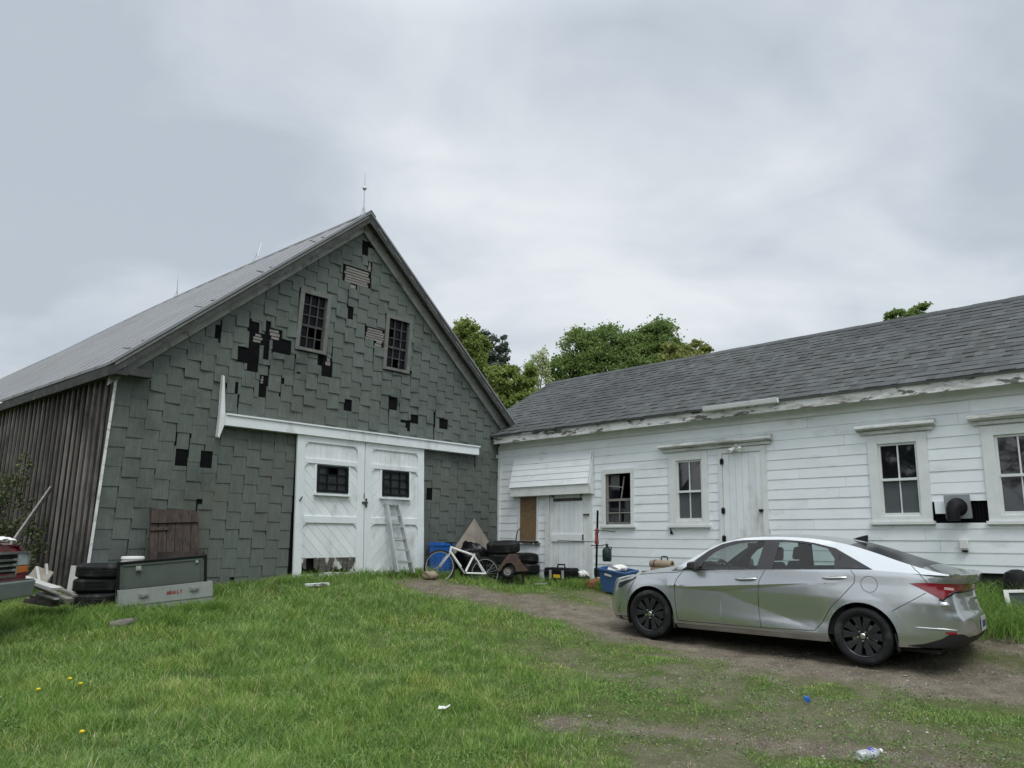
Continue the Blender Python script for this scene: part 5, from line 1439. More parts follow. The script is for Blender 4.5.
# ---- rusty fender with an arched opening, over a small wheel with a pale hub
Fc = depth(511, 582, 15.1); gF = G(Fc.x, Fc.y)
fe = thing('rusty_fender', 'rusty bell-shaped metal fender propped in front of the tyres', 'fender', (Fc.x, Fc.y, gF), .12)
k_ = 15.1 / FPX
prof = [((x - 511) * k_, (582 - y) * k_ + .02) for x, y in ((498, 568.5), (502, 563), (506, 557.5), (509.5, 553.2), (510.5, 552.8), (516.5, 552.8), (517.2, 555.0), (520, 560), (527.5, 568), (515, 569), (513.8, 564), (510.5, 560.8), (506, 561), (502.5, 564), (500, 568.5))]
mb = MB(); mb.prism(prof, -.13, .02); mb.build('side_panel', MT['rusty'], fe)
mb = MB(); top_ = prof[:9]
for q0, q1 in zip(top_[:-1], top_[1:]): mb.hexa([(q0[0], .021, q0[1] - .012), (q1[0], .021, q1[1] - .012), (q1[0], .22, q1[1] - .012), (q0[0], .22, q0[1] - .012), (q0[0], .021, q0[1]), (q1[0], .021, q1[1]), (q1[0], .22, q1[1]), (q0[0], .22, q0[1])])
mb.build('top_skin', MT['rusty'], fe)
mb = MB(); mb.bar((.02, .10, .0), (.02, .10, .30), .05); mb.bar((.26, .12, .0), (.26, .12, .28), .05); mb.build('support_leg', MT['rusty'], fe)
wc = depth(507.5, 571.5, 15.05)
sw = thing('cart_wheel', 'small wheel with a pale dented hub lying under the rusty fender', 'wheel', (wc.x, wc.y, wc.z))
mb = MB(); Mx = Matrix.Rotation(R(80), 4, 'X'); mb.lathe([(.08, -.05), (.11, -.06), (.135, -.03), (.135, .03), (.11, .06), (.08, .05)], 28, Mx, True); mb.build('tyre', MT['rubber'], sw)
mb = MB(); mb.lathe([(.001, .045), (.03, .05), (.05, .02), (.070, .04), (.080, .052), (.080, .03), (.001, .02)], 9, Mx); mb.build('hub', MT['oldboard'], sw)

# ---- black toolbox with a yellow label, by the lower door
p0 = on_house(551, 583, .42); p1 = on_house(578.5, 583, .42); w_ = p1.x - p0.x
q = HW((p0.x + p1.x) / 2, -.52); g = G(q.x, q.y)
tb = thing('black_toolbox', 'black plastic toolbox with a yellow label in front of the plank door', 'toolbox', (q.x, q.y, g + .05), H_ROT)
h2 = w_ / 2
mb = MB(); mb.hexa([(-h2 * .93, -.13, 0), (h2 * .93, -.13, 0), (h2 * .93, .13, 0), (-h2 * .93, .13, 0), (-h2, -.15, .22), (h2, -.15, .22), (h2, .15, .22), (-h2, .15, .22)]); mb.build('body', MT['blackplastic'], tb, bevel=.015)
mb = MB(); mb.hexa([(-h2, -.155, .224), (h2, -.155, .224), (h2, .155, .224), (-h2, .155, .224), (-h2 * .94, -.12, .30), (h2 * .94, -.12, .30), (h2 * .94, .12, .30), (-h2 * .94, .12, .30)]); mb.build('lid', MT['blackplastic'], tb, bevel=.012)
mb = MB(); mb.tube([(-.10, 0, .29), (-.09, 0, .36), (.09, 0, .36), (.10, 0, .29)], .016, 8); mb.build('handle', MT['blackplastic'], tb)
mb = MB(); mb.box(-.09, .09, -.160, -.150, .10, .165); mb.build('label', MT['yellow'], tb)
for sx in (-1, 1): mb = MB(); mb.box(sx * .165 - .028, sx * .165 + .028, -.172, -.15, .08, .25); mb.build('latch', MT['alu'], tb, bevel=.006)
q = HW(p1.x + .15, -.45); g = G(q.x, q.y)
t = thing('battery', 'small black battery case with a crumpled white cloth beside the toolbox', 'battery', (q.x, q.y, g), H_ROT)
mb = MB(); mb.box(-.11, .11, -.08, .08, 0, .19); mb.build('case', MT['blackplastic'], t, bevel=.01); c_ = blob('white_cloth', (0, 0, 0), (.12, .09, .075), MT['bucket'], 8, .5); c_.parent = t; c_.location = (0, 0, .24)
# ---- faded red wedge of metal lying in the grass
q0, q1 = on_house(571.5, 588, .75), on_house(597.5, 589, .75); q = HW((q0.x + q1.x) / 2, -.72); g = G(q.x, q.y); L2 = (q1.x - q0.x) / 2
mb = MB(); mb.hexa([(-L2, -.02, .0), (L2, -.16, .0), (L2, .16, .0), (-L2, .06, .0), (-L2, -.02, .05), (L2, -.14, .10), (L2, .10, .19), (-L2, .06, .06)]); s = mb.build('metal_ramp', MT['redmetal'], bevel=.01); s.location = (q.x, q.y, g + .02); s.rotation_euler = (0, 0, H_ROT); tag(s, 'faded red metal wedge lying in the grass by the black post', 'ramp')
q = HW(2.30, -1.15); mb = MB(); mb.bar((-.14, 0, .03), (.16, .03, .05), .022); s = mb.build('stick', MT['scrapwhite']); s.location = (q.x, q.y, G(q.x, q.y) + .03); s.rotation_euler = (0, 0, H_ROT); tag(s, 'thin white stick lying in the grass before the plank door', 'stick')
# ---- black post with red clamps and thin arms, a green jug hanging from it
pt, pb = on_house(597.7, 510.4, .40), on_house(595.8, 585, .40); q = HW(pb.x, pb.y); g = G(q.x, q.y)
po = thing('clamp_post', 'black upright post with red clamps and thin sideways rods by the plank door', 'post', (q.x, q.y, g), H_ROT)
dx = pt.x - pb.x; top = pt.z - g
zz = lambda py: on_house(597, py, .40).z - g
mb = MB(); mb.bar((0, 0, -.05), (dx, 0, top), .038, .022, (0, 1, 0)); mb.build('shaft', MT['blackplastic'], po)
xx_ = lambda z: dx * z / top
mb = MB(); z0, z1 = zz(544.3), zz(528.6); mb.box(xx_(z0) - .026, xx_(z0) + .026, -.04, .035, z0, z0 + .10); mb.box(xx_(z1) - .024, xx_(z1) + .024, -.036, .03, z1 - .08, z1); mb.box(xx_(z0) - .024, xx_(z0) + .024, -.028, .025, z0 + .09, z1 - .07); mb.build('clamp', MT['redmetal'], po, bevel=.006)
mb = MB(); za = zz(530.3); mb.tube([(.0, -.03, za), (.28, -.03, za - .01), (.53, -.035, za - .035)], .009, 6); mb.build('rod', MT['rusty'], po)
mb = MB(); za = zz(541.3); mb.tube([(-.96, -.04, za + .01), (-.5, -.04, za), (.12, -.04, za - .015)], .009, 6); mb.build('rod', MT['rusty'], po)
mb = MB(); za = zz(545.5); mb.tube([(-.08, -.03, za), (.20, -.035, za), (.255, -.035, za + .02)], .010, 6); mb.build('rod', MT['blackplastic'], po)
mb = MB(); mb.box(.0, .07, -.05, .05, zz(577), zz(568)); mb.build('foot_bracket', MT['blackplastic'], po)
j = on_house(607, 553, .44); jq = HW(j.x, j.y)
mb = MB(); mb.lathe([(.001, -.165), (.075, -.165), (.092, -.14), (.094, .03), (.075, .085), (.03, .115), (.026, .15), (.034, .155), (.034, .175), (.001, .175)], 22); jg = mb.build('green_jug', MT['bottlegreen']); jg.location = (jq.x, jq.y, j.z); tag(jg, 'dark green jug hanging from a rod of the black post', 'jug')
mb = MB(); mb.tube([(.03, 0, .12), (.085, 0, .12), (.09, 0, .06)], .012, 6); mb.tube([(0, 0, .17), (.0, 0, .21), (-.02, 0, .222)], .004, 4); mb.build('handle', MT['bottlegreen'], jg)
# ---- blue recycling bin in front of the car nose
q0, q1 = on_house(599, 589, .95), on_house(622, 589, .95); q = HW((q0.x + q1.x) / 2 + .16, -.95); g = G(q.x, q.y)
rb = thing('recycling_bin', 'faded blue recycling bin with white bags beside the car headlamp', 'bin', M=Matrix.Translation((q.x, q.y, g + .02)) @ Matrix.Rotation(H_ROT, 4, 'Z') @ Matrix.Rotation(R(7), 4, 'Y') @ Matrix.Rotation(R(5), 4, 'X'))
mb = MB(); A_, B2 = .24, .30
def rect(a, b__, z): return [(-a, -b__ * .7, z), (a, -b__ * .7, z), (a, b__ * .7, z), (-a, b__ * .7, z)]
lo, hi, hi2, lo2 = rect(.23, .24, 0), rect(.30, .30, .42), rect(.28, .28, .42), rect(.215, .22, .03)
mb.add(lo + hi + hi2 + lo2, [(3, 2, 1, 0)] + [(i, (i + 1) % 4, 4 + (i + 1) % 4, 4 + i) for i in range(4)] + [(4 + i, 4 + (i + 1) % 4, 8 + (i + 1) % 4, 8 + i) for i in range(4)] + [(8 + i, 8 + (i + 1) % 4, 12 + (i + 1) % 4, 12 + i) for i in range(4)] + [(12, 13, 14, 15)])
mb.build('shell', MT['binblue'], rb)
mb = MB()
for a_0, b_0 in (((-.31, -.22, .40), (.31, -.22, .40)), ((.31, -.22, .40), (.31, .22, .40)), ((.31, .22, .40), (-.31, .22, .40)), ((-.31, .22, .40), (-.31, -.22, .40))): mb.bar(a_0, b_0, .03, .04)
mb.build('rim', MT['binblue'], rb, bevel=.008)
mb = MB(); mb.hexa([(-.16, -.212, .30), (.0, -.212, .29), (.0, -.18, .29), (-.16, -.18, .30), (-.15, -.222, .345), (.0, -.222, .325), (.0, -.19, .325), (-.15, -.19, .345)]); mb.build('handle_label', MT['bucket'], rb, bevel=.006)
b0 = blob('white_bag', (0, 0, 0), (.17, .10, .07), MT['bucket'], 12, .5); b0.matrix_world = Matrix.Translation((q.x + .03, q.y, g + .44)); tag(b0, 'crumpled white plastic bag lying in the blue recycling bin', 'bag')
# ---- tan portable heater on a crate behind the bonnet
q0, q1 = on_house(650, 565, .85), on_house(673.5, 565, .85); q = HW((q0.x + q1.x) / 2, -.85); g = G(q.x, q.y); zb = q0.z - .10
cr_ = thing('wooden_crate', 'weathered wooden crate under the tan heater behind the car bonnet', 'crate', (q.x, q.y, g), H_ROT)
for k in range(3):
    hk = (zb - g) / 3; mb = MB()
    for y in (-.19, .17): mb.box(-.31, .31, y, y + .02, k * hk + .01, (k + 1) * hk - .012)
    for x in (-.31, .29): mb.box(x, x + .02, -.169, .169, k * hk + .01, (k + 1) * hk - .012)
    mb.build('slat', MT['scrapgrey'], cr_)
mb = MB(); mb.box(-.31, .31, -.19, .19, zb - g - .011, zb - g); mb.build('lid', MT['scrapgrey'], cr_)
ht = thing('portable_heater', 'tan cylindrical portable heater with a carrying handle behind the car bonnet', 'heater', (q.x, q.y, zb), H_ROT)
L2 = (q1.x - q0.x) / 2 * .92; Mx = Matrix.Translation((0, 0, .12)) @ Matrix.Rotation(R(90), 4, 'Y')
mb = MB(); mb.lathe([(.001, -L2), (.062, -L2), (.075, -L2 + .02), (.075, L2 - .02), (.069, L2), (.045, L2), (.04, L2 - .05), (.001, L2 - .05)], 28, Mx); mb.build('barrel', MT['tan'], ht)
mb = MB(); mb.box(-L2 * .85, L2 * .75, -.085, .085, 0, .06); mb.build('fuel_tank', MT['tan'], ht, bevel=.012)
mb = MB(); mb.tube([(.0, 0, .19), (.0, 0, .245), (.02, 0, .257), (.11, 0, .257), (.13, 0, .245), (.13, 0, .19)], .012, 8); mb.build('handle', MT['rusty'], ht)
mb = MB(); mb.lathe([(.076, -.012), (.081, -.012), (.081, .012), (.076, .012)], 28, Matrix.Translation((-.12, 0, .12)) @ Matrix.Rotation(R(90), 4, 'Y'), True); mb.build('band', MT['rusty'], ht)

# ---- open metal truck toolbox in front of the barn: box front, raised lid
k_ = 10.55 / FPX
xd = (depth(212.6, 581, 11.05) - depth(118, 590.8, 10.4)); Wd = xd.length; xd.normalize(); yd = Vector((0, 0, 1)).cross(xd).normalized(); zd = xd.cross(yd)
o_ = depth(118, 590.8, 10.4) - zd * .385
tbx = thing('truck_toolbox', 'long open aluminium truck toolbox with olive lid raised and red lettering', 'toolbox',
            M=Matrix(((xd.x, yd.x, zd.x, o_.x), (xd.y, yd.y, zd.y, o_.y), (xd.z, yd.z, zd.z, o_.z), (0, 0, 0, 1))))
mb = MB(); mb.box(0, Wd, .0, .03, .0, .165); mb.box(0, Wd, -.012, .02, .17, .385); mb.box(0, Wd, .03, .45, 0, .03); mb.box(0, .02, .03, .45, .03, .38); mb.box(Wd - .02, Wd, .03, .45, .03, .38); mb.box(.02, Wd - .02, .43, .45, .03, .38)
for k in range(6): mb.box(.05 + k * (Wd - .12) / 5 - .003, .05 + k * (Wd - .12) / 5 + .003, -.004, .0, .02, .16)
mb.build('box', MT['boxalu'], tbx, bevel=.004)
mb = MB()
for k in range(9): mb.lathe([(.001, .008), (.006, .006), (.008, 0)], 8, Matrix.Translation((.018, -.012, .18 + k * .022)) @ Matrix.Rotation(R(90), 4, 'X'))
mb.build('rivet', MT['steel'], tbx)
for x, z in ((.31, .29), (Wd - .26, .305)):
    mb = MB(); mb.box(x - .055, x + .055, -.024, -.012, z - .03, z + .03); mb.lathe([(.03, 0), (.03, .02), (.001, .022)], 14, Matrix.Translation((x, -.022, z)) @ Matrix.Rotation(R(90), 4, 'X')); mb.box(x + .01, x + .07, -.045, -.03, z - .012, z + .012); mb.build('latch', MT['steel'], tbx)
mb = MB(); xs0 = .62                    # worn red block lettering: W-R-A-I-L-T-like strokes, illegible in the photograph
def stroke(x0, z0, x1, z1): mb.bar((x0, -.0135, z0), (x1, -.0135, z1), .012, .003, (0, 1, 0))
for i, st in enumerate(([(0, 1, 0, 0), (0, 0, .5, .6), (.5, .6, 1, 0), (1, 0, 1, 1)], [(0, 0, 0, 1), (0, 1, .9, .8), (.9, .8, 0, .5), (.2, .5, 1, 0)], [(0, 0, .5, 1), (.5, 1, 1, 0), (.25, .4, .75, .4)], [(.3, 0, .3, 1)], [(0, 1, 0, 0), (0, 0, .8, 0)], [(.5, 0, .5, 1), (0, 1, 1, 1)])):
    for x0, z0, x1, z1 in st: stroke(xs0 + i * .034 + x0 * .026, .262 + z0 * .045, xs0 + i * .034 + x1 * .026, .262 + z1 * .045)
mb.build('red_lettering', MT['redletter'], tbx)
lid = MB(); lid.box(.03, Wd - .09, .18, .20, .39, .735)
ld_ = lid.build('lid', MT['olive'], tbx)
mb = MB(); mb.box(-.01, .03, .16, .22, .30, .775); mb.box(Wd - .09, Wd - .05, .16, .22, .33, .775); mb.box(-.01, Wd - .05, .158, .222, .735, .765); mb.build('lid_frame', MT['blackplastic'], ld_, bevel=.006)
mb = MB(); mb.box(.07, Wd - .12, .165, .18, .70, .72); mb.box(.06, .075, .165, .18, .42, .70); mb.box(Wd - .14, Wd - .125, .165, .18, .42, .70); mb.build('lid_bead', MT['olive'], ld_)
mb = MB(); mb.box(.23, .30, .150, .18, .62, .69); mb.lathe([(.025, 0), (.025, .025), (.001, .03)], 12, Matrix.Translation((.265, .155, .65)) @ Matrix.Rotation(R(90), 4, 'X')); mb.build('lock', MT['boxalu'], ld_)
mb = MB(); mb.box(1.02, 1.06, .155, .18, .66, .70); mb.build('catch', MT['boxalu'], ld_)
# bucket on a block behind the lid
bq = depth(132, 566, 11.15); g = G(bq.x, bq.y)
mb = MB(); mb.box(-.22, .22, -.16, .16, -.05, bq.z - .26 - g); bl = mb.build('timber_block', MT['scrapgrey'], bevel=.01); bl.location = (bq.x, bq.y, g); tag(bl, 'rough timber block carrying the white bucket behind the toolbox lid', 'block')
bu = thing('white_bucket', 'white plastic bucket standing behind the raised toolbox lid', 'bucket', (bq.x, bq.y, bq.z - .259))
mb = MB(); mb.lathe([(.001, 0), (.125, 0), (.148, .36), (.160, .36), (.160, .385), (.152, .40), (.14, .395), (.001, .385)], 32); mb.build('shell', MT['bucket'], bu)
mb = MB(); mb.lathe([(.150, .315), (.158, .315), (.158, .33), (.150, .33)], 32, None, True); mb.build('rim', MT['bucket'], bu)
mb = MB(); mb.tube([(.155 * math.cos(a), .155 * math.sin(a) - .01 * math.sin(a * 3), .32 - .12 * math.sin(a)) for a in np.linspace(0, math.pi, 13)], .0025, 5); mb.build('bail_handle', MT['steel'], bu)
# ---- old brown board door leaning on the gable
t0, t1, c0, c1 = on_barn(152, 508, .06), on_barn(200, 511, .06), on_barn(150.5, 575, .30), on_barn(198, 573, .30)
o_ = (c0 + c1) / 2; o_.z = .52
od = thing('board_door', 'old brown board door with flaking white paint leaning on the barn gable', 'door', M=BARN_M @ Matrix.Translation(o_))
W2 = (t1.x - t0.x); n_ = 6; H2 = 1.98 - .52
def OD(u, v, y): return Vector((-W2 / 2 + u * W2, .24 * v + y, v * H2))
for k in range(n_):
    mb = MB(); u0_, u1_ = k / n_ + .006, (k + 1) / n_ - .006; e_ = (1.0, .99, .995, 1.0, .985, .93)[k]
    mb.hexa([OD(u0_, 0, -.03), OD(u1_, 0, -.03), OD(u1_, 0, 0), OD(u0_, 0, 0), OD(u0_, e_, -.03), OD(u1_, e_ - (.05 if k == 5 else 0), -.03), OD(u1_, e_, 0), OD(u0_, e_, 0)]); mb.build('board', MT['oldbrown'], od)
mb = MB(); mb.hexa([OD(.0, .84, -.06), OD(.97, .86, -.06), OD(.97, .86, -.031), OD(.0, .84, -.031), OD(.0, .985, -.06), OD(.90, .99, -.06), OD(.97, .95, -.031), OD(.0, .985, -.031)]); mb.build('cross_board', MT['oldbrown'], od)
mb = MB(); mb.hexa([OD(.0, .76, -.055), OD(.35, .77, -.055), OD(.35, .77, -.031), OD(.0, .76, -.031), OD(.0, .79, -.055), OD(.35, .80, -.055), OD(.35, .80, -.031), OD(.0, .79, -.031)]); mb.build('strap', MT['oldbrown'], od)
q0, q1 = on_barn(158, 556, .55), on_barn(206, 554, .55)
mb = MB(); mb.hexa([(q0.x, -.58, q0.z - .10), (q1.x, -.52, q1.z - .09), (q1.x, -.48, q1.z - .09), (q0.x, -.54, q0.z - .10), (q0.x, -.58, q0.z + .06), (q1.x, -.52, q1.z + .05), (q1.x, -.48, q1.z + .05), (q0.x, -.54, q0.z + .06)]); s = mb.build('plank', MT['oldbrown']); s.matrix_world = BARN_M; tag(s, 'dark brown plank lying level across the foot of the board door', 'plank')

# ---- scrap timber heap left of the tyres
def plank(a, b_, w_, h_, material, label, name='scrap_board', grp='scrap boards heaped beside the red truck'):
    a = Vector(a); b_ = Vector(b_); mb = MB(); c = (a + b_) / 2; mb.bar(a - c, b_ - c, w_, h_); o = mb.build(name, material); o.location = c; return tag(o, label, 'board', grp)
plank(depth(21, 577, 9.75), depth(57, 589, 9.55), .15, .03, MT['scrapwhite'], 'white painted board sloping across the top of the scrap heap')
plank(depth(34, 585, 9.9), depth(70, 600, 9.6), .09, .03, MT['scrapgrey'], 'dark grey board under the white board in the scrap heap')
plank(depth(52, 585, 10.2), depth(76, 596, 9.95), .05, .025, MT['scrapgrey'], 'long thin grey lath pointing at the left tyre stack')
plank(depth(44, 589, 10.0), depth(66, 602, 9.7), .05, .03, MT['scrapwhite'], 'short pale lath low in the scrap heap')
plank(depth(39, 593, 9.85), depth(57, 599, 9.6), .07, .02, MT['scrapwhite'], 'broken white board end at the front of the scrap heap')
plank(depth(58, 586, 10.3), depth(74, 598, 10.1), .035, .025, MT['scrapgrey'], 'thinnest grey lath at the right side of the scrap heap')
plank(depth(36.5, 567, 10.15), depth(39, 582, 10.05), .035, .03, MT['scrapwhite'], 'white upright lath crossing the square panel')
plank(depth(46.2, 564, 10.25), depth(47.0, 580, 10.2), .03, .03, MT['scrapwhite'], 'short white peg standing behind the square panel')
for k in range(3): plank(depth(28 + 6 * k, 600 - 3 * k, 10.0), depth(56 + 7 * k, 604 - 2 * k, 9.9), .14, .06, MT['scrapgrey'], ('lowest grey timber at the left of the scrap heap', 'middle grey timber buried in the scrap heap', 'rear grey timber buried under the laths')[k])
P4 = [depth(28, 577.5, 10.2), depth(47, 583, 10.1), depth(54, 573, 10.25), depth(37, 567, 10.3)]; o_ = P4[0].copy(); mb = MB(); nrm = (P4[1] - P4[0]).cross(P4[2] - P4[0]).normalized() * .02
mb.hexa([q - o_ for q in P4] + [q - o_ + nrm for q in P4]); s = mb.build('square_panel', MT['ply']); s.location = o_; tag(s, 'square weathered panel tilted on the scrap heap', 'panel')
P4 = [depth(66.5, 592, 11.05), depth(76, 592.5, 11.05), depth(79, 566, 11.15), depth(71, 565.5, 11.15)]; o_ = P4[0].copy(); mb = MB(); nrm = Vector((-.1, .4, 0)).normalized() * .03
mb.hexa([q - o_ for q in P4] + [q - o_ + nrm for q in P4]); s = mb.build('white_board', MT['scrapwhite']); s.name = 'white_board'; s.location = o_; tag(s, 'narrow white board standing on end beside the stacked tyres', 'board')
plank(depth(50.8, 488.4, 12.3), depth(3, 557, 11.2), .12, .03, MT['scrapwhite'], 'long pale plank leaning up against the dark barn side', 'leaning_plank', None) if False else None
a = depth(50.8, 488.4, 12.3); b2 = depth(-4, 567, 10.3); c = (a + b2) / 2
mb = MB(); mb.bar(a - c, b2 - c, .03, .085, (.3, -1, 0)); s = mb.build('leaning_plank', MT['oldboard']); s.location = c; tag(s, 'long pale plank leaning up against the dark barn side', 'plank')
q = BW(-5.45, -1.0); mb = MB(); mb.hexa([(-.22, -.05, 0), (.20, -.03, 0), (.20, .03, 0), (-.22, .04, 0), (-.20, -.05, .035), (.17, -.03, .05), (.20, .03, .045), (-.22, .04, .03)]); s = mb.build('broken_board', MT['peel']); s.location = (q.x, q.y, G(q.x, q.y) + .10); s.rotation_euler = (R(8), 0, B_ROT - .3); tag(s, 'broken piece of white board in the grass below the left barn door', 'board')
p = depth(125, 609, 9.7); mb = MB(); mb.tube([(-.15, 0, .05), (0, .01, .07), (.15, .02, .09)], [.05, .06, .05], 10); s = mb.build('log', MT['scrapgrey']); s.location = (p.x, p.y, G(p.x, p.y)); s.rotation_euler = (0, 0, .5); tag(s, 'short weathered log in the grass before the truck toolbox', 'log')
p = depth(430, 574, 14.9); tag(blob('pale_stone', (p.x, p.y, G(p.x, p.y) + .06), (.15, .10, .09), MT['tan'], 5, .3), 'pale tan stone in the grass under the bicycle front wheel', 'stone')

# ---- red pickup truck, only its front corner shows at the left edge
tc_ = depth(27, 590, 9.3); fw = Vector((.99, .14, 0)).normalized(); lf = Vector((-fw.y, fw.x, 0))
o_ = tc_ - lf * 1.0; o_.z = .36
trk = thing('pickup_truck', 'dark red pickup truck with chrome grille and amber lamp parked at the scrap heap', 'truck', M=Matrix(((fw.x, lf.x, 0, o_.x), (fw.y, lf.y, 0, o_.y), (0, 0, 1, o_.z), (0, 0, 0, 1))))
TR = MT['truckred']
mb = MB()
prof = [(-.06, .62), (-.04, .99), (-.06, 1.02)]
mb.box(-.12, -.10, -.93, .93, .60, 1.0)
for s in (-1, 1):
    sec = [(s * .97, .55), (s * 1.0, .80), (s * .985, .98), (s * .93, 1.06), (s * .72, 1.09)]
    for q0, q1 in zip(sec[:-1], sec[1:]): mb.hexa([(-.09, q0[0], q0[1]), (-.09, q1[0], q1[1]), (-.11, q1[0] - s * .03, q1[1] - .02), (-.11, q0[0] - s * .03, q0[1]), (-1.55, q0[0], q0[1] + .03), (-1.55, q1[0], q1[1] + .05), (-1.55, q1[0] - s * .03, q1[1] + .02), (-1.55, q0[0] - s * .03, q0[1])])
mb.box(-5.2, -3.3, -.97, -.90, .62, 1.12); mb.box(-5.2, -3.3, .90, .97, .62, 1.12); mb.box(-5.22, -5.15, -.97, .97, .62, 1.12); mb.box(-5.15, -3.3, -.9, .9, .62, .68)
mb.hexa([(-1.55, -.98, .5), (-1.55, .98, .5), (-3.25, .98, .5), (-3.25, -.98, .5), (-1.55, -.98, 1.13), (-1.55, .98, 1.13), (-3.25, .98, 1.13), (-3.25, -.98, 1.13)])
mb.build('body', TR, trk, bevel=.02)
mb = MB(); vs = []; n_ = 14
for x, z in ((.0, .985), (-.03, 1.03), (-.12, 1.062), (-.5, 1.10), (-1.0, 1.125), (-1.56, 1.14)):
    for k in range(n_ + 1):
        y = -.90 + 1.8 * k / n_; vs.append((x - .05 - .05 * abs(y) ** 2, y, z + .035 * (1 - abs(y / .9) ** 3) * min(1, (z - .98) / .05) - .02 * (abs(y) > .88)))
mb.add(vs, [(i * (n_ + 1) + k, i * (n_ + 1) + k + 1, (i + 1) * (n_ + 1) + k + 1, (i + 1) * (n_ + 1) + k) for i in range(5) for k in range(n_)], True); mb.build('hood', TR, trk, angle=60)
mb = MB(); mb.hexa([(-1.75, -.80, 1.78), (-1.95, .80, 1.78), (-3.1, .78, 1.76), (-3.1, -.78, 1.76), (-1.95, -.74, 1.83), (-1.95, .74, 1.83), (-3.05, .74, 1.82), (-3.05, -.74, 1.82)]); mb.build('cab_roof', TR, trk, bevel=.02)
mb = MB(); mb.hexa([(-1.5, -.88, 1.135), (-1.5, .88, 1.135), (-3.2, .88, 1.135), (-3.2, -.88, 1.135), (-1.98, -.76, 1.775), (-1.98, .76, 1.775), (-3.08, .76, 1.775), (-3.08, -.76, 1.775)]); mb.build('cab_glass', MC['rglass'], trk)
mb = MB(); mb.box(-.07, .02, -.66, .66, .965, .995); mb.box(-.07, .02, -.66, .66, .70, .725); mb.box(-.07, .02, -.66, -.635, .725, .965); mb.box(-.07, .02, .635, .66, .725, .965)
for z in (.78, .84, .90): mb.box(-.06, .0, -.635, .635, z - .014, z + .014)
mb.build('grille', MT['chrome'], trk, bevel=.006)
mb = MB(); mb.box(-.10, -.065, -.66, .66, .70, .99); mb.build('grille_back', MC['matt'], trk)
for s in (-1, 1):
    mb = MB(); y0, y1 = s * .675, s * .955; mb.hexa([(-.09, y0, .83), (-.09, y1, .83), (.015, y0, .83), (-.01, y1, .83), (-.09, y0, .975), (-.09, y1, .975), (.0, y0, .975), (-.03, y1, .975)][0:1] + [(.015, y0, .83), (-.01, y1, .83), (-.09, y1, .83), (-.09, y0, .975), (.0, y0, .975), (-.03, y1, .975), (-.09, y1, .975)]); hl_ = mb.build('headlight', MT['lampclear'], trk, bevel=.008)
    mb = MB(); mb.hexa([(-.09, y0, .745), (.018, y0, .745), (-.005, y1, .745), (-.09, y1, .745), (-.09, y0, .824), (.016, y0, .824), (-.008, y1, .824), (-.09, y1, .824)]); mb.build('turn_lamp', MT['amber'], trk, bevel=.006)
    mb = MB(); mb.box(-.085, .005, s * .67, s * .96, .975, .995); mb.box(-.085, -.0, s * .957, s * .975, .74, .995); mb.build('lamp_bezel', MT['chrome'], trk)
mb = MB(); mb.box(-.08, -.02, -.97, .97, .665, .742); mb.build('valance', TR, trk)
mb = MB(); mb.hexa([(-.06, -1.0, .46), (.10, -.93, .46), (.10, .93, .46), (-.06, 1.0, .46), (-.06, -1.01, .655), (.12, -.94, .655), (.12, .94, .655), (-.06, 1.01, .655)]); mb.hexa([(-.30, .96, .47), (-.06, .97, .47), (-.06, 1.0, .47), (-.30, 1.0, .47), (-.30, .96, .65), (-.06, .97, .65), (-.06, 1.01, .65), (-.30, 1.0, .65)]); mb.build('front_bumper', MT['bumpergrey'], trk, bevel=.02)
mb = MB(); mb.box(-.04, .10, -.92, .92, .656, .668); mb.build('bumper_pad', MT['chrome'], trk)
for x in (-.85, -4.2):
    for s in (-1, 1):
        mb = MB(); Mx = Matrix.Translation((x, s * .86, .36)) @ Matrix.Rotation(R(90), 4, 'X'); mb.lathe([(.20, -.10), (.34, -.10), (.37, -.06), (.37, .06), (.34, .10), (.20, .10)], 32, Mx, True); w_ = mb.build('wheel', MT['rubber'], trk)
        mb = MB(); mb.lathe([(.001, -.07), (.20, -.09), (.205, .09), (.001, .07)], 24, Mx); mb.build('rim', MT['steel'], w_)
mb = MB(); mb.box(-5.1, -.15, -.75, .75, .40, .55); mb.build('chassis', MC['under'], trk)
cl = blob('white_cloth', (0, 0, 0), (.22, .16, .035), MT['bucket'], 15, .6); q = trk.matrix_world @ Vector((-.22, .52, 1.135)); cl.location = q; tag(cl, 'crumpled white cloth lying on the red truck hood', 'cloth')

# ---- white framed storm window and black pot by the right end of the house
q0 = on_house(1006, 598, .85); q = HW(q0.x, q0.y); g = G(q.x, q.y)
sw_ = thing('storm_window', 'white framed storm window with grey glass standing in the weeds', 'window', M=Matrix.Translation((q.x, q.y, g + .03)) @ Matrix.Rotation(H_ROT + .12, 4, 'Z') @ Matrix.Rotation(R(-12), 4, 'X') @ Matrix.Rotation(R(-4), 4, 'Y'))
mb = MB(); hs = .34; mb.box(0, .055, -.03, .03, 0, hs); mb.box(.85, .905, -.03, .03, 0, hs); mb.box(.055, .85, -.03, .03, 0, .045); mb.box(.055, .85, -.03, .03, hs - .04, hs); mb.build('frame', MT['bucket'], sw_, bevel=.004)
mb = MB(); mb.box(.055, .85, -.006, .006, .045, hs - .04); mb.build('pane', MT['screen'], sw_)
q1 = on_house(1017, 575, .35); q = HW(q1.x, q1.y); g = G(q.x, q.y)
mb = MB(); mb.lathe([(.001, 0), (.15, 0), (.17, .02), (.17, q1.z - g - .04), (.14, q1.z - g + .03), (.06, q1.z - g + .07), (.001, q1.z - g + .075)], 26); s = mb.build('black_pot', MT['blackplastic']); s.location = (q.x, q.y, g); tag(s, 'round black lidded pot behind the white storm window', 'pot')

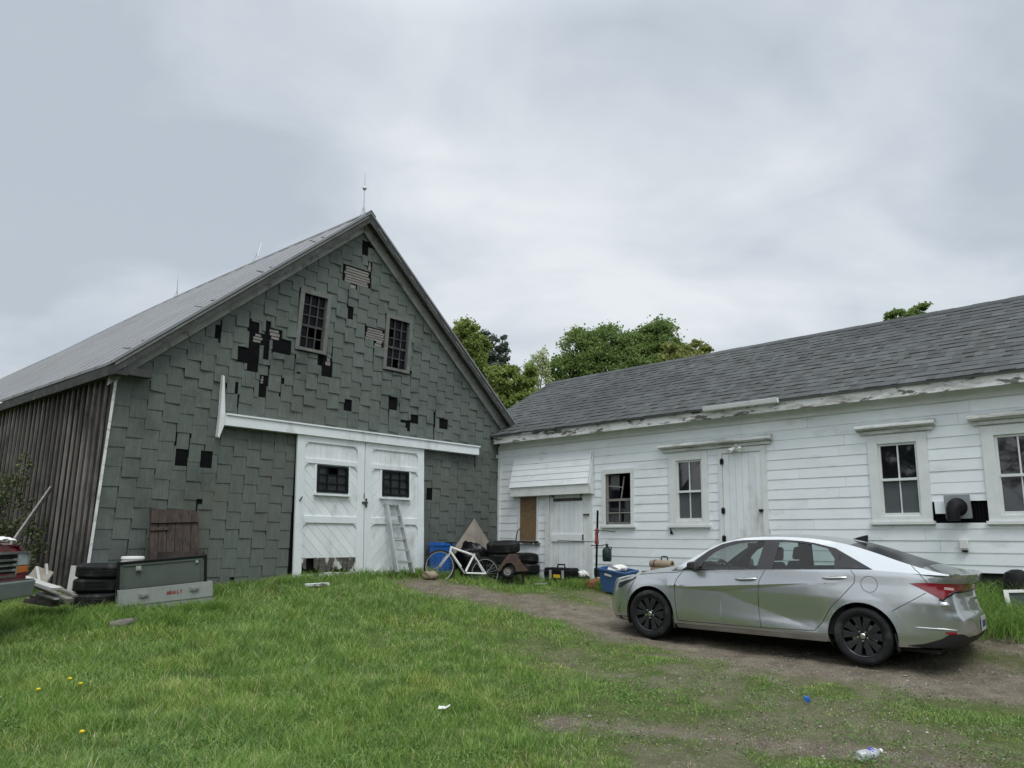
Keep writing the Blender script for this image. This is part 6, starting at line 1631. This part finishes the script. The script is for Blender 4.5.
# ---- litter on the ground
p = depth(868, 757, 5.62); g = G(p.x, p.y)
bt = thing('water_bottle', 'empty crushed clear plastic water bottle with blue label on the bare ground', 'bottle', M=Matrix.Translation((p.x - .085, p.y - .04, g + .032)) @ Matrix.Rotation(R(24), 4, 'Z') @ Matrix.Rotation(R(-3), 4, 'Y') @ Matrix.Diagonal((1.12, 1.12, 1.12, 1)))
clear = glass_mat('clear_bottle_plastic', (.86, .89, .90), .08, .15)
_t = clear.node_tree; _d = _t.nodes.new('ShaderNodeBsdfDiffuse'); _d.inputs[0].default_value = (.70, .73, .75, 1); _m = _t.nodes.new('ShaderNodeMixShader'); _m.inputs[0].default_value = .42
_s = [n for n in _t.nodes if n.type == 'MIX_SHADER' and n != _m][0]; _t.links.new(_s.outputs[0], _m.inputs[1]); _t.links.new(_d.outputs[0], _m.inputs[2]); _t.links.new(_m.outputs[0], _t.nodes['Material Output'].inputs['Surface'])
mb = MB(); Mx = Matrix.Rotation(R(90), 4, 'Y')
mb.lathe([(.001, .004), (.022, .0), (.030, .008), (.033, .02), (.029, .03), (.033, .04), (.030, .052), (.033, .064), (.031, .078), (.033, .09), (.033, .125), (.026, .155), (.014, .176), (.0125, .186), (.0125, .2)], 22, Mx); mb.build('shell', clear, bt)
mb = MB(); mb.lathe([(.0336, .080), (.0338, .124)], 22, Mx); mb.build('wrapper', mat('blue_white_wrapper', (.60, .64, .72), .35, layers=(((.035, .04, .30), 14, .5, .03),)), bt)
mb = MB(); mb.lathe([(.0145, .188), (.015, .205), (.001, .206)], 16, Mx); mb.build('cap', MT['bucket'], bt)
p = depth(808, 698, 7.25); mb = MB(); mb.lathe([(.001, .02), (.018, .02), (.02, 0), (.018, -.01)], 14); mb.hexa([(-.04, -.02, 0), (.0, -.03, .0), (.01, .02, .02), (-.03, .02, .015), (-.035, -.02, .03), (.0, -.025, .035), (.01, .02, .04), (-.03, .015, .045)]); s = mb.build('blue_wrapper', MT['blueplastic']); s.location = (p.x, p.y, G(p.x, p.y) + .015); tag(s, 'small bright blue wrapper on the thin grass before the car', 'wrapper')
p = depth(444, 716, 6.65); mb = MB(); mb.hexa([(-.05, -.022, 0), (.012, -.03, .004), (.016, .028, .010), (-.048, .03, .014), (-.05, -.022, .002), (.012, -.03, .006), (.016, .028, .012), (-.048, .03, .016)]); mb.hexa([(.013, -.03, .004), (.052, -.024, .026), (.05, .022, .03), (.017, .028, .010), (.013, -.03, .006), (.052, -.024, .028), (.05, .022, .032), (.017, .028, .012)]); s = mb.build('paper_scrap', MT['bucket']); s.location = (p.x, p.y, G(p.x, p.y) + .05); tag(s, 'white paper scrap lying in the middle of the lawn', 'paper')
FL = mat('dandelion_yellow', (.62, .48, .02), .7); STM = mat('flower_stem', (.09, .15, .04), .7)
for k, (px, py, Y) in enumerate(((68.5, 692, 7.0), (79, 697, 6.85), (36, 707, 6.6), (80, 750, 5.55))):
    p = depth(px, py, Y); g = G(p.x, p.y); h_ = max(.12, p.z - g)
    t = thing('dandelion', ('left flower of the close pair of dandelions in tall grass', 'right flower of the close pair of dandelions in tall grass', 'dandelion nearest the left edge of the photo', 'lone dandelion flower lowest in the grass foreground')[k], 'flower', (p.x, p.y, g), 0, 'yellow dandelions in the grass')
    mb = MB(); mb.tube([(0, 0, 0), (.005, 0, h_ * .6), (0, 0, h_)], .0025, 5); mb.build('stem', STM, t)
    mb = MB(); mb.lathe([(.001, h_ - .006), (.010, h_ - .002), (.018, h_ + .008), (.017, h_ + .016), (.010, h_ + .021), (.001, h_ + .022)], 12); mb.build('flower_head', FL, t)
# ================================================================== VEGETATION
def leaf_mat(name, stops, rough=.6, trans=.35, patch=None):
    m = bpy.data.materials.new(name); m.use_nodes = True
    t = m.node_tree; N = t.nodes; Lk = t.links; b = N['Principled BSDF']; b.inputs['Roughness'].default_value = rough; b.inputs['Specular IOR Level'].default_value = .25
    g = N.new('ShaderNodeNewGeometry'); r = N.new('ShaderNodeValToRGB'); c = r.color_ramp
    c.elements[0].position, c.elements[0].color = stops[0][0], (*stops[0][1], 1); c.elements[1].position, c.elements[1].color = stops[-1][0], (*stops[-1][1], 1)
    for p, cc in stops[1:-1]: c.elements.new(p).color = (*cc, 1)
    Lk.new(g.outputs['Random Per Island'], r.inputs[0]); Lk.new(r.outputs[0], b.inputs['Base Color'])
    oc = r.outputs[0]
    if patch:           # drier and lusher areas of the lawn
        for ps, pc, th, am in patch:
            tcn = N.new('ShaderNodeTexCoord'); nn = N.new('ShaderNodeTexNoise'); nn.inputs['Scale'].default_value = ps; nn.inputs['Detail'].default_value = 4; Lk.new(tcn.outputs['Object'], nn.inputs['Vector'])
            mrr = N.new('ShaderNodeMapRange'); mrr.inputs['From Min'].default_value = th; mrr.inputs['From Max'].default_value = th + .16; mrr.inputs['To Max'].default_value = am; Lk.new(nn.outputs['Fac'], mrr.inputs[0])
            mq = N.new('ShaderNodeMix'); mq.data_type = 'RGBA'; mq.blend_type = 'MULTIPLY'; Lk.new(mrr.outputs[0], mq.inputs['Factor']); Lk.new(oc, mq.inputs['A']); mq.inputs['B'].default_value = (*pc, 1); oc = mq.outputs['Result']
        Lk.new(oc, b.inputs['Base Color'])
    tr = N.new('ShaderNodeBsdfTranslucent'); Lk.new(oc, tr.inputs['Color'])
    mx_ = N.new('ShaderNodeMixShader'); mx_.inputs[0].default_value = trans
    Lk.new(b.outputs[0], mx_.inputs[1]); Lk.new(tr.outputs[0], mx_.inputs[2]); Lk.new(mx_.outputs[0], N['Material Output'].inputs['Surface'])
    return m
def np_mesh(name, verts, quads, tris, material, parent=None):
    me = bpy.data.meshes.new(name); nq, ntr = len(quads), len(tris)
    me.vertices.add(len(verts)); me.vertices.foreach_set('co', verts.astype(np.float32).ravel())
    me.loops.add(nq * 4 + ntr * 3); me.polygons.add(nq + ntr)
    me.loops.foreach_set('vertex_index', np.concatenate([quads.ravel(), tris.ravel()]).astype(np.int32))
    st = np.concatenate([np.arange(nq) * 4, nq * 4 + np.arange(ntr) * 3]).astype(np.int32)
    me.polygons.foreach_set('loop_start', st)
    me.materials.append(material); me.update(calc_edges=True); me.validate()
    o = bpy.data.objects.new(name, me); col.objects.link(o)
    if parent: o.parent = parent
    return o
NO3 = np.zeros((0, 3), int)
def leaf_cloud(name, centers, size, material, parent, seed, updir=.5, aspect=.75):
    rr = np.random.RandomState(seed); n = len(centers)
    nv = rr.normal(size=(n, 3)); nv[:, 2] = nv[:, 2] * (1 - updir) + updir * 1.2; nv /= np.linalg.norm(nv, axis=1)[:, None]
    a = rr.normal(size=(n, 3)); u = np.cross(nv, a); u /= np.linalg.norm(u, axis=1)[:, None]; v = np.cross(nv, u)
    s = size * rr.uniform(.6, 1.35, n)[:, None]
    P = np.stack([centers - u * s * .5, centers + v * s * aspect * .5 + nv * s * .06, centers + u * s * .5, centers - v * s * aspect * .5 + nv * s * .06], 1)
    return np_mesh(name, P.reshape(-1, 3), np.arange(n * 4).reshape(n, 4), NO3, material, parent)
def crown_points(lobes, n, seed, clumps=45, spread=.17, shell_=.62):
    rr = np.random.RandomState(seed); L = np.array(lobes, float); w = L[:, 3] * L[:, 5]; w /= w.sum(); o = []
    for l, k in zip(L, (w * n).astype(int)):
        m = max(6, int(clumps * (l[3] * l[5]) / (L[:, 3] * L[:, 5]).max()))
        d = rr.normal(size=(m, 3)); d /= np.linalg.norm(d, axis=1)[:, None]
        cc = d * (shell_ + (1 - shell_) * rr.rand(m, 1) ** .6)
        pick = rr.randint(0, m, k); sz = rr.uniform(.6, 1.3, m)[pick][:, None]
        q = cc[pick] + rr.normal(size=(k, 3)) * spread * sz * np.array([1, 1, .65])
        o.append(l[:3] + q * l[3:6])
    return np.concatenate(o)
BARK = mat('grey_brown_bark', (.085, .075, .062), .9, var=.35, scale=4, stretch=(3, 3, .6), bump=.5)
def tree(name, label, base, trunk_r, lobes, n, leaf, lm, seed, updir=.5, clumps=45, spread=.17, cat='tree', group='trees behind the house', shell_=.62):
    b = Vector((base[0], base[1], .3)); t = thing(name, label, cat, b, 0, group)
    lob = [(x - b.x, y - b.y, z - b.z, *r) for x, y, z, *r in lobes]
    rr = random.Random(seed); mb = MB(); cz = min(l[2] for l in lob); fork = Vector((0, 0, cz * .55))
    mb.tube([(0, 0, -.4), (0, 0, .1), fork * .5 + Vector((rr.uniform(-.2, .2), 0, 0)), fork], [trunk_r * 1.4, trunk_r, trunk_r * .85, trunk_r * .7], 10)
    for l in lob:
        c = Vector(l[:3]); mid = fork.lerp(c, .5) + Vector((rr.uniform(-.4, .4), rr.uniform(-.4, .4), .4)); mb.tube([fork - Vector((0, 0, .2)), mid, c], [trunk_r * .55, trunk_r * .35, trunk_r * .14], 7)
        for k in range(5):
            d = Vector((rr.gauss(0, 1), rr.gauss(0, 1), rr.gauss(.2, .8))).normalized(); e = c + Vector((d.x * l[3], d.y * l[4], d.z * l[5])) * .85; mb.tube([mid.lerp(c, .6), c.lerp(e, .5) + Vector((0, 0, .15)), e], [trunk_r * .16, trunk_r * .1, trunk_r * .03], 5)
    mb.build('trunk', BARK, t)
    leaf_cloud('crown', crown_points(lob, n, seed, clumps, spread, shell_), leaf, lm, t, seed + 1, updir)
    return t
def lobe(px, py, Y, rpx, rz=None, ry=None):
    p = depth(px, py, Y); k = Y / FPX; return (p.x, p.y, p.z, rpx * k, (ry or rpx) * k, (rz or rpx) * k)
LM_maple = leaf_mat('maple_leaves', [(0, (.105, .165, .048)), (.5, (.175, .26, .075)), (1, (.27, .35, .12))], trans=.5)
LM_light = leaf_mat('fresh_leaves', [(0, (.14, .205, .045)), (.5, (.215, .285, .070)), (1, (.32, .375, .12))], trans=.45)
LM_pale = leaf_mat('pale_young_leaves', [(0, (.30, .36, .16)), (.5, (.42, .47, .24)), (1, (.58, .61, .40))], trans=.4)
LM_pine = leaf_mat('pine_needles', [(0, (.055, .075, .058)), (.6, (.095, .12, .095)), (1, (.16, .185, .155))], trans=.15)
LM_yel = leaf_mat('yellow_green_leaves', [(0, (.15, .19, .045)), (.5, (.24, .27, .08)), (1, (.35, .36, .14))], trans=.45)
LM_shrub = leaf_mat('shrub_leaves', [(0, (.045, .062, .026)), (.5, (.085, .11, .045)), (1, (.17, .19, .09))], trans=.25)
tree('maple_tree', 'broad dark green maple rising behind the middle of the house roof', depth(628, 540, 42)[:2], .34,
     [lobe(565, 372, 42, 20), lobe(586, 352, 42, 24), lobe(607, 347, 42, 22), lobe(632, 358, 42, 24), lobe(660, 342, 42, 23), lobe(645, 345, 43, 18), lobe(676, 357, 42, 18), lobe(600, 372, 41.5, 30), lobe(640, 375, 41.5, 30), lobe(690, 375, 42, 22)], 68000, .155, LM_maple, 31, clumps=90, spread=.165)
tree('yellow_tree', 'yellow-green young tree hugging the flank of the dark maple', depth(690, 540, 37)[:2], .16, [lobe(676, 354, 37, 16, 12), lobe(697, 352, 37, 14, 11), lobe(688, 366, 37, 22, 16)], 5200, .17, LM_yel, 32, clumps=40, spread=.15)
tree('pine_tree', 'dark feathery pine close to the barn roof edge', depth(492, 540, 38)[:2], .2, [lobe(486, 344, 38, 12, 14), lobe(497, 357, 38, 15, 13), lobe(503, 343, 38, 8, 11), lobe(490, 372, 38, 20, 14), lobe(480, 360, 38, 16)], 11000, .15, LM_pine, 33, updir=.2, clumps=50, spread=.13, shell_=.3)
tree('leafy_tree', 'light green leafy tree between the barn rake and the dark pine', depth(468, 540, 33)[:2], .18, [lobe(467, 332, 33, 13, 14), lobe(476, 345, 33, 13), lobe(462, 345, 33, 16), lobe(478, 362, 33, 12)], 11000, .13, LM_light, 34)
tree('poplar_tree', 'thin pale poplar with whitish young leaves in the roof gap', depth(539, 540, 35)[:2], .1, [lobe(536, 372, 35, 7, 20), lobe(543, 364, 35, 6, 18), lobe(530, 380, 35, 7, 20), lobe(548, 378, 35, 5, 18)], 3000, .11, LM_pale, 35, clumps=60, spread=.2, shell_=.1)
tree('bright_tree', 'bright green bushy tree low in the gap between the two roofs', depth(512, 540, 28)[:2], .14, [lobe(508, 382, 28, 18, 15), lobe(524, 376, 28, 14, 12), lobe(516, 400, 28, 22, 16), lobe(535, 402, 28, 20, 14), lobe(498, 378, 28, 12)], 15000, .12, LM_light, 36)
tree('roof_tree', 'small lone green tree top peeping over the house ridge', depth(908, 540, 34)[:2], .2, [lobe(897, 318, 34, 12, 8), lobe(917, 312, 34, 12, 9), lobe(929, 317, 34, 6), lobe(908, 325, 34, 18, 12)], 7000, .13, LM_maple, 37)
# a bare-branched tree left of the photographer (it shows only in the window glass)
t = thing('bare_tree', 'tall bare tree beside the yard, mirrored in the house windows', 'tree', (-11.5, .5, -.2)); mb = MB(); rr = random.Random(9)
def branch(p, d, l, r_, k):
    e = p + d * l; mb.tube([p, p.lerp(e, .5) + Vector((rr.uniform(-.1, .1), rr.uniform(-.1, .1), .05)) * l, e], [r_, r_ * .85, r_ * .65], 6 if k > 2 else 4)
    if k:
        for _ in range(3 if k > 1 else 4):
            nd = (d + Vector((rr.gauss(0, .5), rr.gauss(0, .5), rr.gauss(.15, .35)))).normalized(); branch(e, nd, l * rr.uniform(.6, .85), r_ * .62, k - 1)
branch(Vector((0, 0, -.3)), Vector((.05, 0, 1)), 3.4, .26, 6); mb.build('trunk', BARK, t)
t = thing('bare_tree', 'slender bare tree beside the yard, mirrored in the end window', 'tree', (-7.5, -4.2, -.3)); mb = MB(); branch(Vector((0, 0, -.3)), Vector((-.05, 0, 1)), 2.9, .20, 6); mb.build('trunk', BARK, t)

# the wood across the road behind the photographer (it darkens the window panes and the car's flank)
far = []; rr = random.Random(19)
for k in range(26):
    if k in (3, 4, 5, 6): continue
    a = R(180 + k * 7.0); d_ = rr.uniform(26, 38); h_ = rr.uniform(7, 11)
    for j in range(3): far.append((d_ * math.cos(a) + rr.uniform(-3, 3), d_ * math.sin(a) + rr.uniform(-3, 3) - 4, h_ * (.25 + .3 * j), rr.uniform(3.5, 5), rr.uniform(3.5, 5), rr.uniform(3, 4.5)))
o = leaf_cloud('woods', crown_points(far, 36000, 50, 16, .25, .4), .75, leaf_mat('far_wood_leaves', [(0, (.03, .055, .014)), (.5, (.05, .09, .02)), (1, (.08, .12, .03))]), None, 51); setting(o, 'stuff', 'dense green wood across the road behind the yard', 'wood')
# shrub by the barn's side wall
p = depth(8, 560, 11.6); g = G(p.x, p.y)
t = thing('shrub', 'straggly olive shrub against the barn side wall behind the red truck', 'shrub', (p.x, p.y, g)); k_ = 10.9 / FPX
lob = []
for px, py, Y, r_, rz_ in ((22, 468, 12.0, 9, 17), (10, 490, 11.9, 14, 22), (0, 500, 11.8, 16, 28), (24, 505, 11.9, 9, 18), (30, 530, 11.7, 10, 20), (8, 530, 11.7, 16, 22), (36, 552, 11.6, 9, 16), (22, 560, 11.5, 14, 18), (42, 527, 11.8, 5, 8), (-14, 520, 11.6, 20, 40)):
    l = lobe(px, py, Y, r_, rz_); lob.append((l[0] - p.x, l[1] - p.y, l[2] - g, *l[3:]))
mb = MB()
for l in lob:
    for k in range(4):
        e = Vector((l[0] + rr.gauss(0, .08), l[1] + rr.gauss(0, .08), l[2] + rr.uniform(-.1, .25))); mb.tube([(rr.gauss(0, .1), rr.gauss(0, .1), -.05), e * .5 + Vector((rr.gauss(0, .06), rr.gauss(0, .06), .1)), e], [.012, .008, .003], 5)
mb.build('stem', BARK, t)
leaf_cloud('foliage', crown_points(lob, 3400, 40, 40, .22, .2), .045, LM_shrub, t, 41, .3)

# tall weeds at the foot of the house, right of the car and along the walls
def blades(P, h, w, lean, seed, name, material, segs=2):
    rr = np.random.RandomState(seed); n = len(P)
    az = vnoise(P[:, 0], P[:, 1], 2.6) * 9 + vnoise(P[:, 0] + 31, P[:, 1], 7.0) * 4 + rr.normal(size=n) * 1.5; dx, dy = np.cos(az), np.sin(az); fa = rr.uniform(0, 2 * np.pi, n); sx, sy = np.cos(fa), np.sin(fa)
    l = h * lean * rr.uniform(.3, 1.3, n)
    def pt(t, ww):
        cx_ = P[:, 0] + dx * l * t ** 2; cy_ = P[:, 1] + dy * l * t ** 2; cz_ = P[:, 2] + h * t * (1 - .22 * t * lean)
        return np.stack([cx_ - sx * ww, cy_ - sy * ww, cz_], -1), np.stack([cx_ + sx * ww, cy_ + sy * ww, cz_], -1)
    a0, a1 = pt(0.0, w * .5); b0, b1 = pt(.55, w * .42); c0, _ = pt(1.0, w * 0)
    V = np.stack([a0, a1, b0, b1, c0], 1).reshape(-1, 3); i = np.arange(n) * 5
    return np_mesh(name, V, np.stack([i, i + 1, i + 3, i + 2], -1), np.stack([i + 2, i + 3, i + 4], -1), material)
GM = leaf_mat('grass_blades', [(0, (.092, .182, .030)), (.3, (.155, .290, .052)), (.6, (.245, .40, .088)), (.86, (.37, .48, .16)), (1, (.58, .53, .35))], .6, .35,
              patch=[(.9, (1.28, 1.10, 1.05), .50, 1.0), (2.7, (.62, .72, .7), .50, 1.0), (.5, (1.3, 1.2, 1.5), .56, 1.0)])
GW = leaf_mat('weed_blades', [(0, (.10, .20, .035)), (.5, (.19, .33, .066)), (1, (.33, .44, .14))], .6, .38)
rr = np.random.RandomState(77)
HI = np.array(HOUSE_M.inverted()); BI = np.array(BARN_M.inverted()); CI = np.array(CAR_M.inverted())
def inside_building(x, y):
    q = np.stack([x, y, np.zeros_like(x), np.ones_like(x)]); h = HI @ q; b = BI @ q
    return ((h[1] > -.02) & (h[0] > 0)) | ((b[1] > -.02) & (b[0] > -8.72) & (b[0] < .6))
def keep(x, y):
    return ~inside_building(x, y)
n = 820000; Y0, Y1 = 4.2, 18.0
u = rr.rand(n); yy = (Y0 ** .4 + u * (Y1 ** .4 - Y0 ** .4)) ** 2.5
xx = rr.uniform(-1, 1, n) * (1.0 * yy + 1.2)
dm = dirt(xx, yy); cl_ = vnoise(xx, yy, 1.3) * .6 + vnoise(xx, yy, 4.2) * .4
fine_ = vnoise(xx, yy, 9.0)
prob = np.clip(1.05 - dm * 1.05 + (fine_ - .5) * .6 * (dm > .05), .0, 1) * np.clip(.35 + 1.1 * cl_, 0, 1)
ok = (rr.rand(n) < prob) & keep(xx, yy)
xx, yy, dm, cl_ = xx[ok], yy[ok], dm[ok], cl_[ok]
zz_ = HG(xx, yy) - .035 * dm - .004
left = np.clip((1.2 - xx) / 3.5, 0, 1); tall = np.clip(1 - dm * 1.4, .25, 1)
h = (.50 + 1.0 * vnoise(xx, yy, 5.5)) * (.030 + .078 * left * (.25 + 1.1 * cl_) + .05 * np.clip(cl_ - .5, 0, 1)) * tall * rr.uniform(.55, 1.5, len(xx)) * (1 + .25 * np.clip((yy - 9) / 6, 0, 1))
w = (.0042 + .0006 * np.clip(yy - 5, 0, 12)) * rr.uniform(.7, 1.3, len(xx))
g_ = blades(np.stack([xx, yy, zz_], -1), h, w, .75, 5, 'grass', GM)
setting(g_, 'stuff', 'short uneven green grass covering the yard', 'grass')
# clover and other low broad leaves between the blades
n = 150000; yc = (Y0 ** .4 + rr.rand(n) * (13.0 ** .4 - Y0 ** .4)) ** 2.5; xc = rr.uniform(-1, 1, n) * (.80 * yc + .5)
ok = (rr.rand(n) < np.clip((vnoise(xc + 5, yc, 1.7) * .6 + vnoise(xc, yc + 3, 5.0) * .4 - .44) * 5, 0, 1) * np.clip(1.1 - dirt(xc, yc) * 1.3, 0, 1)) & keep(xc, yc); xc, yc = xc[ok], yc[ok]
hc = rr.uniform(.02, .075, len(xc)) * (.55 + .45 * np.clip((1.2 - xc) / 3.5, 0, 1))
LC = leaf_mat('clover_leaves', [(0, (.075, .15, .035)), (.5, (.13, .235, .06)), (1, (.21, .33, .11))], .55, .3)
o = leaf_cloud('clover', np.stack([xc, yc, HG(xc, yc) + hc], -1), .017, LC, None, 91, .75, .9); setting(o, 'stuff', 'patches of low clover among the grass', 'clover')
# dry straw lying on the thin ground
n = 60000; yc = (Y0 ** .4 + rr.rand(n) * (12.0 ** .4 - Y0 ** .4)) ** 2.5; xc = rr.uniform(-.6, 1, n) * (.80 * yc + .5); dc = dirt(xc, yc)
ok = (rr.rand(n) < np.clip(dc * 1.4, 0, .55) * (dc < .85) + .04) & keep(xc, yc); xc, yc = xc[ok], yc[ok]
o = blades(np.stack([xc, yc, HG(xc, yc) - .02], -1), rr.uniform(.015, .035, len(xc)), np.full(len(xc), .004), 1.6, 92, 'straw', leaf_mat('dry_straw', [(0, (.14, .12, .07)), (.5, (.27, .235, .14)), (1, (.42, .38, .25))], .8, .1)); setting(o, 'stuff', 'dry straw and dead stalks on the thin ground', 'straw')
# taller tufts
cen = []
for _ in range(5200):
    y = rr.uniform(4.6, 16.5); x = rr.uniform(-1, 1) * (.78 * y + .4)
    if x < 1.0 - .06 * y + rr.normal() * 1.2 or rr.rand() < .12: cen.append((x, y))
cen = np.array(cen); cen = cen[(dirt(cen[:, 0], cen[:, 1]) < .3) & (vnoise(cen[:, 0], cen[:, 1], .8) > .38)]
k_ = 15; P = np.repeat(cen, k_, 0) + rr.normal(size=(len(cen) * k_, 2)) * .045; ok = keep(P[:, 0], P[:, 1]); P = P[ok]
hh2 = np.repeat(rr.uniform(.09, .20, len(cen)), k_)[ok] * rr.uniform(.6, 1.2, len(P))
g2 = blades(np.stack([P[:, 0], P[:, 1], HG(P[:, 0], P[:, 1]) - .005], -1), hh2, np.full(len(P), .0058), .8, 6, 'tall_grass', GW)
setting(g2, 'stuff', 'taller bending grass tufts in the left part of the lawn', 'grass')
# fringe of long grass and weeds along the walls and round the junk
cen = []
def fringe(pts, n, sp):
    for _ in range(n):
        i = rr.randint(0, len(pts) - 1); t = rr.rand(); a = Vector(pts[i]); b = Vector(pts[i + 1]); q = a.lerp(b, t); cen.append((q.x + rr.normal() * sp, q.y + rr.normal() * sp))
F = lambda fn, L: [tuple(fn(x, y)[:2]) for x, y in L]
fringe(F(BW, [(-6.9, -.25), (-5.4, -.25), (-2.4, -.3)]), 150, .12); fringe(F(BW, [(-2.5, -.45), (-1.2, -1.1), (-.2, -1.5)]), 130, .18); fringe(F(HW, [(.6, -1.1), (2.8, -.75), (3.4, -.7)]), 130, .14)
fringe(F(HW, [(8.6, -.25), (9.6, -.45), (11.5, -.5)]), 330, .22); fringe([(-7.2, 9.7), (-6.2, 9.5), (-5.0, 9.9), (-4.2, 10.2)], 200, .16); fringe([(-6.6, 10.05), (-5.7, 10.2), (-4.6, 10.75), (-4.2, 10.9)], 160, .07); fringe(F(HW, [(3.4, -.6), (6, -.5), (8.6, -.3)]), 150, .15)
fringe(F(HW, [(8.9, -1.0), (10.5, -1.1)]), 160, .25); fringe(F(BW, [(-2.35, -.3), (-2.2, -.35)]), 30, .05)
cen = np.array(cen); k_ = 22; P = np.repeat(cen, k_, 0) + rr.normal(size=(len(cen) * k_, 2)) * .05; ok = keep(P[:, 0], P[:, 1]); P = P[ok]
hr = np.clip((P[:, 0] - 3) / 3, 0, 1)
hh2 = (np.repeat(rr.uniform(.14, .27, len(cen)), k_)[ok] + .16 * hr) * rr.uniform(.55, 1.2, len(P))
g3 = blades(np.stack([P[:, 0], P[:, 1], HG(P[:, 0], P[:, 1]) - .01], -1), hh2, np.full(len(P), .010), .8, 8, 'weeds', GW)
setting(g3, 'stuff', 'long rank grass and weeds along the walls and round the junk', 'weeds')

# loose gravel on the bare earth
n = 110000; yy = rr.uniform(4.6, 14, n); xx = rr.uniform(-.2, 1, n) * (.80 * yy + .5); d = dirt(xx, yy); ok = (rr.rand(n) < d * .9 * (4.6 / yy) ** .8) & keep(xx, yy); xx, yy = xx[ok][:24000], yy[ok][:24000]; n = len(xx)
s = np.exp(rr.normal(-5.35, .55, n)); s = np.clip(s, .002, .026)
OC = np.array([(1, 0, 0), (0, 1, 0), (-1, 0, 0), (0, -1, 0), (0, 0, .6), (0, 0, -.6)], float)
P = OC[None] * rr.uniform(.6, 1.2, (n, 6, 1)) * s[:, None, None]; a = rr.uniform(0, 6.28, n); ca, sa = np.cos(a)[:, None], np.sin(a)[:, None]
P = np.stack([P[..., 0] * ca - P[..., 1] * sa, P[..., 0] * sa + P[..., 1] * ca, P[..., 2]], -1) + np.stack([xx, yy, HG(xx, yy) - .035 * dirt(xx, yy) + .002], -1)[:, None]
T = np.array([(0, 1, 4), (1, 2, 4), (2, 3, 4), (3, 0, 4), (1, 0, 5), (2, 1, 5), (3, 2, 5), (0, 3, 5)]); TT = (np.arange(n)[:, None, None] * 6 + T[None]).reshape(-1, 3)
gv_ = np_mesh('gravel', P.reshape(-1, 3), np.zeros((0, 4), int), TT, mat('gravel_stones', (.27, .25, .22), .9, var=.2, island=.6))
setting(gv_, 'stuff', 'loose grey gravel on the dirt drive', 'gravel')
# a few fallen leaves and straw bits on the grass
